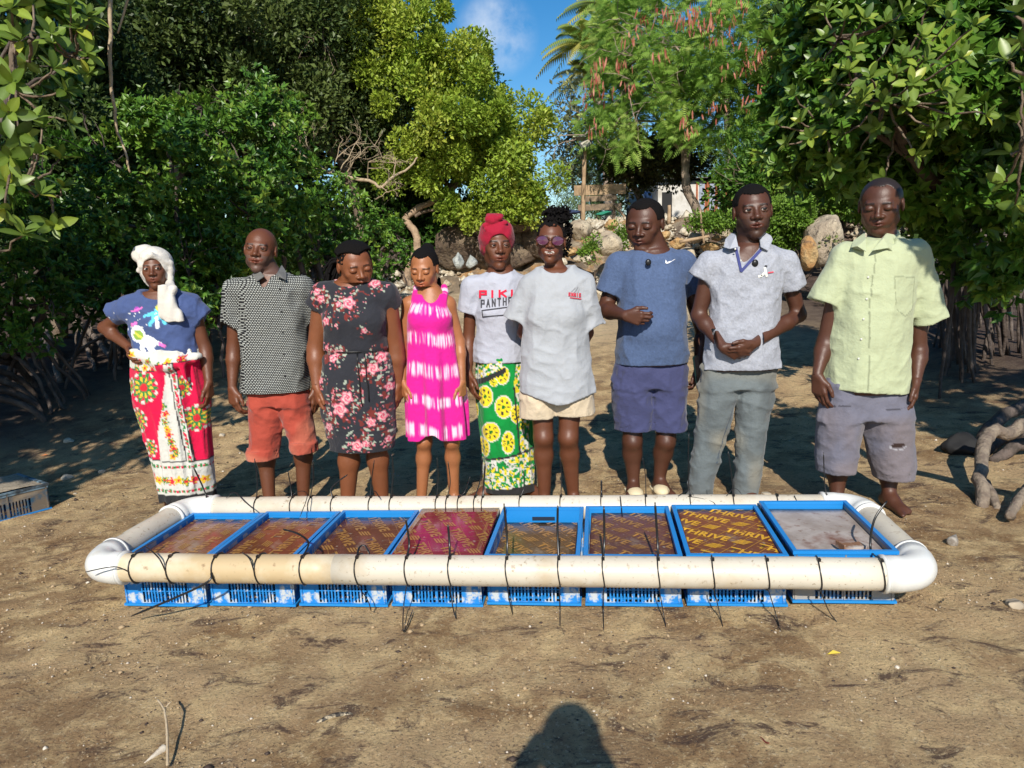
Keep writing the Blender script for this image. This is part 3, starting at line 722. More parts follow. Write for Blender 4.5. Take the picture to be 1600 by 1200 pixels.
# ===== 1: woman with the white headscarf
SK = dict(dark=(.125, .043, .020), mid=(.195, .066, .027), light=(.33, .125, .050), deep=(.078, .029, .016))
Y = 4.15
T1 = [(455, 222, 272, .07), (462, 200, 300, .085), (478, 203, 305, .10), (505, 208, 309, .118), (530, 212, 309, .112), (556, 213, 311, .108)]
p1 = person('woman in white headscarf, blue astronaut t-shirt and red floral wrap, hand on hip', Y, (243, 420, 61, 12, 4, 2), (250, 462), [(198, 474), (303, 476)],
    [(163, 512, .10), (321, 545, .02)], [(205, 545, -.02), (326, 597, -.04)], T1, [(238, 575), (290, 575)], [(250, 690), (300, 690)], [(268, 800, .0), (325, 797, .06)],
    SK['dark'], arm=.88, leg=.85, eyes='open', mouth='pursed', gaze=(.35, -.15), toes=(-15, 12),
    hands=(((.35, -.75, -.55), (-.3, -.3, .8), (.3, .8, .2), .35, .92), ((.02, -.1, -1), (-.2, -1, 0), (-1, .1, 0), .45, .92)), wide=.95)
s0, c0 = sleeve(p1, 0, (181, 490, .03), .062, .064); s1, c1 = sleeve(p1, 1, (316, 497, .01), .060, .064)
blue1 = lin(84, 104, 158)*.62
def col1(V, U, W):
    c = solidc(V, blue1)
    w, y, cy, pk, pu = (.78,.8,.82), (.62,.62,.08), (.12,.55,.75), (.75,.16,.5), (.35,.06,.4)
    fr = V[:, 1] < p1['Y']
    put(c, fr & (((U-227)/5)**2+((W-482)/4)**2 < 1), pu); put(c, fr & (seg(U, W, 219, 485, 236, 479) < 1.3), pk)
    for (a, b, d, e, t, q) in [(263,479,258,494,6.5,cy),(262,484,248,489,2.6,cy),(248,489,240,492,2,cy),(266,486,272,500,4,cy),(258,492,250,505,3,cy),(259,494,262,508,2.6,w),(268,478,264,484,3,w)]: put(c, fr & (seg(U, W, a, b, d, e) < t), q)
    put(c, fr & (((U-262)/5.5)**2+((W-479)/5.5)**2 < 1), y)
    for (a, b, d, e, t, q) in [(238,528,250,532,9,w),(246,526,264,534,3.5,w),(264,534,271,537,2.5,pk),(236,538,240,550,3.5,w),(247,540,256,548,3.8,w)]: put(c, fr & (seg(U, W, a, b, d, e) < t), q)
    put(c, fr & (((U-228)/13)**2+((W-519)/13)**2 < 1), w); put(c, fr & (((U-229)/9)**2+((W-521)/8)**2 < 1), (.25,.4,.06)); put(c, fr & (seg(U, W, 218, 506, 226, 503) < 2.5), pk); put(c, fr & (seg(U, W, 224, 518, 234, 524) < 2), y)
    put(c, fr & (vn(U*.45, W*.45, 2.) > .90) & (W > 485) & (W < 520) & (U < 262), w)
    return c
ts1 = cloth(p1, 't_shirt', [('u', stack(rows(Y, T1)), 0)]+shoulders(p1)+s0+s1+neckcut(p1, .032), 0.00679, fab2, wrinkle(.008, 8), col1, [], 'blue t-shirt printed with two astronauts and a small planet')
RED, WH, GR, YE, BKc = lin(226, 12, 72)*.8, V3((.58,.57,.52)), V3((.02,.20,.05)), V3((.72,.45,.03)), V3((.02,.02,.022))
K1 = [(545, 212, 313, .125), (560, 210, 315, .13), (590, 209, 320, .135), (632, 214, 326, .135), (673, 227, 328, .13), (715, 239, 332, .125), (760, 249, 334, .12), (776, 251, 334, .12)]
def colk1(V, U, W):
    c = solidc(V, RED, .12, 14); fr = V[:, 1] < p1['Y']+.02; red = V3((.55, .02, .03))
    for (x, y, r, q) in [(241,600,24,1),(228,652,20,.7),(298,600,17,.55),(317,648,20,.8),(246,694,15,.7),(215,600,12,.5),(292,700,10,.5)]: flower(c, U, W, x, y, r, GR, YE, red, 10, 0, q+.15*(q<1)); put(c, (np.abs(np.hypot((U-x)/(q+.15*(q<1)), W-y)-r*.93) < 2.2) & (np.cos(10*np.arctan2(W-y, U-x)) < -.2), WH)
    strip = inpoly(U, W, [(276,563),(288,562),(296,600),(304,650),(316,712),(265,712),(263,668),(272,625)])
    put(c, strip & fr, WH)
    for (x, y, q) in [(276,640,RED),(275,652,GR),(278,663,YE),(284,682,GR),(287,692,RED),(287,704,YE),(272,628,GR),(280,671,RED),(291,699,GR)]: flower(c, U, W, x, y, 6.5, q, YE, red, 5, 0, 1, strip & fr)
    ln = seg(U, W, 283, 563, 292, 610); ln = np.minimum(ln, seg(U, W, 292, 610, 310, 712)); put(c, fr & (ln > 4.2) & (ln < 6.0) & (U > 280), BKc); put(c, fr & (ln < 2.4) & (vn(U*.5, W*.5) > .5), GR); put(c, fr & (ln < 2.4) & (vn(U*.5+9, W*.5) > .55), RED)
    b = (W > 711+(U-250)*.02); put(c, b, WH); put(c, b & (np.abs(W-711.5-(U-250)*.02) < 1.2), BKc)
    for yy in (721, 758): put(c, b & (np.abs(W-yy) < 2.2) & (np.sin(U*.9) > -.2), GR); put(c, b & (np.abs(W-yy) < 1.5) & (np.sin(U*.9+2) > .3), RED)
    for i, x in enumerate(range(250, 336, 11)): flower(c, U, W, x, 741+2*(i % 2), 7.5, [RED, YE, GR][i % 3], YE, red, 5, i)
    put(c, W > 764, BKc)
    t = W < 577-(np.abs(U-262)*.35)*0-(U > 262)*9+np.abs(U-240)*-.12
    put(c, t & fr, WH); 
    for (x, y, q) in [(222,550,YE),(232,562,RED),(243,570,YE),(256,572,RED),(250,560,GR),(268,566,GR),(281,561,YE),(300,556,RED),(307,566,GR),(228,572,GR),(216,558,RED)]: flower(c, U, W, x, y, 6.5, q, YE, red, 5, x, 1, t & fr)
    put(c, t & fr & (np.abs(W-(577-(U > 262)*9-np.abs(U-240)*.12)) < 1.3), BKc)
    return c
def foldk(cx, cy, amp, n, seed=0):
    def f(p, d):
        a = np.arctan2(p[:, 1]-cy, p[:, 0]-cx); t = vn(a*n/2+seed, p[:, 2]*2.2+seed, 1.)
        t2 = vn(a*n+seed+p[:, 2]*3, p[:, 2]*5+seed, 4.)
        return d-amp*((1-np.abs(2*t-1))**2*1.2+(1-np.abs(2*t2-1))**3*.6-.5)
    return f
cc = P(285, 640, Y); e = hemz(Y, 778, 292)
kt = [('u', cone(P(208, 552, Y-.09), P(262, 572, Y-.135), .028, .030), .02), ('u', cone(P(262, 572, Y-.135), P(311, 556, Y-.08), .030, .022), .02), ('u', cone(P(282, 560, Y-.13), P(292, 600, Y-.135), .022, .008), .015)]
cloth(p1, 'wrap_skirt', [('u', stack(rows(Y, K1), 2.1), 0)]+kt, 0.00725, fab, foldk(cc[0], cc[1], .010, 5), colk1, [((e[0], Y, e[2]), (0, 0, -1), .05, .3)], 'crimson wrap skirt with green and yellow medallions and white floral border')
WHT = lin(238, 232, 222)*.72
c, x, f, u, h = p1['HF']; A = np.stack([x, f, u]); q_ = lambda a, b, z: c+h*(a*x+b*f+z*u)
tb = [('u', ell(q_(0, -.10, .16), V3((.41, .44, .40))*h, A), 0), ('u', ell(q_(-.28, -.28, .36), V3((.30, .30, .26))*h, A), .04*h), ('u', ell(q_(.0, -.12, -.18), V3((.37, .30, .36))*h, A), .06),
      ('u', cone(q_(-.36, .10, .0), q_(.02, .33, .36), .075*h, .08*h), .03*h), ('u', cone(q_(.02, .33, .36), q_(.37, .10, .10), .08*h, .07*h), .03*h), ('u', cone(q_(.37, .05, .1), q_(.30, .05, -.40), .10*h, .09*h), .03*h),
      ('s', ell(q_(0, .40, -.12), V3((.29, .42, .40))*h, A), .02*h)]
def tbp(p, d):
    D = p-c; t = D@u/h*1.0+D@x/h*.55+.25*vn(p[:, 0]*9, p[:, 1]*9, p[:, 2]*9); return d-.0016*np.sin(t*22)
V, Q = solid(tb, .0042, tbp); wear(p1, 'headscarf', V, Q, fab2, solidc(V, WHT))
a_, b_ = q_(.28, .05, -.38), P(285, 497, Y-.14)
tl = [('u', cone(a_, P(270, 452, Y-.10), .024, .024), 0), ('u', stack([(r_[0], r_[1], r_[2]-.115, r_[3], r_[4]) for r_ in rows(Y, [(444, 262, 278, .024), (458, 261, 284, .026), (475, 261, 292, .026), (490, 264, 299, .024), (500, 272, 303, .020)])], 2.6), .02)]
V, Q = solid(tl, .0045, lambda p, d: d-.002*np.sin((p[:, 0]*1.0-.25*p[:, 2])*110)); wear(p1, 'scarf_tail', V, Q, fab2, solidc(V, WHT))

pat = mat('patterned_cotton', (.4, .4, .4), rough=.85, spec=.2, bump=[(60, .15, .004)]); t_ = pat.node_tree; bs = [n for n in t_.nodes if n.type == 'BSDF_PRINCIPLED'][0]
co_ = N(t_, 'ShaderNodeTexCoord'); sx = N(t_, 'ShaderNodeSeparateXYZ'); cx_ = N(t_, 'ShaderNodeCombineXYZ'); ad = N(t_, 'ShaderNodeMath', operation='ADD'); br = N(t_, 'ShaderNodeTexBrick', offset=.5, inp={'Color1': (.50, .52, .48, 1), 'Color2': (.44, .46, .43, 1), 'Mortar': (.02, .02, .022, 1), 'Scale': 1.0, 'Mortar Size': .0028, 'Mortar Smooth': .1, 'Brick Width': .0135, 'Row Height': .0095})
t_.links.new(co_.outputs['Object'], sx.inputs[0]); t_.links.new(sx.outputs[0], ad.inputs[0]); t_.links.new(sx.outputs[1], ad.inputs[1]); t_.links.new(ad.outputs[0], cx_.inputs[0]); t_.links.new(sx.outputs[2], cx_.inputs[1]); t_.links.new(cx_.outputs[0], br.inputs[0]); t_.links.new(br.outputs[0], bs.inputs['Base Color'])
# ===== 2: older man, patterned shirt, red trousers rolled up
Y = 4.2
T2 = [(428, 400, 448, .075), (440, 372, 470, .095), (455, 368, 476, .112), (490, 375, 481, .128), (540, 377, 482, .135), (580, 377, 483, .138), (612, 376, 484, .135)]
p2 = person('bald man in black and white patterned shirt and rolled-up red trousers', Y, (407, 392, 70, 4, -3, -6), (421, 434), [(366, 445), (474, 442)],
    [(365, 545, .03), (492, 540, .08)], [(363, 606, -.03), (494, 606, .04)], T2, [(405, 600), (455, 600)], [(411, 690, .03), (472, 685, .03)], [(422, 790, 0), (475, 789, .03)],
    SK['dark'], arm=1.0, leg=.95, eyes='squint', mouth='smile', toes=(-12, 14), stubble=(.10, .09, .085), wide=1.0, jaw=1.1,
    hands=(((.12, -.25, -1), (.9, -.6, 0), (0, 1, 0), .5, 1.0), ((0, -.1, -1), (-.6, -.8, 0), (0, 1, 0), .4, 1.0)), neckr=1.1)
s0, c0 = sleeve(p2, 0, (363, 505, .01), .064, .070); s1, c1 = sleeve(p2, 1, (486, 500, .05), .062, .068)
def col2(V, U, W):
    c = solidc(V, (.035, .035, .035)); s = 88.0
    a = V[:, 0]*s+.0*V[:, 1]; a = np.where(np.abs(V[:, 1]-p2['Y']) < .09, a, a); b = V[:, 2]*s
    g = (np.floor(a) % 2)*.5; fx = np.abs((a % 1)-.5); fy = np.abs(((b+g) % 1)-.5)
    put(c, (fx < .34) & (fy < .34) & ~((fx < .12) & (fy < .15)), (.45, .47, .44))
    put(c, (np.abs(U-(437+(W-430)*.03)) < 1.0) & (V[:, 1] < p2['Y']), (.10, .10, .10)); return c
hz = hemz(Y, 610, 430); vcut = [('s', ell(p2['nb']+V3((.0, -.10, -.02)), (.035, .06, .065)), .006)]
sh2 = cloth(p2, 'shirt', [('u', stack(rows(Y, T2)), 0)]+shoulders(p2, .044, .055)+s0+s1+neckcut(p2, .045, -.03)+vcut, 0.00725, pat, wrinkle(.008, 6, .5, 3), None, [((hz[0], Y, hz[2]), (0, 0, -1), .05, .3)])
collar(p2, [(400, 418, .0), (407, 425, -.10), (413, 432, -.115), (401, 440, -.12), (394, 430, -.07)], [(440, 414, .0), (447, 425, -.05), (447, 438, -.11), (431, 431, -.125), (434, 424, -.11)], fab, (.13, .13, .125))
button(p2, [front_y(sh2, p2, 438+(i*2), 452+i*34) for i in range(5)], plas_k)
TR = lin(196, 84, 66); hzpy = 606
def tcol(base, dirt, amt=.6):
    def f(V, U, W):
        n = fbm(V[:, 0]*9, V[:, 1]*9, V[:, 2]*6, 4); c = np.array(base)*(.8+.4*n)[:, None]; m = np.clip((fbm(V[:, 0]*5+7, V[:, 1]*5, V[:, 2]*4, 3)-.5)*5, 0, 1)*amt
        return c*(1-m[:, None])+np.array(dirt)*m[:, None]
    return f
LL = [(600, 384, 436, .115), (640, 388, 442, .11), (680, 391, 438, .095), (705, 390, 434, .085), (721, 389, 432, .082)]; LR = [(600, 430, 482, .115), (640, 436, 484, .11), (665, 446, 490, .10), (690, 455, 494, .088), (709, 457, 495, .084)]
def legs(Y, LL, LR, top, cuff=None):
    top = [(t[0], t[1]+7, t[2]-7, t[3]-.035) if t[0] <= TOPC else (t[0], t[1], t[2], t[3]-.015) for t in top]
    LL, LR = [[(r[0], r[1]+(7 if q == 0 and r[0] <= TOPC else 0), r[2]-(7 if q == 1 and r[0] <= TOPC else 0), r[3]-(.04 if r[0] <= TOPC else .015)) for r in R] for q, R in enumerate((LL, LR))]
    o = [('u', stack(rows(Y, LL), 2.1), 0), ('u', stack(rows(Y, LR), 2.1), .012), ('u', stack(rows(Y, top), 2.3), .03)]
    e = []
    for R in (LL, LR):
        r = R[-1]; q = P((r[1]+r[2])/2, r[0]-4, Y); e.append(((q[0], Y, q[2]), (0, 0, -1), .06, .14))
    return o, e
TOPC = hzpy; o_, e_ = legs(Y, LL, LR, [(575, 384, 480, .12), (600, 383, 483, .125), (630, 386, 484, .12)])
for R, z0 in ((LL, 702), (LR, 690)):
    r = R[-1]; a = P(r[1], z0, Y); b = P(r[2], r[0]-2, Y); o_.append(('u', stack([(b[2], (a[0]+b[0])/2, Y, (b[0]-a[0])/2+.008, r[3]+.008), (a[2], (a[0]+b[0])/2, Y, (b[0]-a[0])/2+.008, r[3]+.008)], 2.1), .004))
cloth(p2, 'trousers', o_, 0.00760, fab, wrinkle(.009, 7, 1.0, 5), tcol(TR*.62, lin(222, 140, 112)*.72, .8), e_, 'faded red trousers rolled up to the knee')

# ===== 3: woman, floral dress, braids
Y = 4.0
T3 = [(436, 528, 575, .075), (446, 505, 604, .10), (470, 507, 606, .125), (500, 508, 602, .145), (530, 507, 604, .138), (548, 508, 606, .132), (575, 504, 612, .14), (600, 502, 616, .148), (640, 505, 618, .145), (670, 512, 619, .138), (702, 519, 616, .13)]
p3 = person('woman with long dark braids in a black dress printed with pink roses', Y, (555, 416, 72, 30, 18, 8, -.04), (549, 444), [(502, 452), (606, 452)],
    [(493, 545, .03), (618, 545, .05)], [(495, 603, -.03), (622, 600, .05)], T3, [(535, 590), (588, 590)], [(545, 690, -.02), (586, 688, -.02)], [(543, 792, 0), (598, 791, .02)],
    SK['mid'], arm=1.2, leg=1.08, eyes='down', mouth='neutral', toes=(-10, 12), wide=1.08, jaw=1.15, neckr=1.15,
    hands=(((.10, -.2, -1), (.5, -1, 0), (1, 0, 0), .4, .95), ((.0, -.1, -1), (-.5, -1, 0), (-1, 0, 0), .4, .95)))
s0, c0 = sleeve(p3, 0, (496, 480, .01), .066, .064); s1, c1 = sleeve(p3, 1, (612, 476, .03), .064, .060)
PK = lin(232, 120, 140); RO = [(507,466,7),(553,471,11),(537,473,5),(589,441,9),(518,499,7),(534,548,6),(528,556,7),(589,571,10),(576,576,6),(600,555,9),(551,614,11),(540,632,13),(603,643,9),(587,652,8),(520,662,8),(566,687,10),(579,684,6),(506,591,6),(612,600,8),(578,513,5),(500,455,6),(541,545,4),(535,505,3),(517,540,4),(611,680,6),(524,640,4)]
def col3(V, U, W):
    c = solidc(V, (.022, .023, .030)); U0, W0 = U, W
    back = V[:, 1] > p3['Y']; U = np.where(back, 1117-U, U); 
    n = fbm(U*.10, W*.10, 4., 2)
    for (x, y, r) in RO:
        d = np.hypot(U-x, W-y); far = (d < r*2.4) & (d > r); k = vn(U*.22+x, W*.22+y, 1.)
        put(c, far & (k > .66), (.16, .025, .02)); put(c, far & (vn(U*.28-y, W*.28+x, 7.) > .78), (.33, .38, .30)); put(c, far & (vn(U*.4+y, W*.4, 3.) > .86), (.6, .18, .22))
    for (x, y, r) in RO:
        dx, dy = U-x, W-y; d = np.hypot(dx, dy); a = np.arctan2(dy, dx); pr = r*(.85+.15*np.cos(5*a+x))
        m = d < pr; sw = np.sin(d*1.3+a*2+x)
        c[m] = (np.array((.78, .50, .50))*(.9+.1*sw[:, None]))[m]; put(c, m & (sw > .15), PK*.9); put(c, m & (d < r*.4) & (sw > -.4), (.62, .08, .14)); put(c, m & (d > pr*.85), (.45, .10, .14))
    return c
hz = hemz(Y, 700, 565)
dr = cloth(p3, 'dress', [('u', stack(rows(Y, T3), 2.15), 0)]+[('u', ell(P(x_, 502, Y-.085), (.072, .065, .07)), .05) for x_ in (530, 578)]+shoulders(p3, .042, .056)+s0+s1+neckcut(p3, .035, -.055, (.10, .10, .062)), 0.00608, fab2,
   lambda p, d: wrinkle(.006, 6, .35, 9)(p, d)+.010*np.exp(-((p[:, 2]-P(560, 549, 4.0)[2])/.012)**2), col3, [((hz[0], Y, hz[2]), (0, 0, -1), .05, .35)])
mb = MB(); fy = [front_y(dr, p3, a, b) for a, b in ((508, 549), (530, 550), (558, 550), (585, 549), (604, 547))]; mb.tube(fy, .0035, 6); part(p3, 'waist_tie', mb, plas_k)
for xs in ((558, 566), (570, 577)): mb = MB(); mb.tube([front_y(dr, p3, xs[0]+(xs[1]-xs[0])*t, 551+(84 if xs[0] == 558 else 76)*t)+V3((0, -.004, 0)) for t in np.linspace(0, 1, 7)], .003, 5); part(p3, 'tie_end', mb, plas_k)
hair_cap(p3, 1.015, -.15, .36, noise=.006, wide=1.08, name='hair_cap')
c, x, f, u, h = p3['HF']; q_ = lambda a, b, z: c+h*(a*x+b*f+z*u)
for i in range(30):
    rr = random.Random(i); s_ = -.93+1.86*i/29; k_ = math.sqrt(1-s_*s_*.8); cv = []
    for ph_ in np.linspace(34+30*abs(s_), 196, 9):
        a_ = math.radians(ph_); cv.append(q_(.335*1.08*1.045*s_*(1 if ph_ < 120 else 1-.35*(ph_-120)/76), -.07+.41*1.05*k_*math.cos(a_), .13+.37*1.06*k_*max(math.sin(a_), -.3)))
    e = P(506+26*(i/29)+rr.uniform(-4, 4), 440+rr.uniform(-26, 8), 4.0-.02+.07*rr.random()); l_p = cv[-1]
    cv += [l_p*.75+e*.25+V3((-.03, .015, .015)), l_p*.4+e*.6+V3((-.025, .01, .0)), e]
    mb = MB(); limb(mb, [tuple(p) for p in cv], .0085, .0060, 6, .0006, 3); part(p3, 'braid', mb, hair_m)

# ===== 4: girl in pink tie-dye dress
Y = 4.1
T4 = [(448, 655, 690, .06), (460, 648, 697, .075), (476, 640, 703, .098), (500, 637, 706, .112), (530, 637, 711, .112), (580, 636, 719, .12), (620, 638, 723, .125), (650, 640, 727, .13), (692, 641, 730, .135)]
p4 = person('slim young woman in a sleeveless pink and white tie-dye dress looking down', Y, (663, 421, 66, -10, 15, -2), (669, 450), [(636, 464), (703, 464)],
    [(627, 535, .02), (719, 535, .02)], [(630, 596, -.04), (722, 596, -.04)], T4, [(665, 590), (700, 590)], [(663, 690, -.02), (706, 690, -.02)], [(659, 790, 0), (710, 790, .02)],
    SK['light'], arm=.74, leg=.76, eyes='down', mouth='smile', toes=(-6, 14), wide=.95, neckr=.8, k=.8,
    hands=(((.10, -.2, -1), (.6, -1, 0), (1, 0, 0), .35, .88), ((-.05, -.2, -1), (-.6, -1, 0), (-1, 0, 0), .4, .88)))
MG = lin(226, 30, 150)*.85
def col4(V, U, W):
    c = solidc(V, MG, .1); a = np.arctan2(V[:, 1]-4.1, V[:, 0]-P(680, 600, 4.1)[0])*9
    for (y0, y1) in [(474, 492), (516, 538), (563, 587), (611, 631), (656, 679), (446, 456)]:
        yy = W+3*np.sin(U*.07); m_ = (y0+y1)/2; hw = (y1-y0)/2
        s = vn(a*1.9, yy*.018, y0*1.)*.6+vn(a*4.1, yy*.03, y0*2.)*.4; e_ = 1-np.abs(yy-m_)/(hw*(.75+.5*vn(a*2.5, y0*3., 1.)))
        k = sst(.34, .66, s)*sst(-.1, .6, e_)*.85; c = c*(1-k[:, None])+np.array((.82, .66, .76))*k[:, None]
    return c
hz = hemz(Y, 686, 685)
def p4f(p, d):
    cx = P(680, 600, 4.1)[0]; z0 = P(680, 500, 4.1)[2]; a = np.arctan2(p[:, 1]-4.1, p[:, 0]-cx); k = sst(z0, z0-.55, p[:, 2])
    d = d-.016*k*(np.sin(a*7+1.2*np.sin(a*2))+.3*np.sin(a*13))-.003; zf = hz[2]+.055*np.exp(-((p[:, 0]-cx+.02)/.06)**2)*(p[:, 1] < 4.1)
    return np.maximum(d, zf-p[:, 2])
st4 = [('u', cone(P(650, 468, Y-.03), P(651, 450, Y+.03), .020, .016), .02), ('u', cone(P(697, 468, Y-.03), P(694, 449, Y+.03), .020, .016), .02)]
cloth(p4, 'dress', [('u', stack(rows(Y, T4[1:]), 2.15), 0)]+st4+[('u', ell(P(x_, 497, Y-.07), (.055, .05, .055)), .04) for x_ in (656, 688)]+[('s', ell(P(672, 448, Y-.08), (.058, .16, .092)), .01), ('s', ell(P(633, 470, Y), (.036, .2, .075)), .01), ('s', ell(P(709, 470, Y), (.036, .2, .075)), .01)], .0044, fab2, p4f, col4, [((hz[0], Y, hz[2]+.01), (0, 0, -1), .06, .3)])
c, x, f, u, h = p4['HF']; A = np.stack([x, f, u])
hair_cap(p4, 1.045, -.12, .33, noise=.002, wide=.95, extra=[('u', ell(c+h*(-.42*f+.36*u), V3((.17, .17, .17))*h, A), .02), ('u', cone(c+h*(-.42*f+.1*u+.1*x), c+h*(-.36*f-.55*u+.25*x), .11*h, .05*h), .03)])

# ===== 5: woman in red headwrap
Y = 4.28
T5 = [(424, 760, 802, .07), (434, 742, 818, .095), (460, 744, 818, .118), (500, 746, 820, .125), (540, 743, 822, .12), (566, 741, 822, .125)]
p5 = person('woman in dark red headwrap, pale printed t-shirt and green and yellow wrap', Y, (777, 385, 72, 10, 2, -1), (783, 424), [(735, 440), (816, 438)],
    [(732, 530, .03), (832, 525, .12)], [(732, 582, -.04), (822, 560, .16)], T5, [(765, 590), (805, 590)], [(770, 680), (812, 680)], [(766, 776, 0), (822, 775, .03)],
    SK['dark'], arm=.88, leg=.85, eyes='squint', mouth='smile', toes=(-60, 45), wide=.95, gaze=(.2, 0),
    hands=(((.12, -.25, -1), (.6, -1, 0), (1, .2, 0), .3, .95), None))
s0, c0 = sleeve(p5, 0, (731, 486, .01), .062, .064)
def col5(V, U, W):
    c = solidc(V, lin(205, 208, 222)*.66, .05); fr = V[:, 1] < p5['Y']-.03; rd = lin(214, 24, 62)*.9; bk = V3((.06, .06, .07))
    return c
hz = hemz(Y, 564, 780)
ts5 = cloth(p5, 't_shirt', [('u', stack(rows(Y, T5)), 0)]+[('u', ell(P(x_, 488, Y-.075), (.06, .055, .055)), .04) for x_ in (765, 800)]+shoulders(p5)+s0+neckcut(p5, .035), 0.00608, fab2, wrinkle(.008, 7, .6, 21), col5, [((hz[0], Y, hz[2]), (0, 0, -1), .05, .3)], 'pale grey t-shirt with red and black lettering across the chest')
write_(p5, ts5, 'PIKI', 750, 455, 13, 9.5, 15.3, -.03, 1.6, lin(214, 24, 62)*.9); write_(p5, ts5, 'PANTHE', 752, 469, 6.2, 11, 8.6, -.10, .95, (.05, .05, .06)); strokes(p5, ts5, 'outlined_box', [(753, 485, 815, 477), (754, 495, 815, 490), (753, 485, 754, 495)], .8, (.05, .05, .06))
K5 = [(555, 746, 820, .125), (600, 745, 824, .135), (629, 745, 828, .138), (671, 750, 830, .135), (714, 756, 833, .13), (766, 759, 836, .125)]
GN = lin(0, 148, 62)*.75
def colk5(V, U, W):
    c = solidc(V, GN, .1, 14); yl = lin(236, 214, 40)*.85; fr = V[:, 1] < p5['Y']+.03
    for (x, y, a, b) in [(785,581,10,13),(759,614,11,15),(787,629,12,16),(768,668,13,14),(794,683,9,16),(757,694,8,14),(742,640,6,12),(806,640,8,13),(772,592,6,6)]:
        d = np.hypot((U-x)/a, (W-y)/b); an = np.arctan2(W-y, U-x); put(c, d < 1.12, WH); put(c, d < 1, yl); put(c, (d < .75) & (d > .45) & (np.cos(an*7) > .45), BKc*1.5); put(c, d < .22, GN*.6)
    st = inpoly(U, W, [(806,566),(826,566),(826,720),(812,700),(812,640),(803,600)]) | (W > 713-(U-757)*.22) | ((W < 592-(U-745)*.55) & (W > 560))
    put(c, st, WH); n1 = vn(U*.30, W*.30, 1.); n2 = vn(U*.30+7, W*.30+3, 5.)
    put(c, st & (n1 > .60), yl); put(c, st & (n2 > .63), GN); put(c, st & (vn(U*.6, W*.6, 8.) > .82), BKc*2)
    for i, (x, y) in enumerate([(765,730),(776,738),(787,722),(797,734),(808,718),(818,730),(770,748),(786,748),(804,745),(822,742),(815,590),(818,625),(817,660),(756,568)]): flower(c, U, W, x, y, 4.5, GN, GN, yl, 5, i, 1, st)
    e1 = seg(U, W, 757, 713, 836, 696); put(c, (e1 < 1.6), BKc); put(c, W > 758-(U-760)*.12, BKc); e2 = seg(U, W, 803, 600, 812, 700); put(c, fr & (e2 < 1.2), BKc)
    t = (W > 591-(U-745)*.5) & (W < 600-(U-745)*.5) & (U < 790); put(c, t, BKc); return c
cc = P(788, 640, Y)
cloth(p5, 'wrap_skirt', [('u', stack(rows(Y, K5), 2.1), 0)], 0.00725, fab, foldk(cc[0], cc[1], .009, 5, 4), colk5, [((cc[0], Y, P(790, 765, Y)[2]), (0, 0, -1), .05, .3)], 'green wrap skirt with yellow lemon slices and flowered border')
c, x, f, u, h = p5['HF']; A = np.stack([x, f, u]); q_ = lambda a, b, z: c+h*(a*x+b*f+z*u)
tb = [('u', ell(q_(0, -.08, .22), V3((.39, .45, .40))*h, A), 0), ('u', ell(q_(0, -.16, .02), V3((.37, .36, .36))*h, A), .03), ('s', ell(q_(0, .40, -.16), V3((.30, .42, .42))*h, A), .02*h),
      ('u', ell(q_(-.12, .16, .56), V3((.17, .13, .12))*h, A), .02*h), ('u', cone(q_(-.28, .14, .44), q_(.02, .24, .60), .06*h, .055*h), .01*h), ('u', cone(q_(-.26, .20, .36), q_(.16, .24, .50), .05*h, .05*h), .01*h), ('u', cone(q_(-.2, .1, .64), q_(.08, .12, .64), .05*h, .05*h), .01*h)]
def t5(p, d):
    D = p-c; r = np.hypot(D@x/h+.12, (D@u/h-.5)); return d-.0022*np.sin(r*30+2*vn(p[:, 0]*12, p[:, 1]*12, p[:, 2]*12))
V, Q = solid(tb, .0042, t5); wear(p5, 'headwrap', V, Q, fab2, solidc(V, lin(150, 18, 46)))

# ===== 6: woman in sunglasses
Y = 4.0
T6 = [(420, 842, 892, .07), (430, 822, 912, .095), (460, 818, 913, .125), (500, 818, 912, .140), (545, 816, 916, .145), (580, 813, 922, .15), (612, 812, 926, .15), (625, 812, 926, .15)]
p6 = person('smiling woman in sunglasses, oversized grey t-shirt and beige shorts', Y, (861, 378, 68, -6, 0, -4), (868, 420), [(825, 440), (910, 440)],
    [(818, 520, .10), (918, 520, .10)], [(845, 560, .19), (895, 560, .19)], T6, [(845, 590), (893, 590)], [(849, 684, -.03), (888, 684, -.03)], [(851, 790, 0), (896, 792, .02)],
    SK['dark'], arm=.85, leg=.95, eyes='open', mouth='grin', toes=(-10, 12), wide=.95,
    hands=(((1, 0, -.3), (0, 0, 1), (0, -1, 0), .5, .9), ((-1, 0, -.3), (0, 0, 1), (0, -1, 0), .5, .9)), neckr=.85)
s0, c0 = sleeve(p6, 0, (807, 500, .02), .066, .078); s1, c1 = sleeve(p6, 1, (921, 507, .02), .066, .078)
def col6(V, U, W):
    c = solidc(V, lin(196, 200, 206)*.66, .05); fr = V[:, 1] < p6['Y']-.03; rd = lin(205, 60, 80)
    pass; return c
hz = P(866, 615, Y)
def t6(p, d):
    d = wrinkle(.012, 5, .8, 33)(p, d); zz = hz[2]+.012-.05*np.exp(-((p[:, 0]-hz[0]-.02)/.13)**2)+.09*np.clip(hz[0]-p[:, 0], 0, .2); return np.maximum(d, zz-p[:, 2])
ts6 = cloth(p6, 't_shirt', [('u', stack(rows(Y, T6)), 0)]+[('u', ell(P(x_, 495, Y-.09), (.06, .055, .06)), .05) for x_ in (848, 888)]+shoulders(p6)+s0+s1+neckcut(p6, .04, -.06, (.10, .10, .075)), 0.00643, fab2, t6, col6, [])
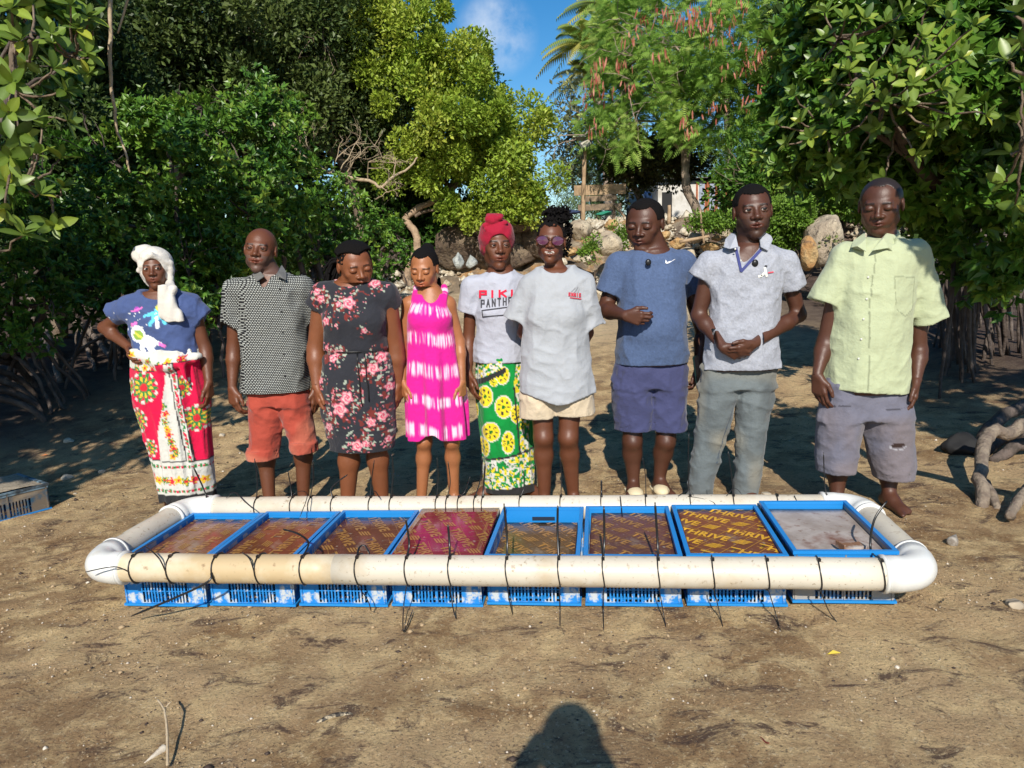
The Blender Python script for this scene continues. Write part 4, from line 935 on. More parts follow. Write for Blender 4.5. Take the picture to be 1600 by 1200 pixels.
strokes(p6, ts6, 'red_chest_print', word('ENNIE', 889, 457.5, 3.2, 4.5, 4.1, .08)+[(891, 465, 908, 467)], .75, lin(205, 60, 80)*.8); strokes(p6, ts6, 'grey_chest_print', [(893, 455, 899, 449), (898, 456, 903, 448), (903, 456, 905, 450)], .6, (.35, .35, .37))
hzpy = 602; LL = [(585, 815, 868, .13), (620, 813, 868, .13), (655, 812, 866, .125)]; LR = [(585, 862, 924, .13), (620, 863, 928, .13), (650, 864, 930, .125)]
TOPC = hzpy; o_, e_ = legs(Y, LL, LR, [(575, 818, 920, .13), (600, 816, 924, .13), (615, 815, 925, .13)])
cloth(p6, 'shorts', o_, 0.00760, fab, wrinkle(.008, 7, .6, 41), lambda V, U, W: solidc(V, lin(214, 196, 168)*.85, .08), e_)
c, x, f, u, h = p6['HF']; A = np.stack([x, f, u]); q_ = lambda a, b, z: c+h*(a*x+b*f+z*u)
hair_cap(p6, 1.04, -.10, .33, noise=.008, wide=.95, name='hair_cap')
cb = q_(.10, -.12, .55)
for i in range(150):
    rr = random.Random(i*7); t = rr.random()*6.28; v = unit((math.cos(t)*rr.random(), math.sin(t)*rr.random(), rr.uniform(-.4, 1))); mb_ = MB() if i == 0 else mb_
    if i < 115: p = cb+v*V3((.066, .066, .050))*(.7+.35*rr.random()); 
    else: p = q_(.31+.10*rr.random(), -.14-.2*rr.random(), rr.uniform(-.22, .5))
    pts = []; r0 = .005+.005*rr.random(); ax_ = unit((rr.random()-.5, rr.random()-.5, -1 if i > 114 else rr.random()-.5)); b1 = unit(np.cross(ax_, (1, .3, .2))); b2 = np.cross(ax_, b1)
    for k_ in range(9): pts.append(p+ax_*.0045*k_+r0*(b1*math.cos(k_*1.3)+b2*math.sin(k_*1.3)))
    mb_.tube(pts, .0042, 5)
mb_.ball(cb, (.058, .056, .044), 12, 8); o = part(p6, 'curly_bun', mb_, hair_m)
mb = MB(); ml = MB()
for s in (-1, 1):
    ctr = V3((s*.165, .445, .02)); ring = [q_(ctr[0]+.135*math.cos(a)*(1+.12*(math.sin(a) > 0)*s*math.cos(a)), ctr[1]-.10*abs(ctr[0]+.135*math.cos(a))**2*3, ctr[2]+.105*math.sin(a)) for a in np.linspace(0, 2*math.pi, 21)]
    mb.tube(ring, .0028, 6); mb.tube([q_(s*.29, .40, .06), q_(s*.36, .25, .05), q_(s*.36, -.05, .03)], .0024, 5)
    cen = q_(*ctr); ml.add([cen]+ring[:20], [(0, i+1, (i+1) % 20+1) for i in range(20)])
mb.tube([q_(-.04, .445, .05), q_(0, .46, .06), q_(.04, .445, .05)], .0026, 5)
g = part(p6, 'sunglasses', mb, mat('tortoise_frame', (.05, .012, .01), rough=.25)); me = ml.me('lens'); me.transform(Matrix.Translation(-Vector(p6['base']))); me.materials.append(mat('purple_lens', (.085, .02, .06), rough=.08, spec=.8)); l_ = link('lens', me); l_.parent = g

# ===== 7: man in blue t-shirt
Y = 4.2
T7 = [(392, 990, 1046, .085), (400, 972, 1068, .115), (430, 966, 1072, .142), (470, 967, 1071, .158), (510, 966, 1073, .178), (545, 963, 1074, .180), (568, 962, 1074, .165)]
p7 = person('heavy-set man in blue t-shirt and navy shorts holding a phone, looking down', Y, (1007, 351, 77, -28, 14, -3), (1022, 396), [(966, 404, .02), (1070, 402, .0)],
    [(945, 484, .02), (1099, 520, .12)], [(977, 493, -.22), (1091, 572, .02)], T7, [(990, 570), (1045, 570)], [(988, 690, -.02), (1040, 690, -.02)], [(990, 776, 0), (1030, 775, .02)],
    SK['deep'], arm=1.15, leg=1.0, eyes='down', mouth='neutral', toes=(-14, 14), wide=1.10, jaw=1.25, neckr=1.25,
    hands=(((.75, -.5, -.15), (.2, -.2, 1), (.3, .3, -1), .75, 1.0), ((-.15, -.3, -1), (-.5, -1, 0), (-1, 0, 0), .6, 1.0)))
s0, c0 = sleeve(p7, 0, (951, 457, .02), .070, .076); s1, c1 = sleeve(p7, 1, (1082, 450, .04), .066, .070)
def heather(c0_):
    def f(V, U, W): n = vn(V[:, 0]*330, V[:, 1]*330, V[:, 2]*330); return np.array(c0_)*(.8+.4*n)[:, None]*(.92+.16*fbm(V[:, 0]*6, V[:, 1]*6, V[:, 2]*6, 3))[:, None]
    return f
def col7(V, U, W):
    c = heather(lin(88, 108, 146)*.70)(V, U, W); fr = V[:, 1] < p7['Y']-.03
    pass; return c
hz = hemz(Y, 566, 1017)
ts7 = cloth(p7, 't_shirt', [('u', stack(rows(Y, T7), 2.2), 0)]+shoulders(p7, .048, .064)+s0+s1+[('u', ell(P(1018, 515, Y-.08), (.13, .12, .12)), .05)]+neckcut(p7, .035, -.045, (.092, .10, .058)), 0.00679, fab2, wrinkle(.008, 5, .8, 51), col7, [((hz[0], Y, hz[2]), (0, 0, -1), .05, .35)])
hzpy = 566; LL = [(565, 958, 1018, .145), (610, 957, 1018, .14), (674, 963, 1016, .125)]; LR = [(565, 1012, 1074, .145), (610, 1014, 1075, .14), (675, 1017, 1075, .125)]
TOPC = hzpy; o_, e_ = legs(Y, LL, LR, [(552, 960, 1072, .15), (575, 958, 1074, .15), (600, 958, 1074, .145)])
cloth(p7, 'shorts', o_, 0.00760, fab, wrinkle(.011, 6, .7, 55), lambda V, U, W: solidc(V, lin(74, 78, 118)*.75, .14), e_)
strokes(p7, ts7, 'white_tick_mark', [[(1040, 405.5), (1040.6, 409), (1042.5, 409.6)], [(1040, 405.5), (1042.5, 409.6), (1042, 412), (1039.6, 411)], [(1042.5, 409.6), (1056, 404.5), (1045, 411.2), (1042, 412)]], 1, (.8, .8, .82))
hair_cap(p7, 1.035, -.08, .34, wide=1.10)
mic(p7, 1013, 410, -.15)
for a in p7['A']:
    mb = MB(); g = a-V3((0, 0, .078)); mb.ball(g+V3((-.005, -.085, .035)), (.048, .075, .030), 14, 8); mb.box(tuple(g+V3((-.045, -.17, .0))), tuple(g+V3((.045, .075, .014)))); part(p7, 'slipper', mb, mat('cream_rubber', (.68, .58, .38), rough=.6))

# ===== 8: man in grey polo
Y = 3.97
T8 = [(384, 1148, 1198, .08), (398, 1112, 1226, .10), (420, 1108, 1222, .125), (470, 1111, 1216, .135), (530, 1107, 1213, .135), (560, 1102, 1215, .138), (576, 1100, 1217, .138)]
p8 = person('tall young man in pale grey polo shirt and grey jeans with hands clasped', Y, (1176, 331, 84, -8, 2, 3), (1172, 384), [(1108, 404), (1229, 402)],
    [(1091, 493, .03), (1248, 492, .03)], [(1130, 543, -.16), (1177, 538, -.17)], T8, [(1130, 580), (1185, 580)], [(1112, 670, .03), (1172, 670, .03)], [(1092, 792, 0), (1165, 793, 0)],
    SK['deep'], arm=1.02, leg=.9, eyes='open', mouth='neutral', toes=(-14, 14), stubble=(.02, .018, .016), gaze=(.1, 0),
    hands=(((.95, -.2, -.45), (.2, -.5, .9), (0, 1, -.3), .55, .98), ((-.95, -.25, -.40), (-.2, -.5, .9), (0, 1, -.2), .7, .98)))
s0, c0 = sleeve(p8, 0, (1096, 435, .01), .064, .068); s1, c1 = sleeve(p8, 1, (1239, 448, .01), .062, .070)
nv = lin(60, 66, 120)
def col8(V, U, W):
    c = heather(lin(190, 194, 206)*.66)(V, U, W); fr = V[:, 1] < p8['Y']-.03
    pass
    return c
hz = hemz(Y, 574, 1157); vcut = [('s', cone(P(1173, 384, Y-.075), P(1160, 411, Y-.125), .052, .026), .006)]
po = cloth(p8, 'polo_shirt', [('u', stack(rows(Y, T8)), 0)]+shoulders(p8, .044, .056)+s0+s1+neckcut(p8, .05, -.03, (.078, .085, .06))+vcut, 0.00655, fab, wrinkle(.009, 6, .7, 61), col8, [((hz[0], Y, hz[2]), (0, 0, -1), .05, .3)])
collar(p8, [(1143, 364, .02), (1150, 367, -.06), (1154, 386, -.115), (1140, 389, -.12), (1131, 386, -.08), (1134, 373, .0)], [(1194, 362, .02), (1205, 368, -.02), (1208, 374, -.06), (1200, 392, -.12), (1189, 386, -.125), (1187, 372, -.06)], fab, lin(196, 200, 210)*.68)
strokes(p8, po, 'navy_placket', [(1150, 388, 1158, 423), (1188, 391, 1159, 423)], 2.2, nv); strokes(p8, po, 'embroidered_figure', [(1195, 419, 1198, 431), (1190, 431, 1195, 426), (1186, 432, 1191, 430)], 1.8, (.74, .74, .68)); strokes(p8, po, 'red_stitching', [(1201, 426, 1208, 425)], 1.0, (.65, .08, .12)); strokes(p8, po, 'black_stitching', [(1196, 415.5, 1198, 415.5), (1190, 430, 1193, 430)], 1.3, (.05, .05, .06))
button(p8, [front_y(po, p8, 1157, 407), P(1149, 389, Y-.125)]); mic(p8, 1180, 411, -.135)
hzpy = 581; LL = [(575, 1097, 1160, .12), (623, 1091, 1150, .115), (667, 1087, 1137, .10), (711, 1081, 1127, .09), (773, 1073, 1111, .082), (788, 1071, 1110, .082)]; LR = [(575, 1150, 1213, .12), (623, 1150, 1206, .115), (667, 1152, 1194, .10), (711, 1151, 1189, .09), (773, 1147, 1182, .082), (788, 1146, 1183, .082)]
TOPC = hzpy; o_, e_ = legs(Y, LL, LR, [(555, 1100, 1212, .12), (580, 1097, 1214, .125), (605, 1095, 1211, .12)])
def colj(V, U, W):
    c = tcol(lin(112, 120, 122)*.8, lin(70, 74, 76)*.8, .8)(V, U, W); m = np.clip((vn(V[:, 0]*6+2, V[:, 1]*6, V[:, 2]*5)-.62)*4, 0, 1)[:, None]*.5; c = c*(1-m)+lin(150, 140, 118)*m
    e = np.minimum(seg(U, W, 1142, 625, 1128, 670), seg(U, W, 1128, 670, 1114, 720)); put(c, (e < .8) & (V[:, 1] < p8['Y']), (.05, .07, .10)); return c
cloth(p8, 'jeans', o_, 0.00725, denim, wrinkle(.009, 7, 1.5, 63), colj, e_)
hair_cap(p8, 1.04, -.05, .30, noise=.003, wide=1.0)

# ===== 9: man in light green shirt
Y = 3.75
T9 = [(376, 1350, 1402, .085), (386, 1316, 1432, .11), (410, 1308, 1432, .135), (450, 1304, 1424, .145), (500, 1300, 1417, .15), (550, 1294, 1416, .15), (590, 1287, 1416, .15), (612, 1284, 1416, .15)]
p9 = person('shaven-headed man in pale green shirt and torn grey shorts at the right end', Y, (1376, 322, 84, -32, 14, 0), (1382, 374), [(1318, 392), (1430, 390)],
    [(1289, 535, .04), (1436, 548, .02)], [(1277, 586, -.04), (1432, 592, -.06)], T9, [(1320, 600), (1385, 600)], [(1311, 720, .02), (1392, 725, .03)], [(1306, 812, 0), (1386, 822, 0)],
    SK['deep'], arm=1.05, leg=1.0, eyes='down', mouth='neutral', toes=(-20, 5), wide=1.08, jaw=1.1, neckr=1.0,
    hands=(((.08, -.2, -1), (.6, -1, 0), (1, 0, 0), .35, 1.05), ((-.12, -.2, -1), (-.6, -1, 0), (-1, 0, 0), .35, 1.05)))
s0, c0 = sleeve(p9, 0, (1287, 473, .01), .070, .080); s1, c1 = sleeve(p9, 1, (1449, 498, .02), .070, .098)
GS = lin(206, 216, 176)*.68
def col9(V, U, W):
    c = solidc(V, GS, .04); c *= (.97+.06*vn(V[:, 0]*260, V[:, 1]*4, V[:, 2]*4))[:, None]; fr = V[:, 1] < p9['Y']-.02
    e = np.minimum(seg(U, W, 1350, 398, 1336, 480), seg(U, W, 1336, 480, 1334, 604)); put(c, fr & (e < .9), GS*.55); pk = inpoly(U, W, [(1372,430),(1411,432),(1408,482),(1392,492),(1374,480)]); pi = inpoly(U, W, [(1373.6,432),(1409.5,434),(1406.5,481),(1392,490),(1375.5,479)]); put(c, fr & pk & ~pi, GS*.62); return c
hz = hemz(Y, 608, 1350); vcut = [('s', cone(p9['nb']+V3((-.02, -.11, .0)), P(1356, 396, Y-.15), .042, .006), .006)]
sh9 = cloth(p9, 'shirt', [('u', stack(rows(Y, T9)), 0)]+shoulders(p9, .046, .062)+s0+s1+neckcut(p9, .05, -.03, (.08, .085, .06))+vcut, 0.00702, fab, wrinkle(.009, 5, .45, 71), col9, [((hz[0], Y, hz[2]), (-.09, 0, -1), .05, .35)])
collar(p9, [(1352, 363, .02), (1353, 374, -.09), (1354, 394, -.14), (1340, 384, -.13), (1330, 387, -.11), (1334, 376, -.05)], [(1394, 352, .04), (1407, 362, .0), (1409, 378, -.06), (1399, 397, -.12), (1388, 388, -.135), (1362, 392, -.15), (1380, 372, -.10)], fab, GS)
button(p9, [front_y(sh9, p9, x_, y_) for x_, y_ in ((1357, 434), (1353, 466), (1349, 498), (1345, 530), (1342, 560))])
hzpy = 616; LL = [(600, 1286, 1350, .14), (660, 1281, 1345, .135), (710, 1280, 1336, .125), (740, 1280, 1332, .12)]; LR = [(600, 1342, 1416, .14), (660, 1346, 1422, .135), (710, 1360, 1424, .125), (750, 1369, 1426, .12)]
TOPC = hzpy; o_, e_ = legs(Y, LL, LR, [(590, 1288, 1414, .14), (615, 1284, 1418, .145), (650, 1282, 1421, .14)])
def c9(V, U, W):
    c = tcol(lin(122, 122, 138)*.75, lin(140, 124, 118)*.7, .5)(V, U, W); fr = V[:, 1] < 3.75
    put(c, fr & (np.hypot((U-1385)/10, (W-687+(U-1385)*.1)/3.4) < 1), (.03, .015, .012)); put(c, fr & (np.abs(np.hypot((U-1385)/11, (W-689)/5.4)-1) < .12) & (W > 688), lin(180, 180, 188)*.8)
    for x0, x1, y in ((1286, 1312, 630), (1366, 1412, 632)): put(c, fr & (seg(U, W, x0, y, x1, y-2) < 1), lin(80, 78, 88)*.6)
    return c
cloth(p9, 'shorts', o_, 0.00760, fab, wrinkle(.009, 6, .9, 73), c9, e_, 'ragged grey shorts torn at one knee')

hair_cap(p9, 1.012, -.10, .36, mat('cropped_hair', (.022, .014, .011), rough=.45, spec=.5), noise=.0008, wide=1.08)
# phone held by person 7
mb = MB(); c_ = P(1089, 577, 4.2-.075); T = Matrix.Translation(Vector(c_)) @ Matrix.Rotation(math.radians(-8), 4, 'Y') @ Matrix.Rotation(math.radians(55), 4, 'Z')
ph = empty('mobile_phone', c_, 'black mobile phone held low in the hand of the man in the blue t-shirt', 'phone')
mb.box((-.036, -.0045, -.078), (.036, .0045, .078), T); me = mb.me('case'); me.transform(Matrix.Translation(-Vector(c_))); bmx = bmesh.new(); bmx.from_mesh(me); bmesh.ops.bevel(bmx, geom=bmx.edges[:], offset=.003, segments=2, affect='EDGES'); bmx.to_mesh(me); bmx.free(); me.materials.append(mat('phone_case', (.01, .03, .028), rough=.3)); o = link('case', me); o.parent = ph
mb = MB(); mb.box((-.033, -.0056, -.074), (.033, -.0047, .074), T); me = mb.me('screen'); me.transform(Matrix.Translation(-Vector(c_))); me.materials.append(mat('phone_screen', (.006, .007, .009), rough=.08)); o = link('screen', me); o.parent = ph
# ---------------------------------------------------------------- the pipe frame with its crates
yw = math.radians(7.0); RM = Matrix(((math.cos(yw), math.sin(yw), 0, -.14), (-math.sin(yw), math.cos(yw), 0, 2.84), (.028, 0, 1, gz1(-.14, 3.0)+.004), (0, 0, 0, 1)))
blue = mat('blue_plastic', (.014, .22, .58), rough=.42, spec=.4, noise=[(3.5, (.30, .36, .42), .68, .80)], bump=[(60, .1, .002)])
bdirty = mat('scaled_blue_plastic', (.012, .20, .56), rough=.6, noise=[(24, (.46, .50, .53), .49, .60), (6, (.42, .45, .47), .55, .66)], bump=[(70, .3, .003)])
bgrey = mat('mud_greyed_plastic', (.03, .18, .42), rough=.7, noise=[(20, (.33, .31, .28), .36, .50), (4, (.30, .28, .25), .40, .55)], bump=[(70, .3, .003)])
pvc = mat('weathered_pvc', (.56, .51, .42), rough=.42, noise=[(3.2, (.42, .31, .17), .52, .74), (30, (.30, .22, .14), .60, .72), (1.1, (.62, .57, .47), .5, .7), (60, (.30, .23, .15), .62, .70)], bump=[(50, .12, .002)])
pvcb = mat('stained_pvc', (.50, .38, .22), rough=.45, noise=[(4, (.62, .54, .40), .45, .65), (30, (.28, .19, .10), .62, .74)], bump=[(50, .12, .002)])
white = mat('white_pvc', (.68, .68, .65), rough=.3, noise=[(9, (.62, .58, .50), .62, .78)])
tie_m = mat('black_nylon', (.012, .012, .013), rough=.3, spec=.5)
fr = empty('pipe_frame', (0, 0, 0), 'long rectangular frame of cream plastic pipes with white elbows strapped with black ties', 'pipe frame'); fr.matrix_world = RM
def sub(name, mb, m, parent, base=RM): o = link(name, mb.me(name), None, m); o.parent = parent; return o
AS, BF, BB, PR, PZ = 1.69, -.072, .685, .0605, .192; ER = .105
def pipe(p, q, r, m):
    mb = MB(); n = 12; p, q = Vector(p), Vector(q); mb.tube([p+(q-p)*i/n+Vector((0, 0, random.gauss(0, .0012))) for i in range(n+1)], r, 28); return sub('pipe', mb, m, fr)
pipe((-AS+ER, BF, PZ), (-.6, BF, PZ), PR, pvcb); pipe((-.6, BF, PZ), (AS-ER, BF, PZ), PR+.0004, pvc)
pipe((-AS+ER, BB, PZ), (AS-ER, BB, PZ), PR, pvc); pipe((-AS, BF+ER, PZ), (-AS, BB-ER, PZ), PR, pvc); pipe((AS, BF+ER, PZ), (AS, BB-ER, PZ), PR, pvc)
for sx_, sy_ in ((-1, -1), (1, -1), (-1, 1), (1, 1)):
    cx_, cy_ = sx_*(AS-ER), (BF+ER) if sy_ < 0 else (BB-ER); mb = MB(); pts = []; rr_ = []
    pts.append((cx_-sx_*.05, cy_+sy_*ER, PZ)); rr_.append(PR+.0085); pts.append((cx_-sx_*.001, cy_+sy_*ER, PZ)); rr_.append(PR+.0085)
    for k in range(1, 10):
        a = math.pi/2*k/10; pts.append((cx_+sx_*math.sin(a)*ER, cy_+sy_*math.cos(a)*ER, PZ)); rr_.append(PR+.006)
    pts.append((cx_+sx_*ER, cy_+sy_*.001, PZ)); rr_.append(PR+.0085); pts.append((cx_+sx_*ER, cy_-sy_*.05, PZ)); rr_.append(PR+.0085)
    mb.tube(pts, rr_, 28); e_ = sub('elbow', mb, white, fr)
    for p_, q_ in (((cx_-sx_*.058, cy_+sy_*ER, PZ), (cx_-sx_*.045, cy_+sy_*ER, PZ)), ((cx_+sx_*ER, cy_-sy_*.058, PZ), (cx_+sx_*ER, cy_-sy_*.045, PZ))):
        mb = MB(); mb.tube([p_, q_], PR+.0115, 28); o = link('socket_ring', mb.me('socket_ring'), None, white); o.parent = e_
# crates
CW, CD, CH = .392, .605, .215
def panel(mb_s, mb_l, L_, T, groups, zlo=.012, zhi=.128):
    """one side wall: solid areas to mb_s, the slotted lattice to mb_l; T maps (along, out, z)"""
    xs_ = []; mb_s.box((0, -.004, zhi), (L_, 0, CH-.012), T); mb_s.box((0, -.004, .0), (L_, .0, zlo), T)
    prev = 0
    for g0, g1 in groups: mb_s.box((prev, -.004, zlo), (g0, 0, zhi), T); xs_.append((g0, g1)); prev = g1
    mb_s.box((prev, -.004, zlo), (L_, 0, zhi), T)
    for q in [0.0, L_-.006]+[(a_+b_)/2 for a_, b_ in zip([g[1] for g in groups[:-1]], [g[0] for g in groups[1:]])]: mb_s.box((q, 0, .012), (q+.006, .006, CH-.014), T)
    for g0, g1 in xs_:
        n = int(round((g1-g0)/.0145)); st = (g1-g0)/n
        for k in range(1, n): mb_l.box((g0+k*st-.0032, -.005, zlo), (g0+k*st+.0032, .001, zhi), T)
        mb_l.box((g0, -.0035, .062), (g1, -.001, .066), T)
dslot = mat('slot_shade', (.01, .02, .04), rough=.8)  # near-black colour stands for the shade inside the grip opening
def make_crate(mdirt):
    body, lat, rim, flo, bck, grp = MB(), MB(), MB(), MB(), MB(), MB(); w2 = CW/2
    Tf = Matrix.Translation((-w2+.012, .012, 0)) @ Matrix(((1, 0, 0, 0), (0, -1, 0, 0), (0, 0, 1, 0), (0, 0, 0, 1)))
    Tb = Matrix.Translation((-w2+.012, CD-.012, 0))
    Tl = Matrix.Translation((-w2+.012, .012, 0)) @ Matrix(((0, -1, 0, 0), (1, 0, 0, 0), (0, 0, 1, 0), (0, 0, 0, 1)))
    Tr = Matrix.Translation((w2-.012, .012, 0)) @ Matrix(((0, 1, 0, 0), (1, 0, 0, 0), (0, 0, 1, 0), (0, 0, 0, 1)))
    L1, L2 = CW-.024, CD-.024
    panel(body, lat, L1, Tf, [(.078, .178), (.190, .290)]); panel(bck, lat, L1, Tb, [(.078, .178), (.190, .290)]); grp.box((-.055, CD-.0185, .150), (.055, CD-.0165, .168))
    g4 = [(.07, .17), (.185, .285), (.30, .40), (.415, .515)]; panel(body, lat, L2, Tl, g4); panel(body, lat, L2, Tr, g4)
    for (x0, y0, x1, y1) in ((-w2, 0, w2, .018), (-w2, CD-.018, w2, CD), (-w2, .018, -w2+.018, CD-.018), (w2-.018, .018, w2, CD-.018)): rim.box((x0, y0, CH-.014), (x1, y1, CH)); flo.box((x0+.002*(x0 < 0), y0+.001, 0), (x1, y1, .010))
    rim.box((-w2+.006, .006, CH-.034), (w2-.006, .014, CH-.0145)); rim.box((-w2+.006, CD-.014, CH-.034), (w2-.006, CD-.006, CH-.0145))
    for k in range(9): x_ = -w2+.03+k*(CW-.06)/8; flo.box((x_-.006, .02, .011), (x_+.006, CD-.02, .018))
    for k in range(11): y_ = .03+k*(CD-.06)/10; flo.box((-w2+.02, y_-.006, .0185), (w2-.02, y_+.006, .023))
    mes = {}
    for nm, mb, m_ in (('side_wall', body, mdirt), ('slatted_lattice', lat, mdirt), ('back_wall', bck, blue), ('grip_slot', grp, dslot), ('rim', rim, blue), ('floor_grid', flo, blue)): me = mb.me(nm); me.materials.append(m_); mes[nm] = me
    return mes
cm = [make_crate(bdirty), make_crate(bgrey)]
labs = ['leftmost blue crate in the pipe frame, its rust-brown board lettered upright', 'second blue crate from the left in the pipe frame', 'blue crate in front of the woman in the black floral dress', 'blue crate hidden under the raised reddish board',
        'blue crate at the middle whose board sits low, showing its back wall', 'blue crate in the frame in front of the man in the blue t-shirt', 'blue crate under the brightly lettered orange-brown board', 'rightmost blue crate of the frame with mud-greyed sides']
blabs = ['glossy rust-brown board with upright yellow lettering in the leftmost crate', 'brown board with upright yellow lettering in the second crate from the left', 'dark brown board lettered at a slant in the third crate from the left', 'wine-red board lying raised on the rim of its crate',
         'olive-brown board sunk lower in its crate than all others', 'dull brown board with slanted yellow lettering in the sixth crate', 'orange-brown board with the brightest yellow lettering and a pale smear', 'worn whitish board with hardly any lettering in the rightmost crate']
def board_mat(nm, c, rough, extra=None): return mat(nm, c, rough=rough, spec=.5, noise=[(2.2, tuple(v*.6 for v in c), .45, .7)]+(extra or [(5, (.34, .27, .20), .58, .76), (28, (.40, .34, .27), .62, .72)]), bump=[(6, .04, .01)])
bcol = [((.21, .080, .042), .18), ((.18, .062, .030), .18), ((.13, .046, .026), .16), ((.21, .028, .038), .12), ((.12, .070, .032), .18), ((.14, .056, .040), .35), ((.20, .060, .024), .4), ((.30, .25, .22), .5)]
ang = [82, 84, -58, -62, -48, -42, -33, -40]; yel = mat('yellow_print', (.33, .17, .045), rough=.3, noise=[(14, (.20, .09, .03), .52, .64)]); yel2 = mat('bright_yellow_print', (.66, .36, .03), rough=.45, noise=[(18, (.25, .10, .03), .62, .72)])
cu = bpy.data.curves.new('t', 'FONT'); cu.body = 'THRIVE'; cu.size = .066; cu.offset = .0022; cu.resolution_u = 2; cu.space_character = 1.05
to = bpy.data.objects.new('t', cu); COL.objects.link(to); bpy.context.view_layer.update(); tme = bpy.data.meshes.new_from_object(to.evaluated_get(bpy.context.evaluated_depsgraph_get())); bpy.data.objects.remove(to)
tw = max(v.co.x for v in tme.vertices)
def printed(bw, bd, angle, seed, keep=1.0):
    rr = random.Random(seed); bm = bmesh.new(); R_ = Matrix.Rotation(math.radians(angle), 4, 'Z')
    for r in range(-7, 8):
        off = (r % 3)*.085+rr.uniform(-.01, .01)
        for c_ in range(-4, 5):
            x_, y_ = c_*(tw+.125)+off, r*.094
            if rr.random() > keep: continue
            n0 = len(bm.verts); bm.from_mesh(tme); bm.verts.ensure_lookup_table()
            for v in bm.verts[n0:]: v.co = R_ @ Vector((v.co.x+x_, v.co.y+y_, .0006))
            for s_ in range(4):   # striped emblem between the words
                a_ = x_+tw+.018; b_ = y_+s_*.012; q = [(a_+s_*.006, b_), (a_+.055+s_*.006, b_), (a_+.062+s_*.006, b_+.0075), (a_+.007+s_*.006, b_+.0075)]; bm.faces.new([bm.verts.new(R_ @ Vector((u_, v_, .0006))) for u_, v_ in q])
    for k in (range(-12, 13) if keep > .5 else ()):
        for A_ in (0, 1):
            q = [(-.6, k*.055), (.6, k*.055), (.6, k*.055+.0016), (-.6, k*.055+.0016)]; z_ = .0003+.0001*A_
            if A_: q = [(b_, a_) for a_, b_ in q][::-1]
            R2 = Matrix.Rotation(math.radians(angle-8), 4, 'Z'); bm.faces.new([bm.verts.new(R2 @ Vector((u_, v_, z_))) for u_, v_ in q])
    for n_, d_ in (((1, 0, 0), bw/2-.004), ((-1, 0, 0), bw/2-.004), ((0, 1, 0), bd/2-.004), ((0, -1, 0), bd/2-.004)):
        bmesh.ops.bisect_plane(bm, geom=bm.verts[:]+bm.edges[:]+bm.faces[:], plane_co=Vector(n_)*d_, plane_no=n_, clear_outer=True)
    me = bpy.data.meshes.new('print'); bm.to_mesh(me); bm.free(); return me
zb = [.186, .190, .184, .222, .150, .188, .200, .196]
for i in range(8):
    a = -1.625+.40625*(i+.5)
    cr_ = empty('crate', (0, 0, 0), labs[i], 'crate', 'blue crates in the pipe frame'); jz = random.uniform(-.006, .006) if i < 7 else .012
    cr_.matrix_world = RM @ Matrix.Translation((a, random.uniform(-.006, .006), jz+.004)) @ Matrix.Rotation(math.radians(random.uniform(-.5, .5)), 4, 'Z')
    for nm, me in cm[1 if i == 7 else 0].items():
        o = link(nm, me); o.parent = cr_
        if nm in ('slatted_lattice', 'floor_grid'): o['kind'] = 'stuff'
    bw, bd = (.352, .562) if i != 3 else (.385, .59)
    bo_ = empty('board', (0, 0, 0), blabs[i], 'board', 'boards lying in the crates'); bo_.matrix_world = RM @ Matrix.Translation((a+(-.01 if i == 4 else 0), CD/2+(-.012 if i == 4 else 0), zb[i])) @ Matrix.Rotation(math.radians(random.uniform(-.6, .6)), 4, 'Z') @ Matrix.Rotation(math.radians((.6, .3, .8, .3, 2.0, .5, .5, .4)[i]), 4, 'X')
    if i == 4: bd = .53
    mb = MB(); mb.box((-bw/2, -bd/2, -.014), (bw/2, bd/2, 0)); ex = [(4.5, (.42, .37, .34), .40, .55), (3.1, (.17, .07, .045), .54, .66), (26, (.20, .12, .09), .56, .68)] if i == 7 else None
    bme = mb.me('panel'); bx = bmesh.new(); bx.from_mesh(bme); bmesh.ops.subdivide_edges(bx, edges=bx.edges[:], cuts=9, use_grid_fill=True)
    for v in bx.verts: v.co.z += .0022*math.sin(v.co.x*9+i)*math.cos(v.co.y*7)
    bx.to_mesh(bme); bx.free(); bme.polygons.foreach_set('use_smooth', [True]*len(bme.polygons)); bme.materials.append(board_mat('film_board', bcol[i][0], bcol[i][1], ex))
    bb = link('panel', bme); bb.parent = bo_
    pm = printed(bw, bd, ang[i], i, 1.0 if i < 7 else .10)
    for v in pm.vertices: v.co.z += .0022*math.sin(v.co.x*9+i)*math.cos(v.co.y*7)+.0006
    pm.materials.append(yel2 if i == 6 else yel); po_ = link('print', pm); po_.parent = bo_
wb = MB(); c_ = RM @ Vector((-1.625+.40625*7.62, .10, .205)); wb.box((-.05, -.025, 0), (.05, .025, .012), Matrix.Rotation(.15, 4, 'Z')); wb.box((-.052, -.028, .001), (-.045, .026, .026), Matrix.Rotation(.2, 4, 'Z')); o = wb.build('wood_scrap', mat('wet_ply', (.22, .11, .06), rough=.6, noise=(12, (.45, .40, .36), .45, .6))); o.location = c_; tag(o, 'small broken piece of plywood lying on the worn whitish board', 'wood scrap')
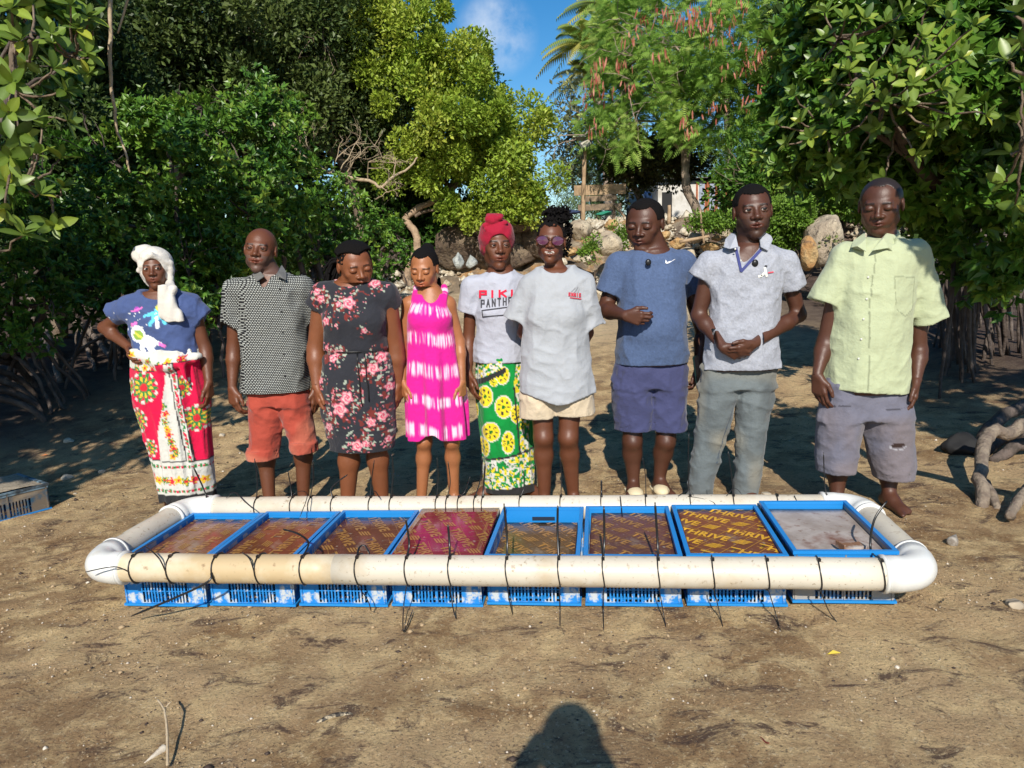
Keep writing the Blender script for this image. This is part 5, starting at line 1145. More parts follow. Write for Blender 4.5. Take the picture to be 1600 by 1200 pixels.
# cable ties: a loop round the pipe and loose tails
def a_of(px, bf, z):
    lo, hi = -2., 2.
    for _ in range(40):
        m_ = (lo+hi)/2; q = RM @ Vector((m_, bf, z)); lo, hi = (m_, hi) if proj(q)[0] < px else (lo, m_)
    return lo
RI = RM.inverted()
def loc(px, py, Yw): return RI @ Vector(P(px, py, Yw))
def tie(px, tails, back=False, ring=True, r=.0045):
    bf = BB if back else BF; a = a_of(px, bf-(0 if back else PR), PZ); mb = MB(); R_ = PR+.0025
    if ring:
        pts = [(a+.004*math.sin(t_*2), bf+R_*math.cos(t_), PZ+R_*math.sin(t_)) for t_ in np.linspace(0, 2*math.pi, 25)]; mb.tube(pts, r*1.15, 6, flat=.55)
        mb.box((a-.006, bf-R_*(.2 if back else .35)-.006, PZ+R_*.93), (a+.006, bf-R_*(.2 if back else .35)+.008, PZ+R_*.93+.010))
    Yw = (RM @ Vector((a, bf, PZ))).y
    for (st, path) in tails:
        p0 = {'t': Vector((a, bf-.02, PZ+R_)), 'b': Vector((a, bf-R_*.75, PZ-R_*.7)), 'f': Vector((a, bf-R_, PZ+.01))}[st]
        P_ = [p0]
        for q in path:
            if q == 'g': continue
            v = loc(q[0], q[1], Yw+(q[2] if len(q) > 2 else 0)); v = RM @ v; gg = gz1(v.x, v.y)+.006
            if v.z < gg:
                g_ = G(q[0], q[1]); v = Vector(g_)+Vector((0, 0, .006))
            P_.append(RI @ v)
        out = []
        for i in range(len(P_)-1):
            q0, q1, q2, q3 = P_[max(i-1, 0)], P_[i], P_[i+1], P_[min(i+2, len(P_)-1)]
            for k in range(5): t_ = k/5; out.append(.5*((2*q1)+(q2-q0)*t_+(2*q0-5*q1+4*q2-q3)*t_*t_+(3*q1-q0-3*q2+q3)*t_**3))
        out.append(P_[-1]); mb.tube(out, [r]*(len(out)-1)+[r*.5], 6, flat=.5)
    return sub('cable_tie', mb, tie_m, fr)
for px, tl in [(204, [('f', [(180, 893, -.09), (135, 902, -.1)]), ('t', [(215, 868, .08), (245, 852, .25)])]), (262, [('f', [(250, 878, -.06), (230, 860, .0)])]), (333, [('f', [(318, 920, -.09), (206, 970, -.05)])]), (400, [('f', [(392, 878, -.05), (380, 868, .0)])]), (470, [('t', [(484, 852, .05), (468, 838, .10), (444, 831, .12)])]),
               (556, [('t', [(563, 858, .03), (572, 855, .04), (579, 868, .02)]), ('b', [(575, 940, -.03), (580, 957, .0)])]), (634, [('t', [(641, 850, .02), (636, 811, .02)]), ('b', [(631, 950, -.03), (631, 990), (645, 955)])]), (702, [('t', [(704, 850, .02), (702, 820, .03)]), ('b', [(708, 950, -.02), (713, 970)])]),
               (792, [('t', [(794, 840, .02), (790, 786, .03)]), ('b', [(797, 940, -.02), (801, 962)])]), (874, [('t', [(873, 830, .02), (874, 788, .02)]), ('b', [(875, 950, -.03), (875, 986)])]), (944, [('t', [(946, 840, .02), (946, 788, .03)]), ('b', [(943, 950, -.02), (943, 985)])]),
               (1031, [('t', [(1029, 840, .02), (1026, 781, .03)]), ('b', [(1036, 950, -.03), (1041, 982)])]), (1117, [('b', [(1124, 950, -.03), (1131, 984)])]), (1203, [('b', [(1213, 955, -.03), (1223, 993)])]), (1285, [('b', [(1297, 950, -.04), (1319, 979)])]), (1384, [('t', [(1362, 850, .10), (1368, 805, .12), (1389, 774, .14)])])]: tie(px, tl)
for px, tl in [(407, [(404, 750), (400, 722)]), (462, [(456, 765), (452, 741)]), (490, [(491, 755), (491, 722)]), (525, [(520, 765), (545, 745)]), (583, [(582, 755), (587, 722)]), (615, [(616, 740), (614, 712)]), (686, [(686, 750), (685, 716)]), (702, [(705, 755), (702, 722)]), (720, [(728, 768), (736, 745)]), (745, [(752, 750), (757, 712)]),
               (757, [(757, 760), (760, 725)]), (815, [(820, 760), (820, 735)]), (878, [(879, 745), (877, 713)]), (941, [(941, 765), (941, 748)]), (1010, [(1010, 740), (1006, 712)]), (1079, [(1077, 745), (1079, 672)]), (1146, [(1145, 740), (1140, 700)]), (1214, []), (1290, [(1290, 745), (1289, 700)]), (330, [(318, 765), (305, 737)])]: tie(px, [('t', tl)] if tl else [], True)
for px, tl in [(360, [(368, 775), (385, 790, -.1), (397, 800, -.2)]), (455, [(470, 772), (482, 778, -.1), (470, 812, -.2)]), (575, [(586, 770), (594, 780, -.08)]), (970, [(972, 790, -.1), (976, 836, -.25)]), (1075, [(1110, 778, -.05), (1122, 790, -.1), (1140, 836, -.3)]), (1240, [(1248, 780, -.05), (1260, 795, -.1), (1275, 828, -.3)]), (1135, [(1150, 758), (1168, 778)]), (1060, [(1080, 762), (1090, 790, -.05)])]: tie(px, [('t', tl)], True, ring=False, r=.0026)
# ---------------------------------------------------------------- trees and bushes
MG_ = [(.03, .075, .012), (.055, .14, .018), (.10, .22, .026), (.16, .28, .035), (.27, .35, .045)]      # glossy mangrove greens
LG_ = [(.09, .14, .015), (.15, .24, .025), (.24, .35, .035), (.34, .43, .05), (.44, .46, .07)]          # light yellow-green
FG_ = [(.13, .25, .035), (.19, .34, .045), (.28, .44, .07), (.38, .50, .11)]                                # feathery light green
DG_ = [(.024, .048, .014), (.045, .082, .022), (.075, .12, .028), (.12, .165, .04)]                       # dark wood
def gp(px, py):
    return G(px, py)
def tree(name, label, cat, base, group=None):
    return empty(name, tuple(base), label, cat, group)
def up_limb(t_, mb, pts, r0, r1, m=bark, nm='trunk', **k):
    limb(mb, pts, r0, r1, **k)
# --- centre tree, sunlit crown
b0 = gp(641, 446); t1 = tree('leafy_tree', 'big sunlit tree with a pale bent trunk and yellow-green crown left of the sky gap', 'tree', b0)
Yt = b0[1]; mb = MB(); q = lambda x, y, d=0: P(x, y, Yt+d)
limb(mb, [b0-V3((0, 0, .1)), q(636, 430), q(645, 405), q(652, 385), q(648, 362), q(634, 345), q(640, 334), q(668, 318), q(700, 300), q(740, 262, .3), q(770, 220, .6)], .085, .05, 9, .006); mb.build('trunk', mat('pale_bark', (.42, .30, .20), rough=.9, noise=(8, (.26, .18, .12), .45, .65), bump=[(25, .9, .02)]), t1)
mb = MB(); limb(mb, [q(648, 338), q(668, 329), q(695, 330), q(715, 336), q(735, 345)], .04, .015, 7, .006)
for pts in ([q(700, 300), q(690, 250, .3), q(650, 190, .5), q(620, 130, .6)], [q(700, 300), q(720, 240, .2), q(700, 150, .3), q(690, 80, .3)], [q(740, 262, .3), q(800, 250, 0), q(840, 230, .0)], [q(612, 148, .2), q(640, 120, .2), q(660, 105, .2)]): limb(mb, pts, .05, .014, 7, .01)
limb(mb, [q(590, 260, .4), q(598, 190, .3), q(606, 150, .2), q(636, 122, .0)], .03, .012, 6, .01); mb.build('branch', bark, t1)
cb_ = [B(640, 70, Yt-.2, 85, 85, 1.1), B(725, 170, Yt-.5, 70, 80, 1.0), B(620, 60, Yt, 90, 80, 1.0), B(630, 160, Yt-.5, 70, 60, .8), B(690, 215, Yt-.6, 85, 50, .8), B(665, 10, Yt, 35, 50, .9), B(725, 95, Yt+.2, 38, 50, .8),
       B(805, 215, Yt+.2, 48, 65, .9), B(815, 285, Yt-.2, 62, 50, .8), B(770, 280, Yt-.4, 60, 50, .7), B(650, 255, Yt-.6, 60, 32, .5), B(560, 120, Yt+.4, 60, 60, .8), B(700, 120, Yt-.9, 60, 60, .6), B(745, 320, Yt-.5, 50, 22, .4)]
crown('crown', cb_, 76000, .088, .050, LG_[1:], leaf_s, t1, sub=.27, shell=.62, seed=1, cf=.62)
crown('shaded_crown', [B(700, 255, Yt+1.3, 120, 100, .8), B(755, 200, Yt+1.4, 45, 80, .8)], 16000, .11, .06, MG_[:3], leaf_s, t1, sub=.4)  # shade of the inner crown is put into its darker greens
# --- tall dark trees behind, left
def wood(label, pxs, blobs, n, cols, ln=.13, Y0=14, nm='dark_tree', group='tall trees behind the mangroves', m=leaf_s, trunk_r=.11, sub=.45, mbk=bark, subn=1, leafw=.55):
    base = P(pxs[0][0], pxs[0][1], Y0); base[2] = gz1(base[0], base[1]); t_ = tree(nm, label, 'tree', base, group); mb = MB()
    pts = [base-V3((0, 0, .2))]+[P(x, y, Y0) for x, y in pxs[1:]]; limb(mb, pts, trunk_r, trunk_r*.45, 8, .012)
    mb.build('trunk', mbk, t_); mb = MB()
    for c_, r_ in blobs:
        p = Vector(pts[-1 if c_[2] > pts[-1][2]-.6 else len(pts)//2]); c_ = Vector(c_); limb(mb, [p, p.lerp(c_, .5)+Vector((0, 0, .15)), c_], trunk_r*.45, .02, 6, .02)
        for i in range(subn): twigs(mb, c_, Vector((random.gauss(0, 1), random.gauss(0, 1), random.gauss(.3, .6))), r_[0]*1.1, .022, 2)
    mb.build('limbs', mbk, t_); crown('crown', blobs, n, ln, ln*leafw, cols, m, t_, sub=sub, shell=.35); return t_
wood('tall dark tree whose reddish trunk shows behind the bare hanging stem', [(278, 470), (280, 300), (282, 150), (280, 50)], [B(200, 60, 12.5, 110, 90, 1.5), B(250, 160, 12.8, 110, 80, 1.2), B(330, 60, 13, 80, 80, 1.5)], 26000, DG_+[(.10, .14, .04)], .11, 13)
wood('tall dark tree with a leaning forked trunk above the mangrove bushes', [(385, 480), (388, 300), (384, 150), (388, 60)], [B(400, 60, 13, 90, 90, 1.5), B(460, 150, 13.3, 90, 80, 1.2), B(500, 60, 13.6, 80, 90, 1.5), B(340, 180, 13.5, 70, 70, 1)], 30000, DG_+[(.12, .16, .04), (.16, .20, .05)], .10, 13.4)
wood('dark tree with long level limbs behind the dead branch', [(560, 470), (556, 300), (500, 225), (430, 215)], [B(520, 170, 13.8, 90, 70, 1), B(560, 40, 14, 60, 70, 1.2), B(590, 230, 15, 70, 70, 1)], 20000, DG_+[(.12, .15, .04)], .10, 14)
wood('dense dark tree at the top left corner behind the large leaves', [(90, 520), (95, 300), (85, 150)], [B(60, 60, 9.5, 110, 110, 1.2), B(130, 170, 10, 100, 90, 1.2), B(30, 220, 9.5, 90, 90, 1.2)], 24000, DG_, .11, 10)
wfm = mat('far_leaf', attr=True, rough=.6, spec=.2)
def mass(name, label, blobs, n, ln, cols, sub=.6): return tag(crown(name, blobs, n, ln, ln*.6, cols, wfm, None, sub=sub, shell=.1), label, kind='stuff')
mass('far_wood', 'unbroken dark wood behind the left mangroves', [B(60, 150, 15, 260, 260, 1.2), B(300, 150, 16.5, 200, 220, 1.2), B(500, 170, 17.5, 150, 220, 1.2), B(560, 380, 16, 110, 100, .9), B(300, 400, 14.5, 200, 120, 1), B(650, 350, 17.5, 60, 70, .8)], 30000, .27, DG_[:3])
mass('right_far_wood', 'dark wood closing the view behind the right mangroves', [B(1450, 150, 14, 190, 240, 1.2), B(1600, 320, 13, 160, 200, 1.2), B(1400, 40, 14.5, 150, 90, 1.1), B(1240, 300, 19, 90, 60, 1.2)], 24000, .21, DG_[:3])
# --- mangrove shrubs, left bank
def mangrove(label, blobs, n, ln=.085, cols=MG_, foot=None, nroots=10, ros=6, sub=.22, nm='mangrove_bush', group='mangrove bushes along the left bank', Yb=None, cat='mangrove', seed=1):
    rnd = random.Random(seed); c0_ = blobs[0][0]; fx, fy = (foot if foot is not None else (c0_[0], c0_[1])); base = V3((fx, fy, gz1(fx, fy)))
    t_ = tree(nm, label, cat, base, group); mb = MB()
    for i in range(3): limb(mb, [base+V3((rnd.uniform(-.2, .2), rnd.uniform(-.1, .2), .45)), base*.4+c0_*.6+V3((rnd.uniform(-.3, .3), rnd.uniform(-.2, .3), 0)), blobs[i % len(blobs)][0]], .045, .02, 6, .012)
    for c_, r_ in blobs:
        for i in range(1): twigs(mb, V3(c_)+V3((0, .1, -r_[2]*.6)), Vector((rnd.gauss(0, .6), rnd.gauss(-.4, .4), .8)), r_[2]*1.3, .02, 2)
    mb.build('trunk', barkd, t_)
    for i in range(nroots):
        a = rnd.uniform(0, 6.28); rr_ = rnd.uniform(.25, .75); z = rnd.uniform(.4, 1.0); p = base+V3((math.cos(a)*rr_, math.sin(a)*rr_*.8-.1, 0)); p[2] = gz1(p[0], p[1])-.05; mb = MB()
        limb(mb, [base+V3((rnd.uniform(-.12, .12), 0, z)), base*.5+p*.5+V3((0, 0, z*.72)), p+V3((0, 0, .12)), p], .022, .016, 6, .01); mb.build('prop_root', barkd, t_)
    crown('crown', blobs, n, ln, ln*.46, cols, leaf_g, t_, style=0, sub=sub, shell=.6, rosette=ros, seed=seed); return t_
L1 = [('tall glossy mangrove bush behind the woman in the white headscarf', [B(245, 270, 8.6, 95, 85, .7), B(200, 350, 8.2, 80, 70, .6), B(265, 190+20, 9, 60, 40, .5)], 9000, (-3.6, 8.9)),
      ('bright glossy mangrove bush behind the bald man in the patterned shirt', [B(375, 250, 9.3, 85, 75, .8), B(400, 330, 8.9, 85, 60, .7), B(330, 190, 9.6, 60, 40, .6)], 11000, (-3.0, 9.6)),
      ('mangrove bush with a rounded top reaching toward the dead branch', [B(425, 190, 10.0, 50, 60, .7), B(440, 300, 9.6, 60, 70, .6), B(350, 400, 8.9, 75, 50, .6)], 8000, (-2.6, 10.2)),
      ('low shaded mangrove bush standing at the edge of the dark mud', [B(130, 370, 8.0, 90, 80, .7), B(170, 450, 7.8, 80, 45, .5), B(90, 290, 8.2, 80, 70, .6)], 8500, (-4.5, 8.4)),
      ('low mangrove bush between the headscarf woman and the patterned shirt man', [B(300, 430, 8.3, 80, 60, .6), B(260, 480, 8.0, 60, 30, .4)], 6000, (-3.4, 8.6)),
      ('shaded mangrove bush under the dead branch behind the dark floral dress', [B(520, 330, 11.0, 60, 55, .8), B(500, 410, 10.6, 70, 40, .6), B(570, 390, 11.5, 60, 50, .6)], 8000, (-2.2, 11.2)),
      ('dark low mangrove at the far left edge above the arching roots', [B(20, 400, 7.0, 90, 80, .6), B(40, 480, 6.9, 70, 50, .4)], 6500, (-4.9, 7.3))]
L1 += [('added dark bush standing in for shade behind the pale bent trunk of the sunlit tree', [B(600, 385, 14.4, 50, 50, .6), B(590, 330, 14.8, 50, 40, .6)], 6000, (-2.2, 14.6)), ('added dark bush standing in for shade over the ledge beside the two sacks', [B(685, 360, 15.2, 48, 34, .6), B(720, 335, 15.4, 40, 20, .5), B(660, 395, 15.0, 28, 30, .4)], 7000, (-1.2, 15.4))]  # both bushes added in dark greens in place of the tree's shade
for i, (lb, bl, n, ft) in enumerate(L1): mangrove(lb, bl, n, .085 if i < 5 else .08, MG_ if i not in (3, 6, 7, 8) else MG_[:3], ft, 9, seed=i+2)
# dead pale branch
t_ = empty('dead_branch', P(440, 215, 11.4), 'long bare pale branch with fine twigs sagging in front of the dark wood', 'branch'); mb = MB(); q = lambda x, y, d=0: P(x, y, 11.2+d)
limb(mb, [q(425, 195, .3), q(460, 228), q(478, 250), q(500, 265), q(530, 272), q(560, 280), q(580, 283), q(594, 293), q(612, 278), q(640, 262), q(652, 245)], .045, .012, 8, .006); mb.build('main_stem', barkw, t_); mb = MB()
random.seed(11)
for (x, y, dx, dy, l_) in [(505, 265, -60, -110, .75), (530, 270, 40, -120, .85), (520, 268, 10, -130, .8), (575, 283, 20, -100, .7), (540, 272, 70, -80, .8), (612, 278, 50, -60, .5), (480, 252, -40, -60, .4), (594, 290, 60, 20, .4), (535, 272, 0, 60, .3)]: twigs(mb, q(x, y), (dx/100, random.gauss(0, .2), -dy/100), l_*.62, .011, 3, 3, .5)
o = mb.build('twigs', barkw, t_); o['kind'] = 'stuff'
# hanging bare stem and the near left branches with large leaves
t_ = empty('hanging_stem', P(172, 10, 5), 'thin bare pale stem hanging down in front of the dark trees on the left', 'stem'); mb = MB(); q = lambda x, y: P(x, y, 5.0)
limb(mb, [q(170, -40), q(173, 40), q(172, 100), q(178, 170), q(182, 200), q(195, 235), q(203, 270)], .014, .006, 6, .003); mb.build('stem', barkw, t_)
t_ = empty('broken_twig', P(190, 20, 5.3), 'short bare broken twig pointing down beside the hanging stem', 'twig'); mb = MB(); limb(mb, [P(202, -10, 5.3), P(193, 22, 5.3), P(184, 52, 5.3)], .010, .006, 5); mb.build('stem', barkw, t_)
lnear = mat('near_glossy_leaf', attr=True, rough=.36, spec=.4, transl=.3, noise=(60, (.10, .15, .02), .72, .85))
NG_ = np.array([(.10, .17, .02), (.15, .23, .03), (.22, .30, .035), (.32, .36, .04), (.06, .12, .018), (.40, .38, .03)])
def leaf_shape(nm, bend):
    vs, fs = [], []; prof = [(0, .0), (.08, .12), (.22, .36), (.42, .48), (.62, .46), (.80, .32), (.93, .14), (1, 0)]
    for i, (t_, w_) in enumerate(prof):
        z = -bend*t_*t_; vs += [(t_, -w_*.5, z+.10*w_), (t_, 0, z), (t_, w_*.5, z+.10*w_)]
    for i in range(len(prof)-1): a = i*3; fs += [(a, a+1, a+4, a+3), (a+1, a+2, a+5, a+4)]
    out = []
    for c_ in NG_:
        me = bpy.data.meshes.new(nm); me.from_pydata(vs, [], fs); me.polygons.foreach_set('use_smooth', [True]*len(fs)); at = me.color_attributes.new('Col', 'FLOAT_COLOR', 'POINT')
        cc_ = np.ones((len(vs), 4), np.float32); cc_[:, :3] = c_; cc_[1::3, :3] = c_*1.25+.02; at.data.foreach_set('color', cc_.ravel()); me.materials.append(lnear); out.append(me)
    return out
LS = leaf_shape('leaf', .18)+leaf_shape('leaf', .05)
def rosette(parent, p, ax, nl, size, rnd):
    ax = Vector(ax).normalized(); u = ax.orthogonal().normalized(); v = ax.cross(u); ph = rnd.random()*6
    for k in range(nl):
        a = ph+k*2.4; el = .15+.75*k/nl; d = (u*math.cos(a)+v*math.sin(a))*(1-el*.75)+ax*el; d.normalize(); s_ = size*rnd.uniform(.7, 1.15)*(1-.25*k/nl)
        side = d.cross(ax); side = side.normalized() if side.length > .01 else u; nrm = side.cross(d)
        me = LS[min(int(abs(rnd.gauss(0, 1.7))), 4 if rnd.random() > .06 else 5)+6*(rnd.random() < .5)]; o = bpy.data.objects.new('leaf', me); COL.objects.link(o)
        M_ = Matrix(((d.x, side.x, nrm.x, p[0]), (d.y, side.y, nrm.y, p[1]), (d.z, side.z, nrm.z, p[2]), (0, 0, 0, 1))) @ Matrix.Diagonal((s_, s_*.9, s_, 1)); o.parent = parent; o.matrix_parent_inverse = Matrix.Identity(4); o.matrix_basis = Matrix.Translation(-parent.location) @ M_
def near_tree(label, base, trunk, rosettes, size, fill, seed, nm, extra_twigs=(), nfill=0, nl=8):
    rnd = random.Random(seed); t_ = tree(nm, label, 'mangrove', base); mb = MB()
    for pts, r0, r1 in trunk: limb(mb, pts, r0, r1, 8, .008)
    mb.build('trunk', barkd, t_); mb = MB(); tips = [pt for pts, _, _ in trunk for pt in pts[1:]]
    for (x, y, yy) in rosettes:
        p = P(x, y, yy); near_ = min(tips, key=lambda c_: np.linalg.norm(V3(c_)-p)); ax = unit(p-V3(near_)+V3((0, 0, .15))); limb(mb, [near_, (V3(near_)+p)/2+V3((0, 0, -.04)), p], .010, .005, 5, .006)
        rosette(t_, p, (ax[0]+rnd.gauss(0, .3), ax[1]-.35, ax[2]+.35), nl, size, rnd)
    mb.build('twigs', bark, t_)['kind'] = 'stuff'
    if fill: 
        o = crown('leaf_mass', fill, nfill, size, size*.48, MG_, leaf_g, t_, style=0, sub=.20, shell=.4, rosette=7, seed=seed); o['kind'] = 'stuff'
    return t_
rnd = random.Random(5); lb_ = V3((-3.9, 4.6, 0)); lb_[2] = gz1(-3.9, 4.6)
ros = [(x+rnd.uniform(-8, 8), y+rnd.uniform(-8, 8), Y_) for x, y, Y_ in [(30, 60, 3.6), (75, 45, 4.5), (80, 100, 4.5), (25, 130, 3.5), (128, 80, 4.7), (10, 20, 3.5), (138, 30, 4.7), (100, 140, 4.6), (35, 215, 3.6), (62, 235, 4.4), (10, 250, 3.5), (90, 255, 4.5), (60, 310, 4.4), (15, 320, 3.6), (110, 195, 4.7), (5, 170, 3.4), (55, 0, 4.2), (110, 5, 4.6), (55, 180, 4.3), (80, 345, 4.5), (30, 370, 4.2), (140, 120, 4.8), (150, 55, 4.8), (45, 95, 4.2), (20, 285, 4.0), (85, 70, 4.7), (115, 45, 4.7), (70, 200, 4.5), (95, 300, 4.6)]]
near_tree('near mangrove with big shiny yellow-green leaves at the left edge', lb_, [([lb_, P(-40, 400, 4.2), P(-10, 250, 4.3), P(20, 140, 4.6), P(60, 60, 4.9)], .035, .014), ([P(20, 140, 4.6), P(70, 120, 4.8), P(115, 85, 4.9)], .012, .007), ([P(-10, 250, 3.8), P(40, 280, 4.4), P(80, 300, 4.6)], .012, .007), ([P(-20, 100, 3.8), P(20, 70, 3.8), P(50, 60, 3.9)], .010, .006)],
          ros, .135, [(V3((-4.0, 3.9, 2.7)), V3((.8, 1.1, .9))), (V3((-4.3, 2.0, 3.4)), V3((1.3, 1.6, .9))), (V3((-4.2, 5.9, 3.3)), V3((.9, .6, .9))), (V3((-4.3, 5.7, 2.2)), V3((.6, .5, .6))), (V3((-5.6, 4.2, 2.8)), V3((1.5, 1.8, 1.5))), (V3((-2.9, 4.6, 4.4)), V3((1.0, 1.4, .6)))], 5, 'mangrove_tree', nfill=26000, nl=7)
rb_ = V3((4.4, 6.6, 0)); rb_[2] = gz1(4.4, 6.6)
ros = [(1330, 80, 4.6), (1395, 115, 4.5), (1425, 130, 4.4), (1470, 140, 4.4), (1380, 160, 4.6), (1340, 165, 4.7), (1305, 130, 4.9), (1250, 190, 5.2), (1215, 195, 5.3), (1290, 60, 4.9), (1350, 30, 4.7), (1440, 60, 4.5), (1500, 90, 4.4), (1430, 240, 4.7), (1320, 210, 5.0), (1540, 180, 4.4), (1275, 95, 5.0), (1410, 20, 4.6), (1360, 120, 4.5), (1395, 60, 4.7), (1325, 110, 4.8), (1370, 200, 4.8), (1460, 200, 4.6), (1300, 165, 4.9), (1345, 235, 5.0), (1240, 150, 5.2), (1265, 215, 5.1), (1300, 255, 5.1), (1380, 280, 5.0), (1230, 225, 5.3), (1450, 10, 4.6), (1385, 35, 4.7), (1320, 30, 4.8), (1290, 20, 4.9), (1350, 150, 4.7), (1415, 165, 4.6), (1490, 160, 4.5), (1445, 95, 4.5), (1480, 30, 4.5), (1520, 40, 4.4), (1410, 90, 4.5)]
near_tree('large mangrove overhanging the right side with dark glossy leaves and lit tips', rb_, [([rb_+V3((0, 0, .6)), P(1500, 330, 6.2), P(1440, 260, 5.6), P(1400, 200, 5.2), P(1385, 145, 4.9)], .09, .02), ([P(1440, 260, 5.6), P(1370, 210, 5.3), P(1290, 190, 5.3)], .03, .012), ([P(1500, 330, 6.2), P(1530, 200, 5.4), P(1500, 80, 5)], .04, .015), ([P(1400, 200, 5.2), P(1340, 120, 5), P(1310, 60, 5)], .022, .01)],
          ros, .112, [B(1400, 130, 5.6, 150, 110, .9), B(1320, 210, 5.8, 110, 60, .7), B(1520, 120, 5.4, 120, 130, .9), B(1340, 40, 5.8, 110, 60, .8), B(1480, 290, 6.0, 110, 70, .7), B(1580, 330, 5.8, 80, 120, .8), B(1290, 130, 6.0, 60, 70, .6), B(1420, 15, 5.6, 160, 50, .8), B(1420, 300, 6.2, 70, 40, .5)], 6, 'mangrove_tree', nfill=46000, nl=8)
cb2 = V3((3.3, 2.9, 0)); cb2[2] = gz1(3.3, 2.9)
ros = [(1590, 20, 2.9), (1600, 75, 3.0), (1575, 95, 2.9), (1592, 190, 4.1), (1580, 240, 4.1), (1596, 130, 4.0), (1588, 320, 4.2), (1570, 285, 4.3)]
near_tree('near mangrove branch with large shiny leaves entering at the right edge', cb2, [([cb2, P(1700, 500, 2.9), P(1690, 250, 2.9), P(1640, 120, 2.9)], .05, .015), ([P(1690, 250, 2.9), P(1650, 230, 3.5), P(1600, 215, 4.0)], .012, .007)], ros, .12, [(V3((3.55, 2.5, 2.6)), V3((.8, .9, .7))), (V3((2.26, 1.9, 2.78)), V3((.22, .40, .16)))], 8, 'mangrove_tree', nfill=7000, nl=6)
# --- prop roots right and left
def roots(label, specs, nm='mangrove_roots', m=barkd, seed=0, cat='roots', base=None):
    b_ = base if base is not None else V3(specs[0][0][-1]); t_ = empty(nm, b_, label, cat)
    for pts, r0, r1 in specs: mb = MB(); limb(mb, pts, r0, r1, 7, .006); mb.build('root', m, t_)
    return t_
rnd = random.Random(21); sp = []
for i in range(46):
    x0, y0 = rnd.uniform(1470, 1600), rnd.uniform(300, 380); yy = rnd.uniform(6.4, 8.2); xb = x0+rnd.uniform(-60, 60)*(.6 if i % 3 else 1.2); top = P(x0, y0, yy); yb = yy+rnd.uniform(-.5, .3); ft_ = P(xb, 540, yb); ft_[2] = gz1(ft_[0], ft_[1])-.05
    sp.append(([top, (top*.55+ft_*.45)+V3((rnd.uniform(-.1, .1), 0, .12)), ft_], rnd.uniform(.014, .034), rnd.uniform(.010, .02)))
for i in range(9): x0 = 1490+i*13; ft_ = P(1485+i*14+rnd.uniform(-15, 15), 540, 7); ft_[2] = gz1(ft_[0], ft_[1])-.05; sp.append(([P(x0+20, 430, 7.1), P(x0, 470, 6.9), ft_], .02, .014))
roots('thicket of dark upright prop roots under the right mangrove', sp, 'prop_root_thicket')
sp = []
for i in range(9):
    a = G(-20+i*6, 690-i*4); b2 = G(70-i*3, 660-i*12+rnd.uniform(-8, 8)); top = (a+b2)/2+V3((-.25, .15, .30+.04*i)); sp.append(([a+V3((-.5, .1, .42)), top, b2+V3((-.05, 0, .10)), b2-V3((0, 0, .05))], .042, .024))
roots('cluster of thick arching roots at the left edge of the dark mud', sp, 'arching_roots')
q = lambda x, y, dz=0: G(x, y)+V3((0, 0, dz))
c_ = G(70, 540); sp = [([c_+V3((-.1, .1, 1.3)), c_+V3((-.05, 0, .8)), c_+V3((0, -.05, .38)), q(92, 560, .0)], .10, .06), ([c_+V3((0, 0, .62)), q(90, 525, .34), q(130, 535, .25), q(165, 560, .12), q(188, 578, 0)], .065, .028), ([c_+V3((0, 0, .55)), q(40, 560, .2), q(25, 585, 0)], .05, .03), ([q(130, 535, .25), q(140, 560, .1), q(150, 580, 0)], .035, .02), ([c_+V3((0, 0, .5)), q(85, 570, .15), q(95, 600, 0)], .05, .03)]
for i in range(16): x_ = 110+i*11; f_ = G(x_+rnd.uniform(-14, 10), 548+rnd.uniform(-8, 14)); sp.append(([f_+V3((rnd.uniform(-.1, .3), .3, rnd.uniform(.45, .8))), f_+V3((rnd.uniform(-.05, .1), .12, .3)), f_-V3((0, 0, .04))], .017, .011))
roots('grey twisted mangrove trunk with spreading roots left of the headscarf woman', sp, 'twisted_roots', mat('grey_root', (.20, .16, .13), rough=.85, noise=(11, (.09, .07, .06), .45, .6), bump=[(26, .9, .02)]))
gr_ = mat('weathered_driftwood', (.27, .215, .16), rough=.9, noise=[(14, (.17, .13, .10), .42, .58)], bump=[(36, 1, .02)])
sp = [([G(1536, 795)-V3((0, 0, .03)), q(1530, 775, .10), q(1532, 748, .20), q(1545, 735, .24), q(1570, 733, .22), q(1600, 725, .25), q(1640, 722, .2)], .034, .044), ([q(1535, 770, .06), q(1548, 785, .03), q(1560, 794, -.01)], .035, .02), ([q(1575, 820, .03), q(1590, 800, .06), q(1625, 780, .10)], .022, .03)]
roots('thick pale bent root rising from the mud at the right edge', sp, 'bent_root', gr_)
sp = [([q(1522, 708, .0), q(1540, 697, .10), q(1570, 683, .17), q(1610, 672, .20)], .035, .05), ([q(1530, 715, .0), q(1560, 705, .08), q(1590, 700, .10), q(1640, 690, .1)], .04, .05), ([q(1550, 722, .0), q(1580, 715, .06), q(1620, 710, .1)], .03, .05)]
roots('dark gnarled roots lying behind the bent pale root', sp, 'gnarled_roots', mat('gnarled_bark', (.13, .10, .085), rough=.9, noise=[(14, (.07, .055, .045), .42, .58)], bump=[(36, 1, .02)]))
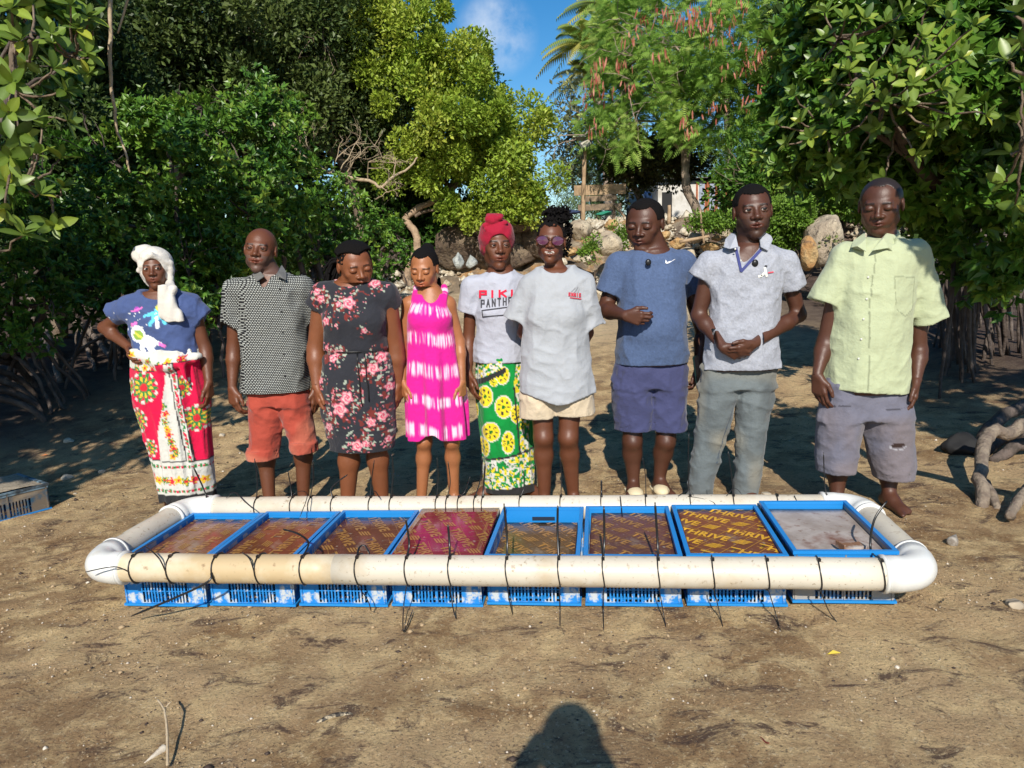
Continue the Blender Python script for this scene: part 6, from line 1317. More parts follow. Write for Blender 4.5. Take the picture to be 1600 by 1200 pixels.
# --- right background: feathery tree with red pods
Yf = 17.0; b1_ = P(1095, 372, Yf); b1_[2] = gz1(b1_[0], b1_[1]); ft = tree('feathery_tree', 'tall feathery light green tree hung with red-brown pods', 'tree', b1_); q = lambda x, y, d=0: P(x, y, Yf+d); mb = MB()
pale = mat('pale_branch', (.36, .28, .21), rough=.9, noise=(6, (.22, .17, .13), .45, .6))
limb(mb, [b1_-V3((0, 0, .2)), q(1090, 330), q(1072, 290), q(1072, 250), q(1078, 225), q(1110, 200), q(1130, 160)], .12, .05, 9, .01); limb(mb, [q(1072, 290), q(1068, 240), q(1055, 190), q(1052, 130), q(1045, 60)], .07, .03, 8, .01); limb(mb, [q(1068, 240), q(1040, 205), q(1010, 160), q(980, 110)], .05, .02, 7, .01)
limb(mb, [q(1078, 230), q(1080, 150), q(1070, 80)], .05, .02, 7, .01); limb(mb, [q(1110, 200), q(1160, 140, -.5), q(1210, 90, -.5)], .045, .02, 7, .01); limb(mb, [q(1055, 190), q(1000, 190, -.3), q(960, 200, -.3)], .03, .012, 6, .01); mb.build('trunk', pale, ft); mb = MB()
random.seed(5)
for x, y in [(1045, 60), (980, 110), (1070, 80), (1210, 90), (1130, 160), (1160, 140), (960, 200), (1100, 120), (1020, 150), (1180, 200)]:
    for k in range(3): twigs(mb, q(x, y, -.3), (random.gauss(0, 1), random.gauss(-.3, .5), random.gauss(.5, .6)), 1.1, .022, 2, 2)
mb.build('branches', pale, ft)['kind'] = 'stuff'
def fronds(name, blobs, n, ln, cols, m, parent, sub=.42, leaflets=8, droop=.35):
    PP, AX, CI = [], [], []; vol = np.array([b_[1][0]*b_[1][2] for b_ in blobs]); cnt = (n*vol/vol.sum()).astype(int)
    for (c_, r_), k_ in zip(blobs, cnt):
        nc = max(6, int(1.6*(r_[0]*r_[1]+r_[0]*r_[2]+r_[1]*r_[2])/sub**2)); v = rvec(nc); cc_ = V3(c_)+v*V3(r_)*(.45+.6*rng.random(nc)**.5)[:, None]; ci = rng.integers(0, nc, k_); ch = rng.random(nc)
        p = cc_[ci]+rvec(k_)*(sub*rng.random(k_)**.5)[:, None]; a = rvec(k_)+(p-V3(c_))/np.linalg.norm(p-V3(c_), axis=1)[:, None]*.5; a[:, 2] *= .5; PP.append(p); AX.append(a/np.linalg.norm(a, axis=1)[:, None]); CI.append(ch[ci]*.6+.4*rng.random(k_))
    p, a, ci = map(np.concatenate, (PP, AX, CI)); n = len(p); u = np.linspace(.1, 1, leaflets)
    pos = p[:, None]+a[:, None]*(u*ln)[None, :, None]; pos[..., 2] -= droop*ln*u[None]**2; pos = pos.reshape(-1, 3); ax_ = np.repeat(a, leaflets, 0); nn = np.repeat(rvec(n)*.8+V3((0, -.7, .6)), leaflets, 0)
    sd_ = np.cross(ax_, nn); sd_ /= np.linalg.norm(sd_, axis=1)[:, None]; w_ = np.tile(.30*np.sin(np.linspace(.5, 3.0, leaflets)), n)*ln
    cols = np.array(cols); k = np.clip((ci*len(cols)).astype(int), 0, len(cols)-1); cc_ = np.repeat(cols[k]*rng.uniform(.8, 1.2, n)[:, None], leaflets, 0); t_ = ln*.050
    V_ = np.stack([pos-sd_*w_[:, None], pos+ax_*t_, pos+sd_*w_[:, None], pos-ax_*t_], 1).reshape(-1, 3); F_ = (np.arange(len(pos))[:, None]*4+np.array([0, 1, 2, 3])).reshape(-1, 4)
    return link(name, mesh(name, V_, F_, np.repeat(cc_, 4, 0), smooth=False), parent, m)
fb = [B(1060, 60, Yf, 110, 90, 1.5), B(1000, 110, Yf-.2, 70, 70, 1.2), B(1160, 70, Yf-.6, 110, 90, 1.5), B(1130, 170, Yf-1, 90, 60, 1.0), B(1210, 180, Yf-.8, 70, 80, 1.2), B(960, 190, Yf-.5, 50, 60, .9), B(1090, 120, Yf-1.0, 90, 60, 1), B(1250, 60, Yf, 70, 90, 1.2), B(980, 40, Yf+.3, 60, 60, 1), B(1170, 240, Yf-.6, 60, 40, .8), B(955, 150, Yf-.4, 40, 50, .7), B(940, 215, Yf+.8, 30, 30, .5)]
fronds('crown', fb, 15000, .25, FG_, leaf_f, ft)
mpod = mat('red_brown_pod', (.26, .060, .035), rough=.6, noise=(6, (.38, .17, .10), .45, .6)); mb = MB(); rnd = random.Random(3)
pods = [(1010, 20), (1060, 30), (1080, 15), (1100, 35), (1120, 15), (1140, 30), (1160, 5), (1115, 60), (1150, 50), (1240, 40), (1225, 70), (1180, 80), (985, 60), (1000, 40), (1070, 35), (1110, 35), (970, 95), (945, 90), (930, 110), (920, 150), (925, 125), (940, 135), (985, 130), (1030, 85), (1180, 90), (1190, 75), (1210, 115), (1135, 105), (1165, 100), (1200, 140), (1190, 140), (1165, 155), (1120, 165), (1072, 182), (1075, 198), (925, 200), (1275, 20), (1255, 85), (1040, 15), (1090, 10)]
for (x, y) in pods:
    for k in range(11):
        p = P(x+rnd.gauss(0, 7), y+rnd.gauss(0, 7), Yf-2.1+rnd.gauss(0, .3)); d = V3((rnd.gauss(0, .03), rnd.gauss(0, .03), -rnd.uniform(.12, .22))); s_ = unit((rnd.gauss(0, 1), rnd.gauss(0, 1), 0))*.016; mb.add([p, p+d*.3+s_, p+d*.8+s_*.8, p+d, p+d*.8-s_*.8, p+d*.3-s_], [(0, 1, 2, 3), (0, 3, 4, 5)])
o = mb.build('seed_pods', mpod, ft); o['kind'] = 'stuff'
# dark trees under it, the right dark trees, light tree at the sky gap
wood('small dense brownish tree with a crooked trunk behind the wooden fence', [(1005, 352), (1000, 310), (985, 285), (975, 270)], [B(1010, 225, 18.5, 60, 45, 1.2), B(985, 260, 18.3, 45, 25, .8), B(1050, 250, 18.8, 50, 35, .9)], 13000, [(.05, .06, .018), (.08, .09, .022), (.12, .11, .03)], .12, 18.6, 'brownish_tree', None, sub=.4)
wood('dark bushy tree growing between the white building and the right mangrove', [(1215, 350), (1215, 300), (1220, 260)], [B(1200, 250, 14.5, 55, 45, 1), B(1260, 260, 14.3, 60, 60, 1), B(1220, 300, 14.0, 50, 35, .7), B(1165, 290, 15.0, 35, 40, .6)], 14000, MG_, .11, 14.5, 'bushy_tree', None, sub=.4)
wood('thin airy tree with sparse leaves at the right of the sky gap', [(905, 345), (915, 260), (905, 190), (895, 150)], [B(890, 180, 19, 26, 40, .8), B(910, 250, 19, 40, 40, .9), B(900, 210, 19, 30, 40, .8)], 1700, [(.18, .21, .10), (.26, .28, .14)], .13, 19, 'airy_tree', None, subn=5, trunk_r=.05)
def needle(label, x, y, Yn, blobs, n): 
    b_ = P(x, y, Yn); b_[2] = gz1(b_[0], b_[1])-1; t_ = tree('casuarina_tree', label, 'tree', b_, 'soft grey-green trees beyond the fence'); mb = MB(); limb(mb, [b_, P(x, y-60, Yn), P(x+3, y-120, Yn)], .12, .03); mb.build('trunk', bark, t_); crown('crown', blobs, n, .30, .03, [(.07, .12, .05), (.11, .17, .07), (.15, .20, .08)], wfm, t_, sub=.7, shell=.2, droop=.3)
needle('soft grey-green tree behind the lamp post and fence', 935, 345, 26, [B(935, 270, 26, 30, 70, 1.2), B(900, 310, 26, 40, 30, 1.2), B(950, 310, 26.5, 40, 40, 1.2)], 6000)
needle('soft grey-green tree behind the two standing people', 1040, 345, 27, [B(1020, 290, 27, 60, 60, 1.5), B(1100, 270, 28, 80, 70, 1.5)], 7000)
# palms
pm_ = mat('palm_frond', attr=True, rough=.45, spec=.4, transl=.3)
def palm(label, x, y, Yp, n, ln, seed, xb=None):
    rnd = np.random.default_rng(seed); top = P(x, y, Yp); bb_ = top.copy(); bb_[2] = gz1(top[0], top[1])-2; bb_[0] += .6; t_ = tree('coconut_palm', label, 'palm', bb_, 'coconut palms above the feathery tree'); mb = MB(); limb(mb, [bb_, bb_*.5+top*.5+V3((.25, 0, 0)), top], .17, .12); mb.build('trunk', pale, t_); VV, FF, CC = [], [], []; k = 0
    for i in range(n):
        az = i*2.4+rnd.random()*.4; el = rnd.uniform(-.25, 1.1); d = V3((math.cos(az)*math.cos(el), math.sin(az)*math.cos(el), math.sin(el))); L_ = ln*rnd.uniform(.8, 1.1); c_ = V3((.26, .34, .07)) if rnd.random() > .35 else V3((.48, .44, .10)); m_ = 26; side = unit(np.cross(d, (0, 0, 1)))
        for j in range(m_):
            s_ = (j+1)/m_; p = top+d*L_*s_+V3((0, 0, -1))*L_*.55*s_**2.2; tg = unit(d+V3((0, 0, -1.2*s_**1.2))); w_ = L_*.24*math.sin(.35+2.5*s_**.8)
            for sg in (-1, 1):
                lf = unit(side*sg+tg*.55+V3((0, 0, -.55)))*w_; b2 = unit(np.cross(lf, tg))*0+tg*.035; VV += [p-b2, p+b2, p+lf]; FF.append((k, k+1, k+2)); CC += [c_]*3; k += 3
            if j: VV += [pp, p, p+V3((0, 0, .05))]; FF.append((k, k+1, k+2)); CC += [c_*.8]*3; k += 3
            pp = p
    link('fronds', mesh('fronds', VV, FF, np.array(CC), smooth=False), t_, pm_)
palm('tall coconut palm, the left one, leaning over the sky gap', 920, 72, 24, 26, 1.8, 1); palm('coconut palm right above, its fronds behind the feathery tree top', 958, 18, 25, 26, 2.0, 2); palm('coconut palm far back near the top of the feathery tree', 1120, -10, 30, 20, 2.6, 3); palm('coconut palm with yellowing fronds just behind the lamp post tree', 925, 122, 25, 22, 1.7, 4)
b_ = P(1338, 10, 20); t_ = tree('bare_pole_trunk', 'slim bare grey tree trunk against the sky at the top right', 'tree', (b_[0], b_[1], 1.5)); mb = MB(); limb(mb, [(b_[0], b_[1], 1.5), b_, b_+V3((0, 0, 1.2))], .12, .09); mb.build('trunk', pale, t_)
# bushes right
def bush(label, blobs, n, cols, ln=.05, nm='leafy_bush', m=leaf_s, cat='bush', sub=.14):
    c_, r_ = blobs[0]; b_ = V3((c_[0], c_[1], gz1(c_[0], c_[1]))); t_ = tree(nm, label, cat, b_); mb = MB()
    for k in range(6): twigs(mb, b_, (random.gauss(0, .5), random.gauss(0, .5), 1), r_[2]*1.4, .016, 2)
    mb.build('stems', bark, t_); crown('foliage', blobs, n, ln, ln*.55, cols, m, t_, sub=sub, shell=.6)
BG_ = [(.10, .20, .02), (.15, .27, .03), (.21, .34, .05)]
bush('bright green rounded bush right of the man in the grey polo', [B(1235, 345, 12, 38, 34, .45), B(1215, 360, 12, 28, 26, .35)], 9000, BG_, .07)
bush('bright green bush above the boulder behind the pale green shirt', [B(1320, 290, 12.5, 40, 22, .5), B(1345, 305, 12.3, 30, 30, .4), B(1300, 315, 12.6, 18, 12, .3)], 6500, BG_, .09)
bush('low green creeper patch on the rocks left of the grey polo man', [B(1125, 345, 14.2, 25, 9, .3), B(1098, 350, 14.2, 16, 8, .3)], 2500, BG_, .07)
bush('small weed tuft on the pale rocks beside the sunglasses woman', [B(918, 388, 13.4, 9, 16, .15)], 700, BG_, .06); bush('small weed tuft higher on the rocks left of the blue t-shirt man', [B(968, 368, 13.8, 8, 16, .15)], 700, BG_, .06); bush('weed tuft at the top of the boulder behind the pale green shirt', [B(1300, 380, 11.3, 18, 12, .15)], 700, [(.14, .20, .05), (.25, .26, .10)], .07)
# ---------------------------------------------------------------- rocks
def rock(label, px, py, Yr, rx, ry, rz, m, seed, group=None, cat='rock', nm='boulder', sx=1.0):
    c_ = P(px, py, Yr); s_ = c_[1]/F; r_ = V3((rx*s_, rz, ry*s_)); rr = np.random.default_rng(seed); bm = bmesh.new(); bmesh.ops.create_icosphere(bm, subdivisions=4, radius=1)
    pl = [(unit(rr.normal(size=3)), rr.uniform(.55, .85)) for _ in range(9)]
    for v in bm.verts:
        p = V3(v.co)
        for n_, d_ in pl:
            e = p@n_
            if e > d_: p = p-n_*(e-d_)*.85
        n = float(fbm(p[0]*2+seed, p[1]*2, p[2]*2, 4)); n2 = float(vn(p[0]*7+seed, p[1]*7, p[2]*7)); v.co = Vector(p*(1+.35*(n-.5)+.06*(n2-.5))*r_)
    me = bpy.data.meshes.new(nm); bm.to_mesh(me); bm.free(); me.polygons.foreach_set('use_smooth', [True]*len(me.polygons)); me.materials.append(m); o = bpy.data.objects.new(nm, me); COL.objects.link(o); o.location = c_; tag(o, label, cat, group); return o
rk = mat('grey_brown_rock', (.36, .29, .21), rough=.95, noise=[(3, (.50, .42, .30), .45, .6), (11, (.12, .095, .075), .55, .68)], bump=[(9, .8, .06), (45, .7, .015)])
rp = mat('pale_limestone', (.52, .44, .32), rough=.95, noise=[(4, (.62, .56, .45), .45, .6), (10, (.28, .21, .13), .54, .66)], bump=[(9, .8, .06), (45, .7, .015)])
ro_ = mat('ochre_rock', (.42, .23, .09), rough=.95, noise=[(4, (.52, .36, .17), .45, .6), (9, (.16, .10, .06), .54, .66)], bump=[(9, .8, .06), (45, .7, .015)])
rock('big brown boulder with a flat grass-fringed top behind the pale green shirt', 1283, 375, 11.4, 30, 44, .4, rk, 4); rock('rusty broken rock at the foot of the big brown boulder', 1262, 400, 11.1, 14, 30, .2, ro_, 5); rock('low grey rock right of the big brown boulder', 1330, 395, 11.6, 26, 20, .3, ro_, 6)
rock('grey slab of rock on the slope between the sunglasses woman and the blue t-shirt', 948, 385, 13.6, 23, 22, .3, rk, 7); rock('tall grey-brown rock face under the fence post', 905, 362, 14.4, 19, 17, .35, rk, 8)
rkl = mat('shade_toned_ledge_rock', (.12, .085, .06), rough=.95, noise=[(3, (.20, .15, .10), .45, .6), (14, (.06, .045, .035), .5, .64)], bump=[(9, .9, .08), (40, .8, .02)])  # tree shade on the ledge is put into this dark rock colour
wallr = empty('rock_ledge', P(790, 400, 14.0), 'long flat-topped rock ledge coloured dark as tree shade behind the red headwrap woman', 'rock ledge')
for i, (x, y, rx_, ry_, sd_) in enumerate([(715, 385, 40, 36, 31), (760, 380, 42, 36, 32), (805, 378, 40, 34, 33), (850, 374, 36, 30, 34), (780, 400, 60, 24, 35), (725, 362, 40, 16, 36), (800, 357, 46, 11, 37)]):
    o = rock('x', x, y, 14.6+.1*(i % 3), rx_, ry_, .35, rkl, sd_, nm='ledge_block'); del o['label']; del o['category']; lc = o.location.copy(); o.parent = wallr; o.location = lc-wallr.location
rnd = random.Random(9)
def stone_label(i, x, y):
    c_ = (('pale', 'pale', 'ochre', 'grey-brown')[i % 4] if x < 1030 else ('ochre', 'grey-brown')[i % 2]); w_ = ('left of the woman in sunglasses', 'just right of the sunglasses woman', 'left of the blue t-shirt man', 'behind the blue t-shirt man', 'right of the blue t-shirt man\'s head', 'left of the grey polo man\'s head', 'right of the grey polo man', 'near the big brown boulder')[sum(x > q_ for q_ in (868, 900, 950, 1000, 1065, 1100, 1180))] if x > 0 else ''
    return c_+' loose stone on the slope '+w_+(', high up' if y < 362 else ', halfway down' if y < 388 else ', low down')+(', larger' if r_big(i) else '')
def r_big(i): return small[i][2] >= 12
small = [(862, 398, 12), (878, 410, 10), (890, 392, 12), (905, 404, 9), (920, 405, 12), (935, 352, 10), (955, 350, 11), (940, 362, 8), (985, 395, 10), (975, 382, 8), (1060, 380, 13), (1085, 372, 12), (1110, 385, 14), (1075, 398, 16), (1120, 372, 8), (1135, 365, 10), (1040, 368, 10), (1098, 362, 9), (1150, 395, 9), (985, 352, 9), (870, 372, 10), (1130, 405, 12), (1220, 395, 9), (1200, 402, 10), (1345, 365, 14), (1360, 385, 12)]
for i, (x, y, r_) in enumerate(small): rock(stone_label(i, x, y), x, y, 14.2+(400-y)*.02, r_, r_*.7, r_*.012, [rp, rp, ro_, rk][i % 4] if x < 1030 else [ro_, rk][i % 2], 50+i, 'loose stones on the rocky slope', 'stone', 'slope_stone')
rp2 = rp
# ---------------------------------------------------------------- fence, lamp, people, building
wd = mat('pale_plank', (.40, .28, .17), rough=.85, noise=(7, (.28, .19, .11), .45, .6), bump=[(30, .6, .01)]); wdd = mat('old_post', (.28, .20, .13), rough=.9, noise=(9, (.18, .13, .09), .45, .6))  # paler wood for the wide plank, lamp pole and stakes
Yp = 17.2; t_ = empty('plank_fence', P(940, 345, Yp), 'rough fence of three wide wooden planks on posts at the top of the bank', 'fence')
def plank(x0, y0, x1, y1, th, m, nm='plank'):
    a, b2 = Vector(P(x0, y0, Yp)), Vector(P(x1, y1, Yp)); s_ = Yp/F; d = (b2-a); mb = MB(); L_ = d.length; X_ = d.normalized(); Yv = Vector((0, 1, 0)); Zv = X_.cross(Yv); T = Matrix(((X_.x, 0, Zv.x, a.x), (X_.y, 1, Zv.y, a.y), (X_.z, 0, Zv.z, a.z), (0, 0, 0, 1))); mb.box((0, -.02, -th*s_/2), (L_, .02, th*s_/2), T); mb.build(nm, m, t_)
plank(897, 298, 978, 295, 15, wd); plank(914, 311, 964, 309, 8, wdd); plank(903, 325, 971, 322, 9, wdd)
for x, y0, y1, r_ in ((911, 278, 345, .03), (959, 296, 352, .035)): mb = MB(); limb(mb, [P(x, y0, Yp+.05), P(x, y1, Yp+.05)], r_, r_, 7); mb.build('post', wdd, t_)
mb = MB(); limb(mb, [P(960, 320, Yp-.06), P(975, 338, Yp-.3), P(982, 355, Yp-.6)], .03, .025, 6); mb.build('brace', wdd, t_)
t_ = empty('lamp_post', P(912, 345, 16.8), 'wooden pole carrying a floodlight and a small solar panel', 'lamp post'); mb = MB(); limb(mb, [P(911, 348, 16.8), P(912, 290, 16.8), P(914, 225, 16.8)], .055, .045, 8); mb.build('pole', wd, t_)
mb = MB(); c_ = P(916, 226, 16.65); T = Matrix.Translation(Vector(c_)) @ Matrix.Rotation(math.radians(-22), 4, 'Y') @ Matrix.Rotation(math.radians(-25), 4, 'X'); mb.box((-.13, -.04, -.09), (.13, .04, .09), T); f_ = mb.build('floodlight', mat('lamp_housing', (.03, .03, .032), rough=.4), t_); mb = MB(); mb.box((-.10, -.047, -.065), (.10, -.041, .065), T); o = link('lamp_glass', mb.me('lamp_glass'), None, mat('lamp_glass', (.45, .42, .36), rough=.2)); o.parent = f_; o.matrix_parent_inverse = f_.matrix_world.inverted() if False else Matrix.Translation(-t_.location)
f_.matrix_parent_inverse = Matrix.Translation(-t_.location); o.matrix_parent_inverse = Matrix.Identity(4)
mb = MB(); c_ = P(906, 216, 16.8); T = Matrix.Translation(Vector(c_)) @ Matrix.Rotation(math.radians(-12), 4, 'X'); mb.box((-.16, -.12, -.012), (.12, .12, .012), T); mb.build('solar_panel', mat('panel_edge', (.45, .42, .38), rough=.5), t_)
# fallen rails and stakes on the slope
for lb, pts, r_ in (('thin pale stake leaning upright on the slope in front of the feathery tree', [(1100, 380), (1094, 330)], .022), ('fallen pole lying level behind the blue t-shirt man', [(1062, 378), (1108, 369)], .035), ('crooked dark post under the brownish tree', [(1045, 350), (1046, 320)], .04)):
    mb = MB(); a = P(*pts[0], 13.9); limb(mb, [a, P(*pts[1], 13.9)], r_, r_*.8, 7, .004); o = mb.build('wooden_stake', wd, None); tag(o, lb, 'stake')
# white building
Yb = 24; t_ = empty('white_building', P(1090, 340, Yb), 'low white building with orange framed blue-grey shutters behind the trees', 'building'); wm = mat('white_wall', (.62, .60, .55), rough=.9, noise=(3, (.45, .42, .36), .45, .65)); om = mat('orange_brick', (.42, .14, .06), rough=.9, noise=(9, (.30, .10, .05), .4, .6)); sh_ = mat('grey_blue_shutter', (.30, .34, .42), rough=.6)
def bx_(x0, y0, x1, y1, d0, d1, m, nm, parent=t_):
    a, b2 = P(x0, y1, Yb), P(x1, y0, Yb); mb = MB(); mb.box((a[0], Yb+d0, a[2]), (b2[0], Yb+d1, b2[2])); return mb.build(nm, m, parent)
bx_(1028, 282, 1100, 345, 0, 3, wm, 'wall'); bx_(1100, 280, 1170, 345, .02, 2.9, om, 'brick_wall'); bx_(1020, 276, 1175, 281, -.25, 3.3, mat('roof_sheet', (.30, .28, .25), rough=.7), 'roof')
for x in (1092, 1108, 1120): w_ = bx_(x, 287, x+9, 328, -.03, .01, sh_, 'shutter')
for x in (1087, 1103, 1118, 1131): bx_(x, 284, x+3, 330, -.06, .005, om, 'frame_post')
bx_(1034, 300, 1050, 345, -.02, .01, mat('doorway_shade', (.02, .02, .02), rough=.8), 'doorway')  # near-black panel painted for the unlit opening
# two distant standing people and a covered motorbike
def tiny(label, x, yt, yb, Yd, shirt, trou, seed, lean=0):
    top, bot = P(x, yt, Yd), P(x, yb, Yd); h = 1.66; bz = top[2]-h; c_ = V3((top[0], Yd, bz)); root = empty('person', c_, label, 'person'); q = lambda a, b_, z: c_+V3((a, b_, z))
    bo_ = [('u', ell(q(lean, 0, 1.55), (.085, .10, .115)), 0), ('u', cone(q(lean*.8, 0, 1.30), q(lean, 0, 1.48), .06, .05), .03), ('u', cone(q(0, 0, .95), q(lean*.7, 0, 1.32), .12, .13), .05)]
    for s_ in (-1, 1): bo_ += [('u', cone(q(s_*.17+lean*.7, 0, 1.36), q(s_*.22+lean*.5, -.03, 1.10), .045, .035), .03), ('u', cone(q(s_*.22+lean*.5, -.03, 1.10), q(s_*.20+lean, -.18, .92 if s_ > 0 else 1.15), .033, .025), .02), ('u', cone(q(s_*.09, 0, .90), q(s_*.10, -.02, .48), .08, .055), .03), ('u', cone(q(s_*.10, -.02, .48), q(s_*.10, 0, .08), .05, .035), .02), ('u', cone(q(s_*.10, .03, .04), q(s_*.11, -.15, .03), .035, .03), .02)]
    V, Q = solid(bo_, .016); me = mesh('body', V-c_, Q, np.tile(V3((.06, .025, .015)), (len(V), 1))); me.materials.append(skin_m); o = link('body', me); o.parent = root
    so_ = [('u', cone(q(0, 0, .95), q(lean*.7, 0, 1.32), .155, .165), .05)]+[('u', cone(q(s_*.17+lean*.7, 0, 1.36), q(s_*.21+lean*.5, -.02, 1.15), .065, .06), .04) for s_ in (-1, 1)]; V, Q = solid(so_, .016, wrinkle(.01, 6)); me = mesh('shirt', V-c_, Q, solidc(V, shirt)); me.materials.append(fab); o = link('shirt', me); o.parent = root
    so_ = [('u', cone(q(s_*.09, 0, .90), q(s_*.10, -.01, .12), .10, .065), .04) for s_ in (-1, 1)]; V, Q = solid(so_, .016, wrinkle(.008, 6)); me = mesh('trousers', V-c_, Q, solidc(V, trou)); me.materials.append(fab); o = link('trousers', me); o.parent = root
tiny('far person in a white shirt standing with the back turned beside the fence', 989, 286, 360, 22, V3((.55, .54, .50)), V3((.02, .02, .022)), 1, .04); tiny('far person in a light blue shirt standing beside the one in white', 1007, 288, 360, 22.4, lin(120, 150, 190)*.7, V3((.03, .03, .04)), 2, -.04)
def motorbike(label, x, y, Ym):
    c_ = P(x, y, Ym); c_[2] = c_[2]; r0 = empty('motorbike', c_, label, 'motorbike', 'motorbikes parked under the trees'); k = mat('dark_metal', (.02, .02, .022), rough=.35)
    for dx in (-.62, .62):
        mb = MB(); mb.tube([(c_[0]+dx+.27*math.cos(a), c_[1], c_[2]+.30+.27*math.sin(a)) for a in np.linspace(0, 6.283, 19)], .045, 7); w_ = mb.build('wheel', k, r0)
    mb = MB(); mb.ball((c_[0]+.12, c_[1], c_[2]+.80), (.28, .14, .13), 12, 8); mb.build('tank', mat('bike_paint', (.04, .04, .05), rough=.25), r0); mb = MB(); mb.ball((c_[0]-.38, c_[1], c_[2]+.80), (.38, .13, .07), 12, 6); mb.build('seat', k, r0)
    mb = MB(); mb.box((c_[0]-.2, c_[1]-.12, c_[2]+.3), (c_[0]+.2, c_[1]+.12, c_[2]+.62)); mb.tube([(c_[0]+.62, c_[1], c_[2]+.3), (c_[0]+.42, c_[1], c_[2]+1.05)], .03, 6); mb.tube([(c_[0]+.42, c_[1]-.3, c_[2]+1.08), (c_[0]+.42, c_[1]+.3, c_[2]+1.08)], .018, 6); mb.tube([(c_[0]-.62, c_[1], c_[2]+.3), (c_[0]+.1, c_[1], c_[2]+.6)], .03, 6); mb.build('chassis', k, r0)
motorbike('dark motorbike parked in the shade right of the blue t-shirt man\'s head', 1062, 346, 26); motorbike('dark motorbike parked in the shade just right of the two distant people', 1036, 346, 27)
# sacks and cloth
sk = mat('white_sack', (.42, .44, .42), rough=.7, noise=(9, (.25, .27, .27), .45, .6), bump=[(14, .9, .04)])
for lb, x, y, rx_, ry_, s_ in (('stuffed greyish white sack standing at the foot of the rock ledge, the left one', 716, 407, 9, 13, 71), ('stuffed greenish white sack beside the other one at the rock ledge', 737, 409, 10, 12, 72)): o = rock(lb, x, y, 13.6, rx_, ry_, .12, sk, s_, 'sacks at the rock ledge', 'sack', 'sack')
o = rock('crumpled green plastic sheet lying below the fence planks', 945, 334, 17.0, 14, 4, .2, mat('green_sheet', (.03, .30, .20), rough=.5, bump=[(20, 1, .05)]), 73, None, 'sheet', 'plastic_sheet'); o = rock('dark blue bundle lying at the left foot of the lamp post', 895, 332, 17.0, 12, 4, .2, mat('blue_bundle', (.03, .05, .12), rough=.7, bump=[(20, 1, .05)]), 74, None, 'bundle', 'cloth_bundle')
# ---------------------------------------------------------------- things on the mud
c_ = G(22, 800); lc = empty('crate', c_, 'grey and blue crate heaped with sand at the left edge of the mud', 'crate'); c0_ = Vector(G(83, 794)); xl = Vector(G(0, 819))-c0_; xl.z = 0; xl.normalize(); lc.matrix_world = Matrix(((-xl.x, -xl.y*-1, 0, c0_.x), (-xl.y, -xl.x, 0, c0_.y), (0, 0, 1, c0_.z), (0, 0, 0, 1))) @ Matrix.Translation((-.25, 0, 0))
mo = make_crate(mat('muddy_grey_crate', (.03, .08, .13), rough=.75, noise=[(14, (.15, .12, .09), .36, .50), (4, (.26, .21, .15), .48, .6)]))
for nm, me in mo.items():
    me = me.copy() if False else me; o = link(nm, me); o.parent = lc; o.scale = (1.25, .75, .80)
    if nm == 'rim': me.materials[0] = mat('grey_blue_rim', (.16, .24, .30), rough=.6, noise=[(12, (.04, .05, .06), .45, .6)])
    if nm in ('slatted_lattice', 'floor_grid'): o['kind'] = 'stuff'
xs2 = np.linspace(-.225, .225, 40); ys2 = np.linspace(.02, .44, 40); XX, YY = np.meshgrid(xs2, ys2); ZZ = .150+.02*fbm(XX*9, YY*9, 1., 4)+.02*np.cos(XX*6)
ij = np.array([(i*40+j, i*40+j+1, (i+1)*40+j+1, (i+1)*40+j) for i in range(39) for j in range(39)]); o = link('sand_fill', mesh('sand_fill', np.stack([XX, YY, ZZ], -1).reshape(-1, 3), ij), None, mat('wet_sand', (.36, .30, .22), rough=.9, noise=(40, (.22, .17, .12), .5, .65), bump=[(60, .6, .01)])); o.parent = lc
def pebble(label, px, py, r, m, seed, cat='stone', nm='stone', group=None, fl=.6):
    g_ = G(px, py); o = rock(label, px, py, g_[1], 1, 1, .01, m, seed, group, cat, nm); o.location = g_+V3((0, 0, r*fl*.5)); s_ = g_[1]/F; o.scale = (r/s_, r/.01, r*fl/s_); return o
shl = mat('shell_white', (.62, .55, .44), rough=.6, noise=(30, (.38, .30, .22), .5, .65))
for i, (x, y, r_, lb) in enumerate([(160, 738, .028, 'white stone lying right of the sand-filled crate'), (106, 749, .045, 'flat white stone just behind the sand-filled crate'), (118, 773, .016, 'tiny white stone by the corner of the sand-filled crate'), (108, 691, .045, 'pale flat stone in the dark mud behind the sand-filled crate'), (347, 682, .03, 'pale stone on the mud beside the headscarf woman\'s hip'), (1197, 775, .03, 'small pale stone right of the grey jeans')]): pebble(lb, x, y, r_, rp, 90+i)
pebble('round dark stone at the right edge in front of the raft', 1583, 948, .035, rk, 101); pebble('dark mud-covered hat or cap lying in the shade right of the pale green shirt', 1500, 706, .12, mat('black_mud_cloth', (.012, .012, .013), rough=.8), 102, 'hat', 'dark_hat', fl=.75)
def cone_shell(label, px, py, ln, r, ang_, m):
    g_ = V3(G(px, py))+V3((0, 0, r*.8)); d = V3((math.cos(ang_), math.sin(ang_), 0)); mb = MB(); n = 16; mb.tube([g_+d*ln*(t_-.5) for t_ in np.linspace(0, 1, n)], [r*max(.12, (1-t_)**.8*(1+.10*math.sin(t_*40)))*(1 if t_ > .06 else .6) for t_ in np.linspace(0, 1, n)], 12); o = mb.build('shell', m, None); tag(o, label, 'shell')
cone_shell('long grey cone shell lying on the sand right of the frame elbow', 1490, 848, .12, .026, .9, mat('grey_shell', (.34, .31, .27), rough=.8, noise=(30, (.20, .17, .14), .45, .6))); cone_shell('cream cone shell at the bottom left beside the forked twig', 243, 1185, .075, .014, -2.0, shl)
g_ = lambda x, y, z=.008: V3(G(x, y))+V3((0, 0, z))
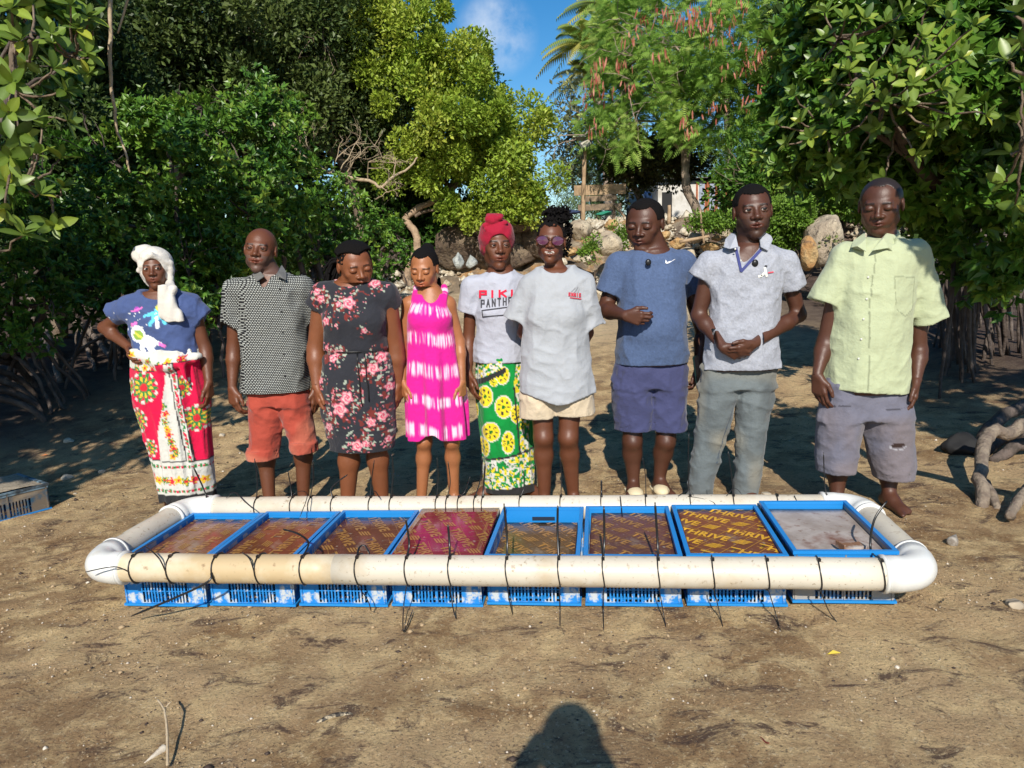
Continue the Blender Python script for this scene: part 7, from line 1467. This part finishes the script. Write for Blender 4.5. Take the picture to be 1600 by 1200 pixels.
def stick(label, pts, r0, r1, m, br=(), cat='twig'):
    mb = MB(); limb(mb, pts, r0, r1, 6, .0008)
    for b_ in br: limb(mb, b_, r1, r1*.6, 5, .0006)
    tag(mb.build('twig', m, None), label, cat)
stick('pale forked twig standing out of the sand at the bottom left', [g_(262, 1200), g_(264, 1172, .05), g_(261, 1145, .08), g_(250, 1131, .085)], .0045, .003, barkw, [[g_(261, 1143, .08), g_(272, 1134, .085)]])
stick('thin red-brown twig on the sand right of the photographer\'s shadow', [g_(1181, 1149), g_(1190, 1158), g_(1201, 1166)], .004, .002, mat('red_twig', (.16, .03, .02), rough=.6)); stick('small muddy shell fragment and stick on the sand at the lower centre', [g_(495, 1134), g_(515, 1127, .014), g_(535, 1123, .014), g_(552, 1122, .008)], .007, .009, mat('muddy_fragment', (.40, .33, .22), rough=.6, noise=(60, (.03, .025, .02), .45, .55)), cat='fragment')
for lb, x, y, c_ in (('small yellow fallen leaf on the sand below the right end of the raft', 1303, 1027, (.55, .42, .05)), ('orange fallen leaf in the dark mud by the left arching roots', 70, 714, (.50, .16, .05))):
    me = bpy.data.meshes.new('fallen_leaf'); s_ = .05 if y > 1000 else .07; me.from_pydata([(-.5*s_, 0, 0), (0, -.2*s_, .006), (.5*s_, 0, .004), (0, .2*s_, .010)], [], [(0, 1, 2, 3)]); me.materials.append(mat('fallen_leaf', c_, rough=.5)); o = bpy.data.objects.new('fallen_leaf', me); COL.objects.link(o); o.location = g_(x, y, .012); tag(o, lb, 'leaf')
# scattered grit and clods
def scatter(name, label, n, xr, yr, sz, m, seed, flat=.6):
    r_ = np.random.default_rng(seed); ico = np.array([(0, 0, 1), (.9, 0, 0), (0, .9, 0), (-.9, 0, 0), (0, -.9, 0), (0, 0, -.6)], float); fi = np.array([(0, 1, 2), (0, 2, 3), (0, 3, 4), (0, 4, 1), (5, 2, 1), (5, 3, 2), (5, 4, 3), (5, 1, 4)])
    x = r_.uniform(*xr, n); y = yr[0]+(yr[1]-yr[0])*r_.random(n)**1.4; k = fbm(x*1.3+4, y*1.3, 8., 3) > .47; x, y = x[k], y[k]; n = len(x); z = gz(x, y)+.006*(fbm(x*7, y*7, 1., 3)-.5); s_ = sz*r_.lognormal(0, .5, n); V_ = ico[None]*s_[:, None, None]*(.7+.6*r_.random((n, 6, 1))); V_[..., 2] *= flat; V_ += np.stack([x, y, z+s_*.1], -1)[:, None]; F_ = (np.arange(n)[:, None, None]*6+fi).reshape(-1, 3); tag(link(name, mesh(name, V_.reshape(-1, 3), F_, smooth=True), None, m), label, kind='stuff')
scatter('sand_clods', 'small clods of sand', 9000, (-3.2, 3.2), (1.3, 6.5), .0040, mat('clod', (.40, .29, .17), rough=.95), 1); scatter('dark_grit', 'dark specks of wet grit', 5000, (-3.2, 3.2), (1.3, 6.5), .0036, mat('dark_grit', (.06, .04, .03), rough=.7), 2); scatter('shell_bits', 'pale shell crumbs', 3500, (-3.2, 3.2), (1.3, 6.0), .0035, shl, 3)
scatter('slope_rubble', 'loose rubble of the rocky slope', 5200, (-2.5, 8), (13.2, 17.0), .055, rp, 4, .8)
# leaf litter under the right trees
# photographer, seen in the picture only by the shadow
pc = V3((-.03, -.34, gz1(-.03, -.34))); root = empty('person', pc, 'photographer holding up a phone, seen only as the shadow at the bottom of the picture', 'person'); q = lambda a, b_, z: pc+V3((a, b_, z))
bo_ = [('u', ell(q(0, 0, 1.60), (.095, .11, .13)), 0), ('u', cone(q(0, 0, 1.38), q(0, 0, 1.50), .06, .055), .03), ('u', stack([(pc[2]+.8, pc[0], pc[1], .17, .12), (pc[2]+1.1, pc[0], pc[1], .16, .12), (pc[2]+1.36, pc[0], pc[1], .19, .12), (pc[2]+1.42, pc[0], pc[1], .12, .08)]), .04)]
for s_ in (-1, 1): bo_ += [('u', cone(q(s_*.18, 0, 1.36), q(s_*.30, .10, 1.12), .05, .04), .03), ('u', cone(q(s_*.30, .10, 1.12), q(s_*.10, .30, 1.34), .038, .03), .02), ('u', cone(q(s_*.10, .30, 1.34), q(s_*.07, .33, 1.38), .035, .03), .02), ('u', cone(q(s_*.09, 0, .85), q(s_*.10, 0, .45), .09, .06), .03), ('u', cone(q(s_*.10, 0, .45), q(s_*.10, 0, .08), .055, .04), .02), ('u', cone(q(s_*.10, -.03, .04), q(s_*.11, .15, .03), .035, .03), .02)]
V, Q = solid(bo_, .015); me = mesh('body', V-pc, Q, np.tile(V3((.10, .045, .03)), (len(V), 1))); me.materials.append(skin_m); o = link('body', me); o.parent = root
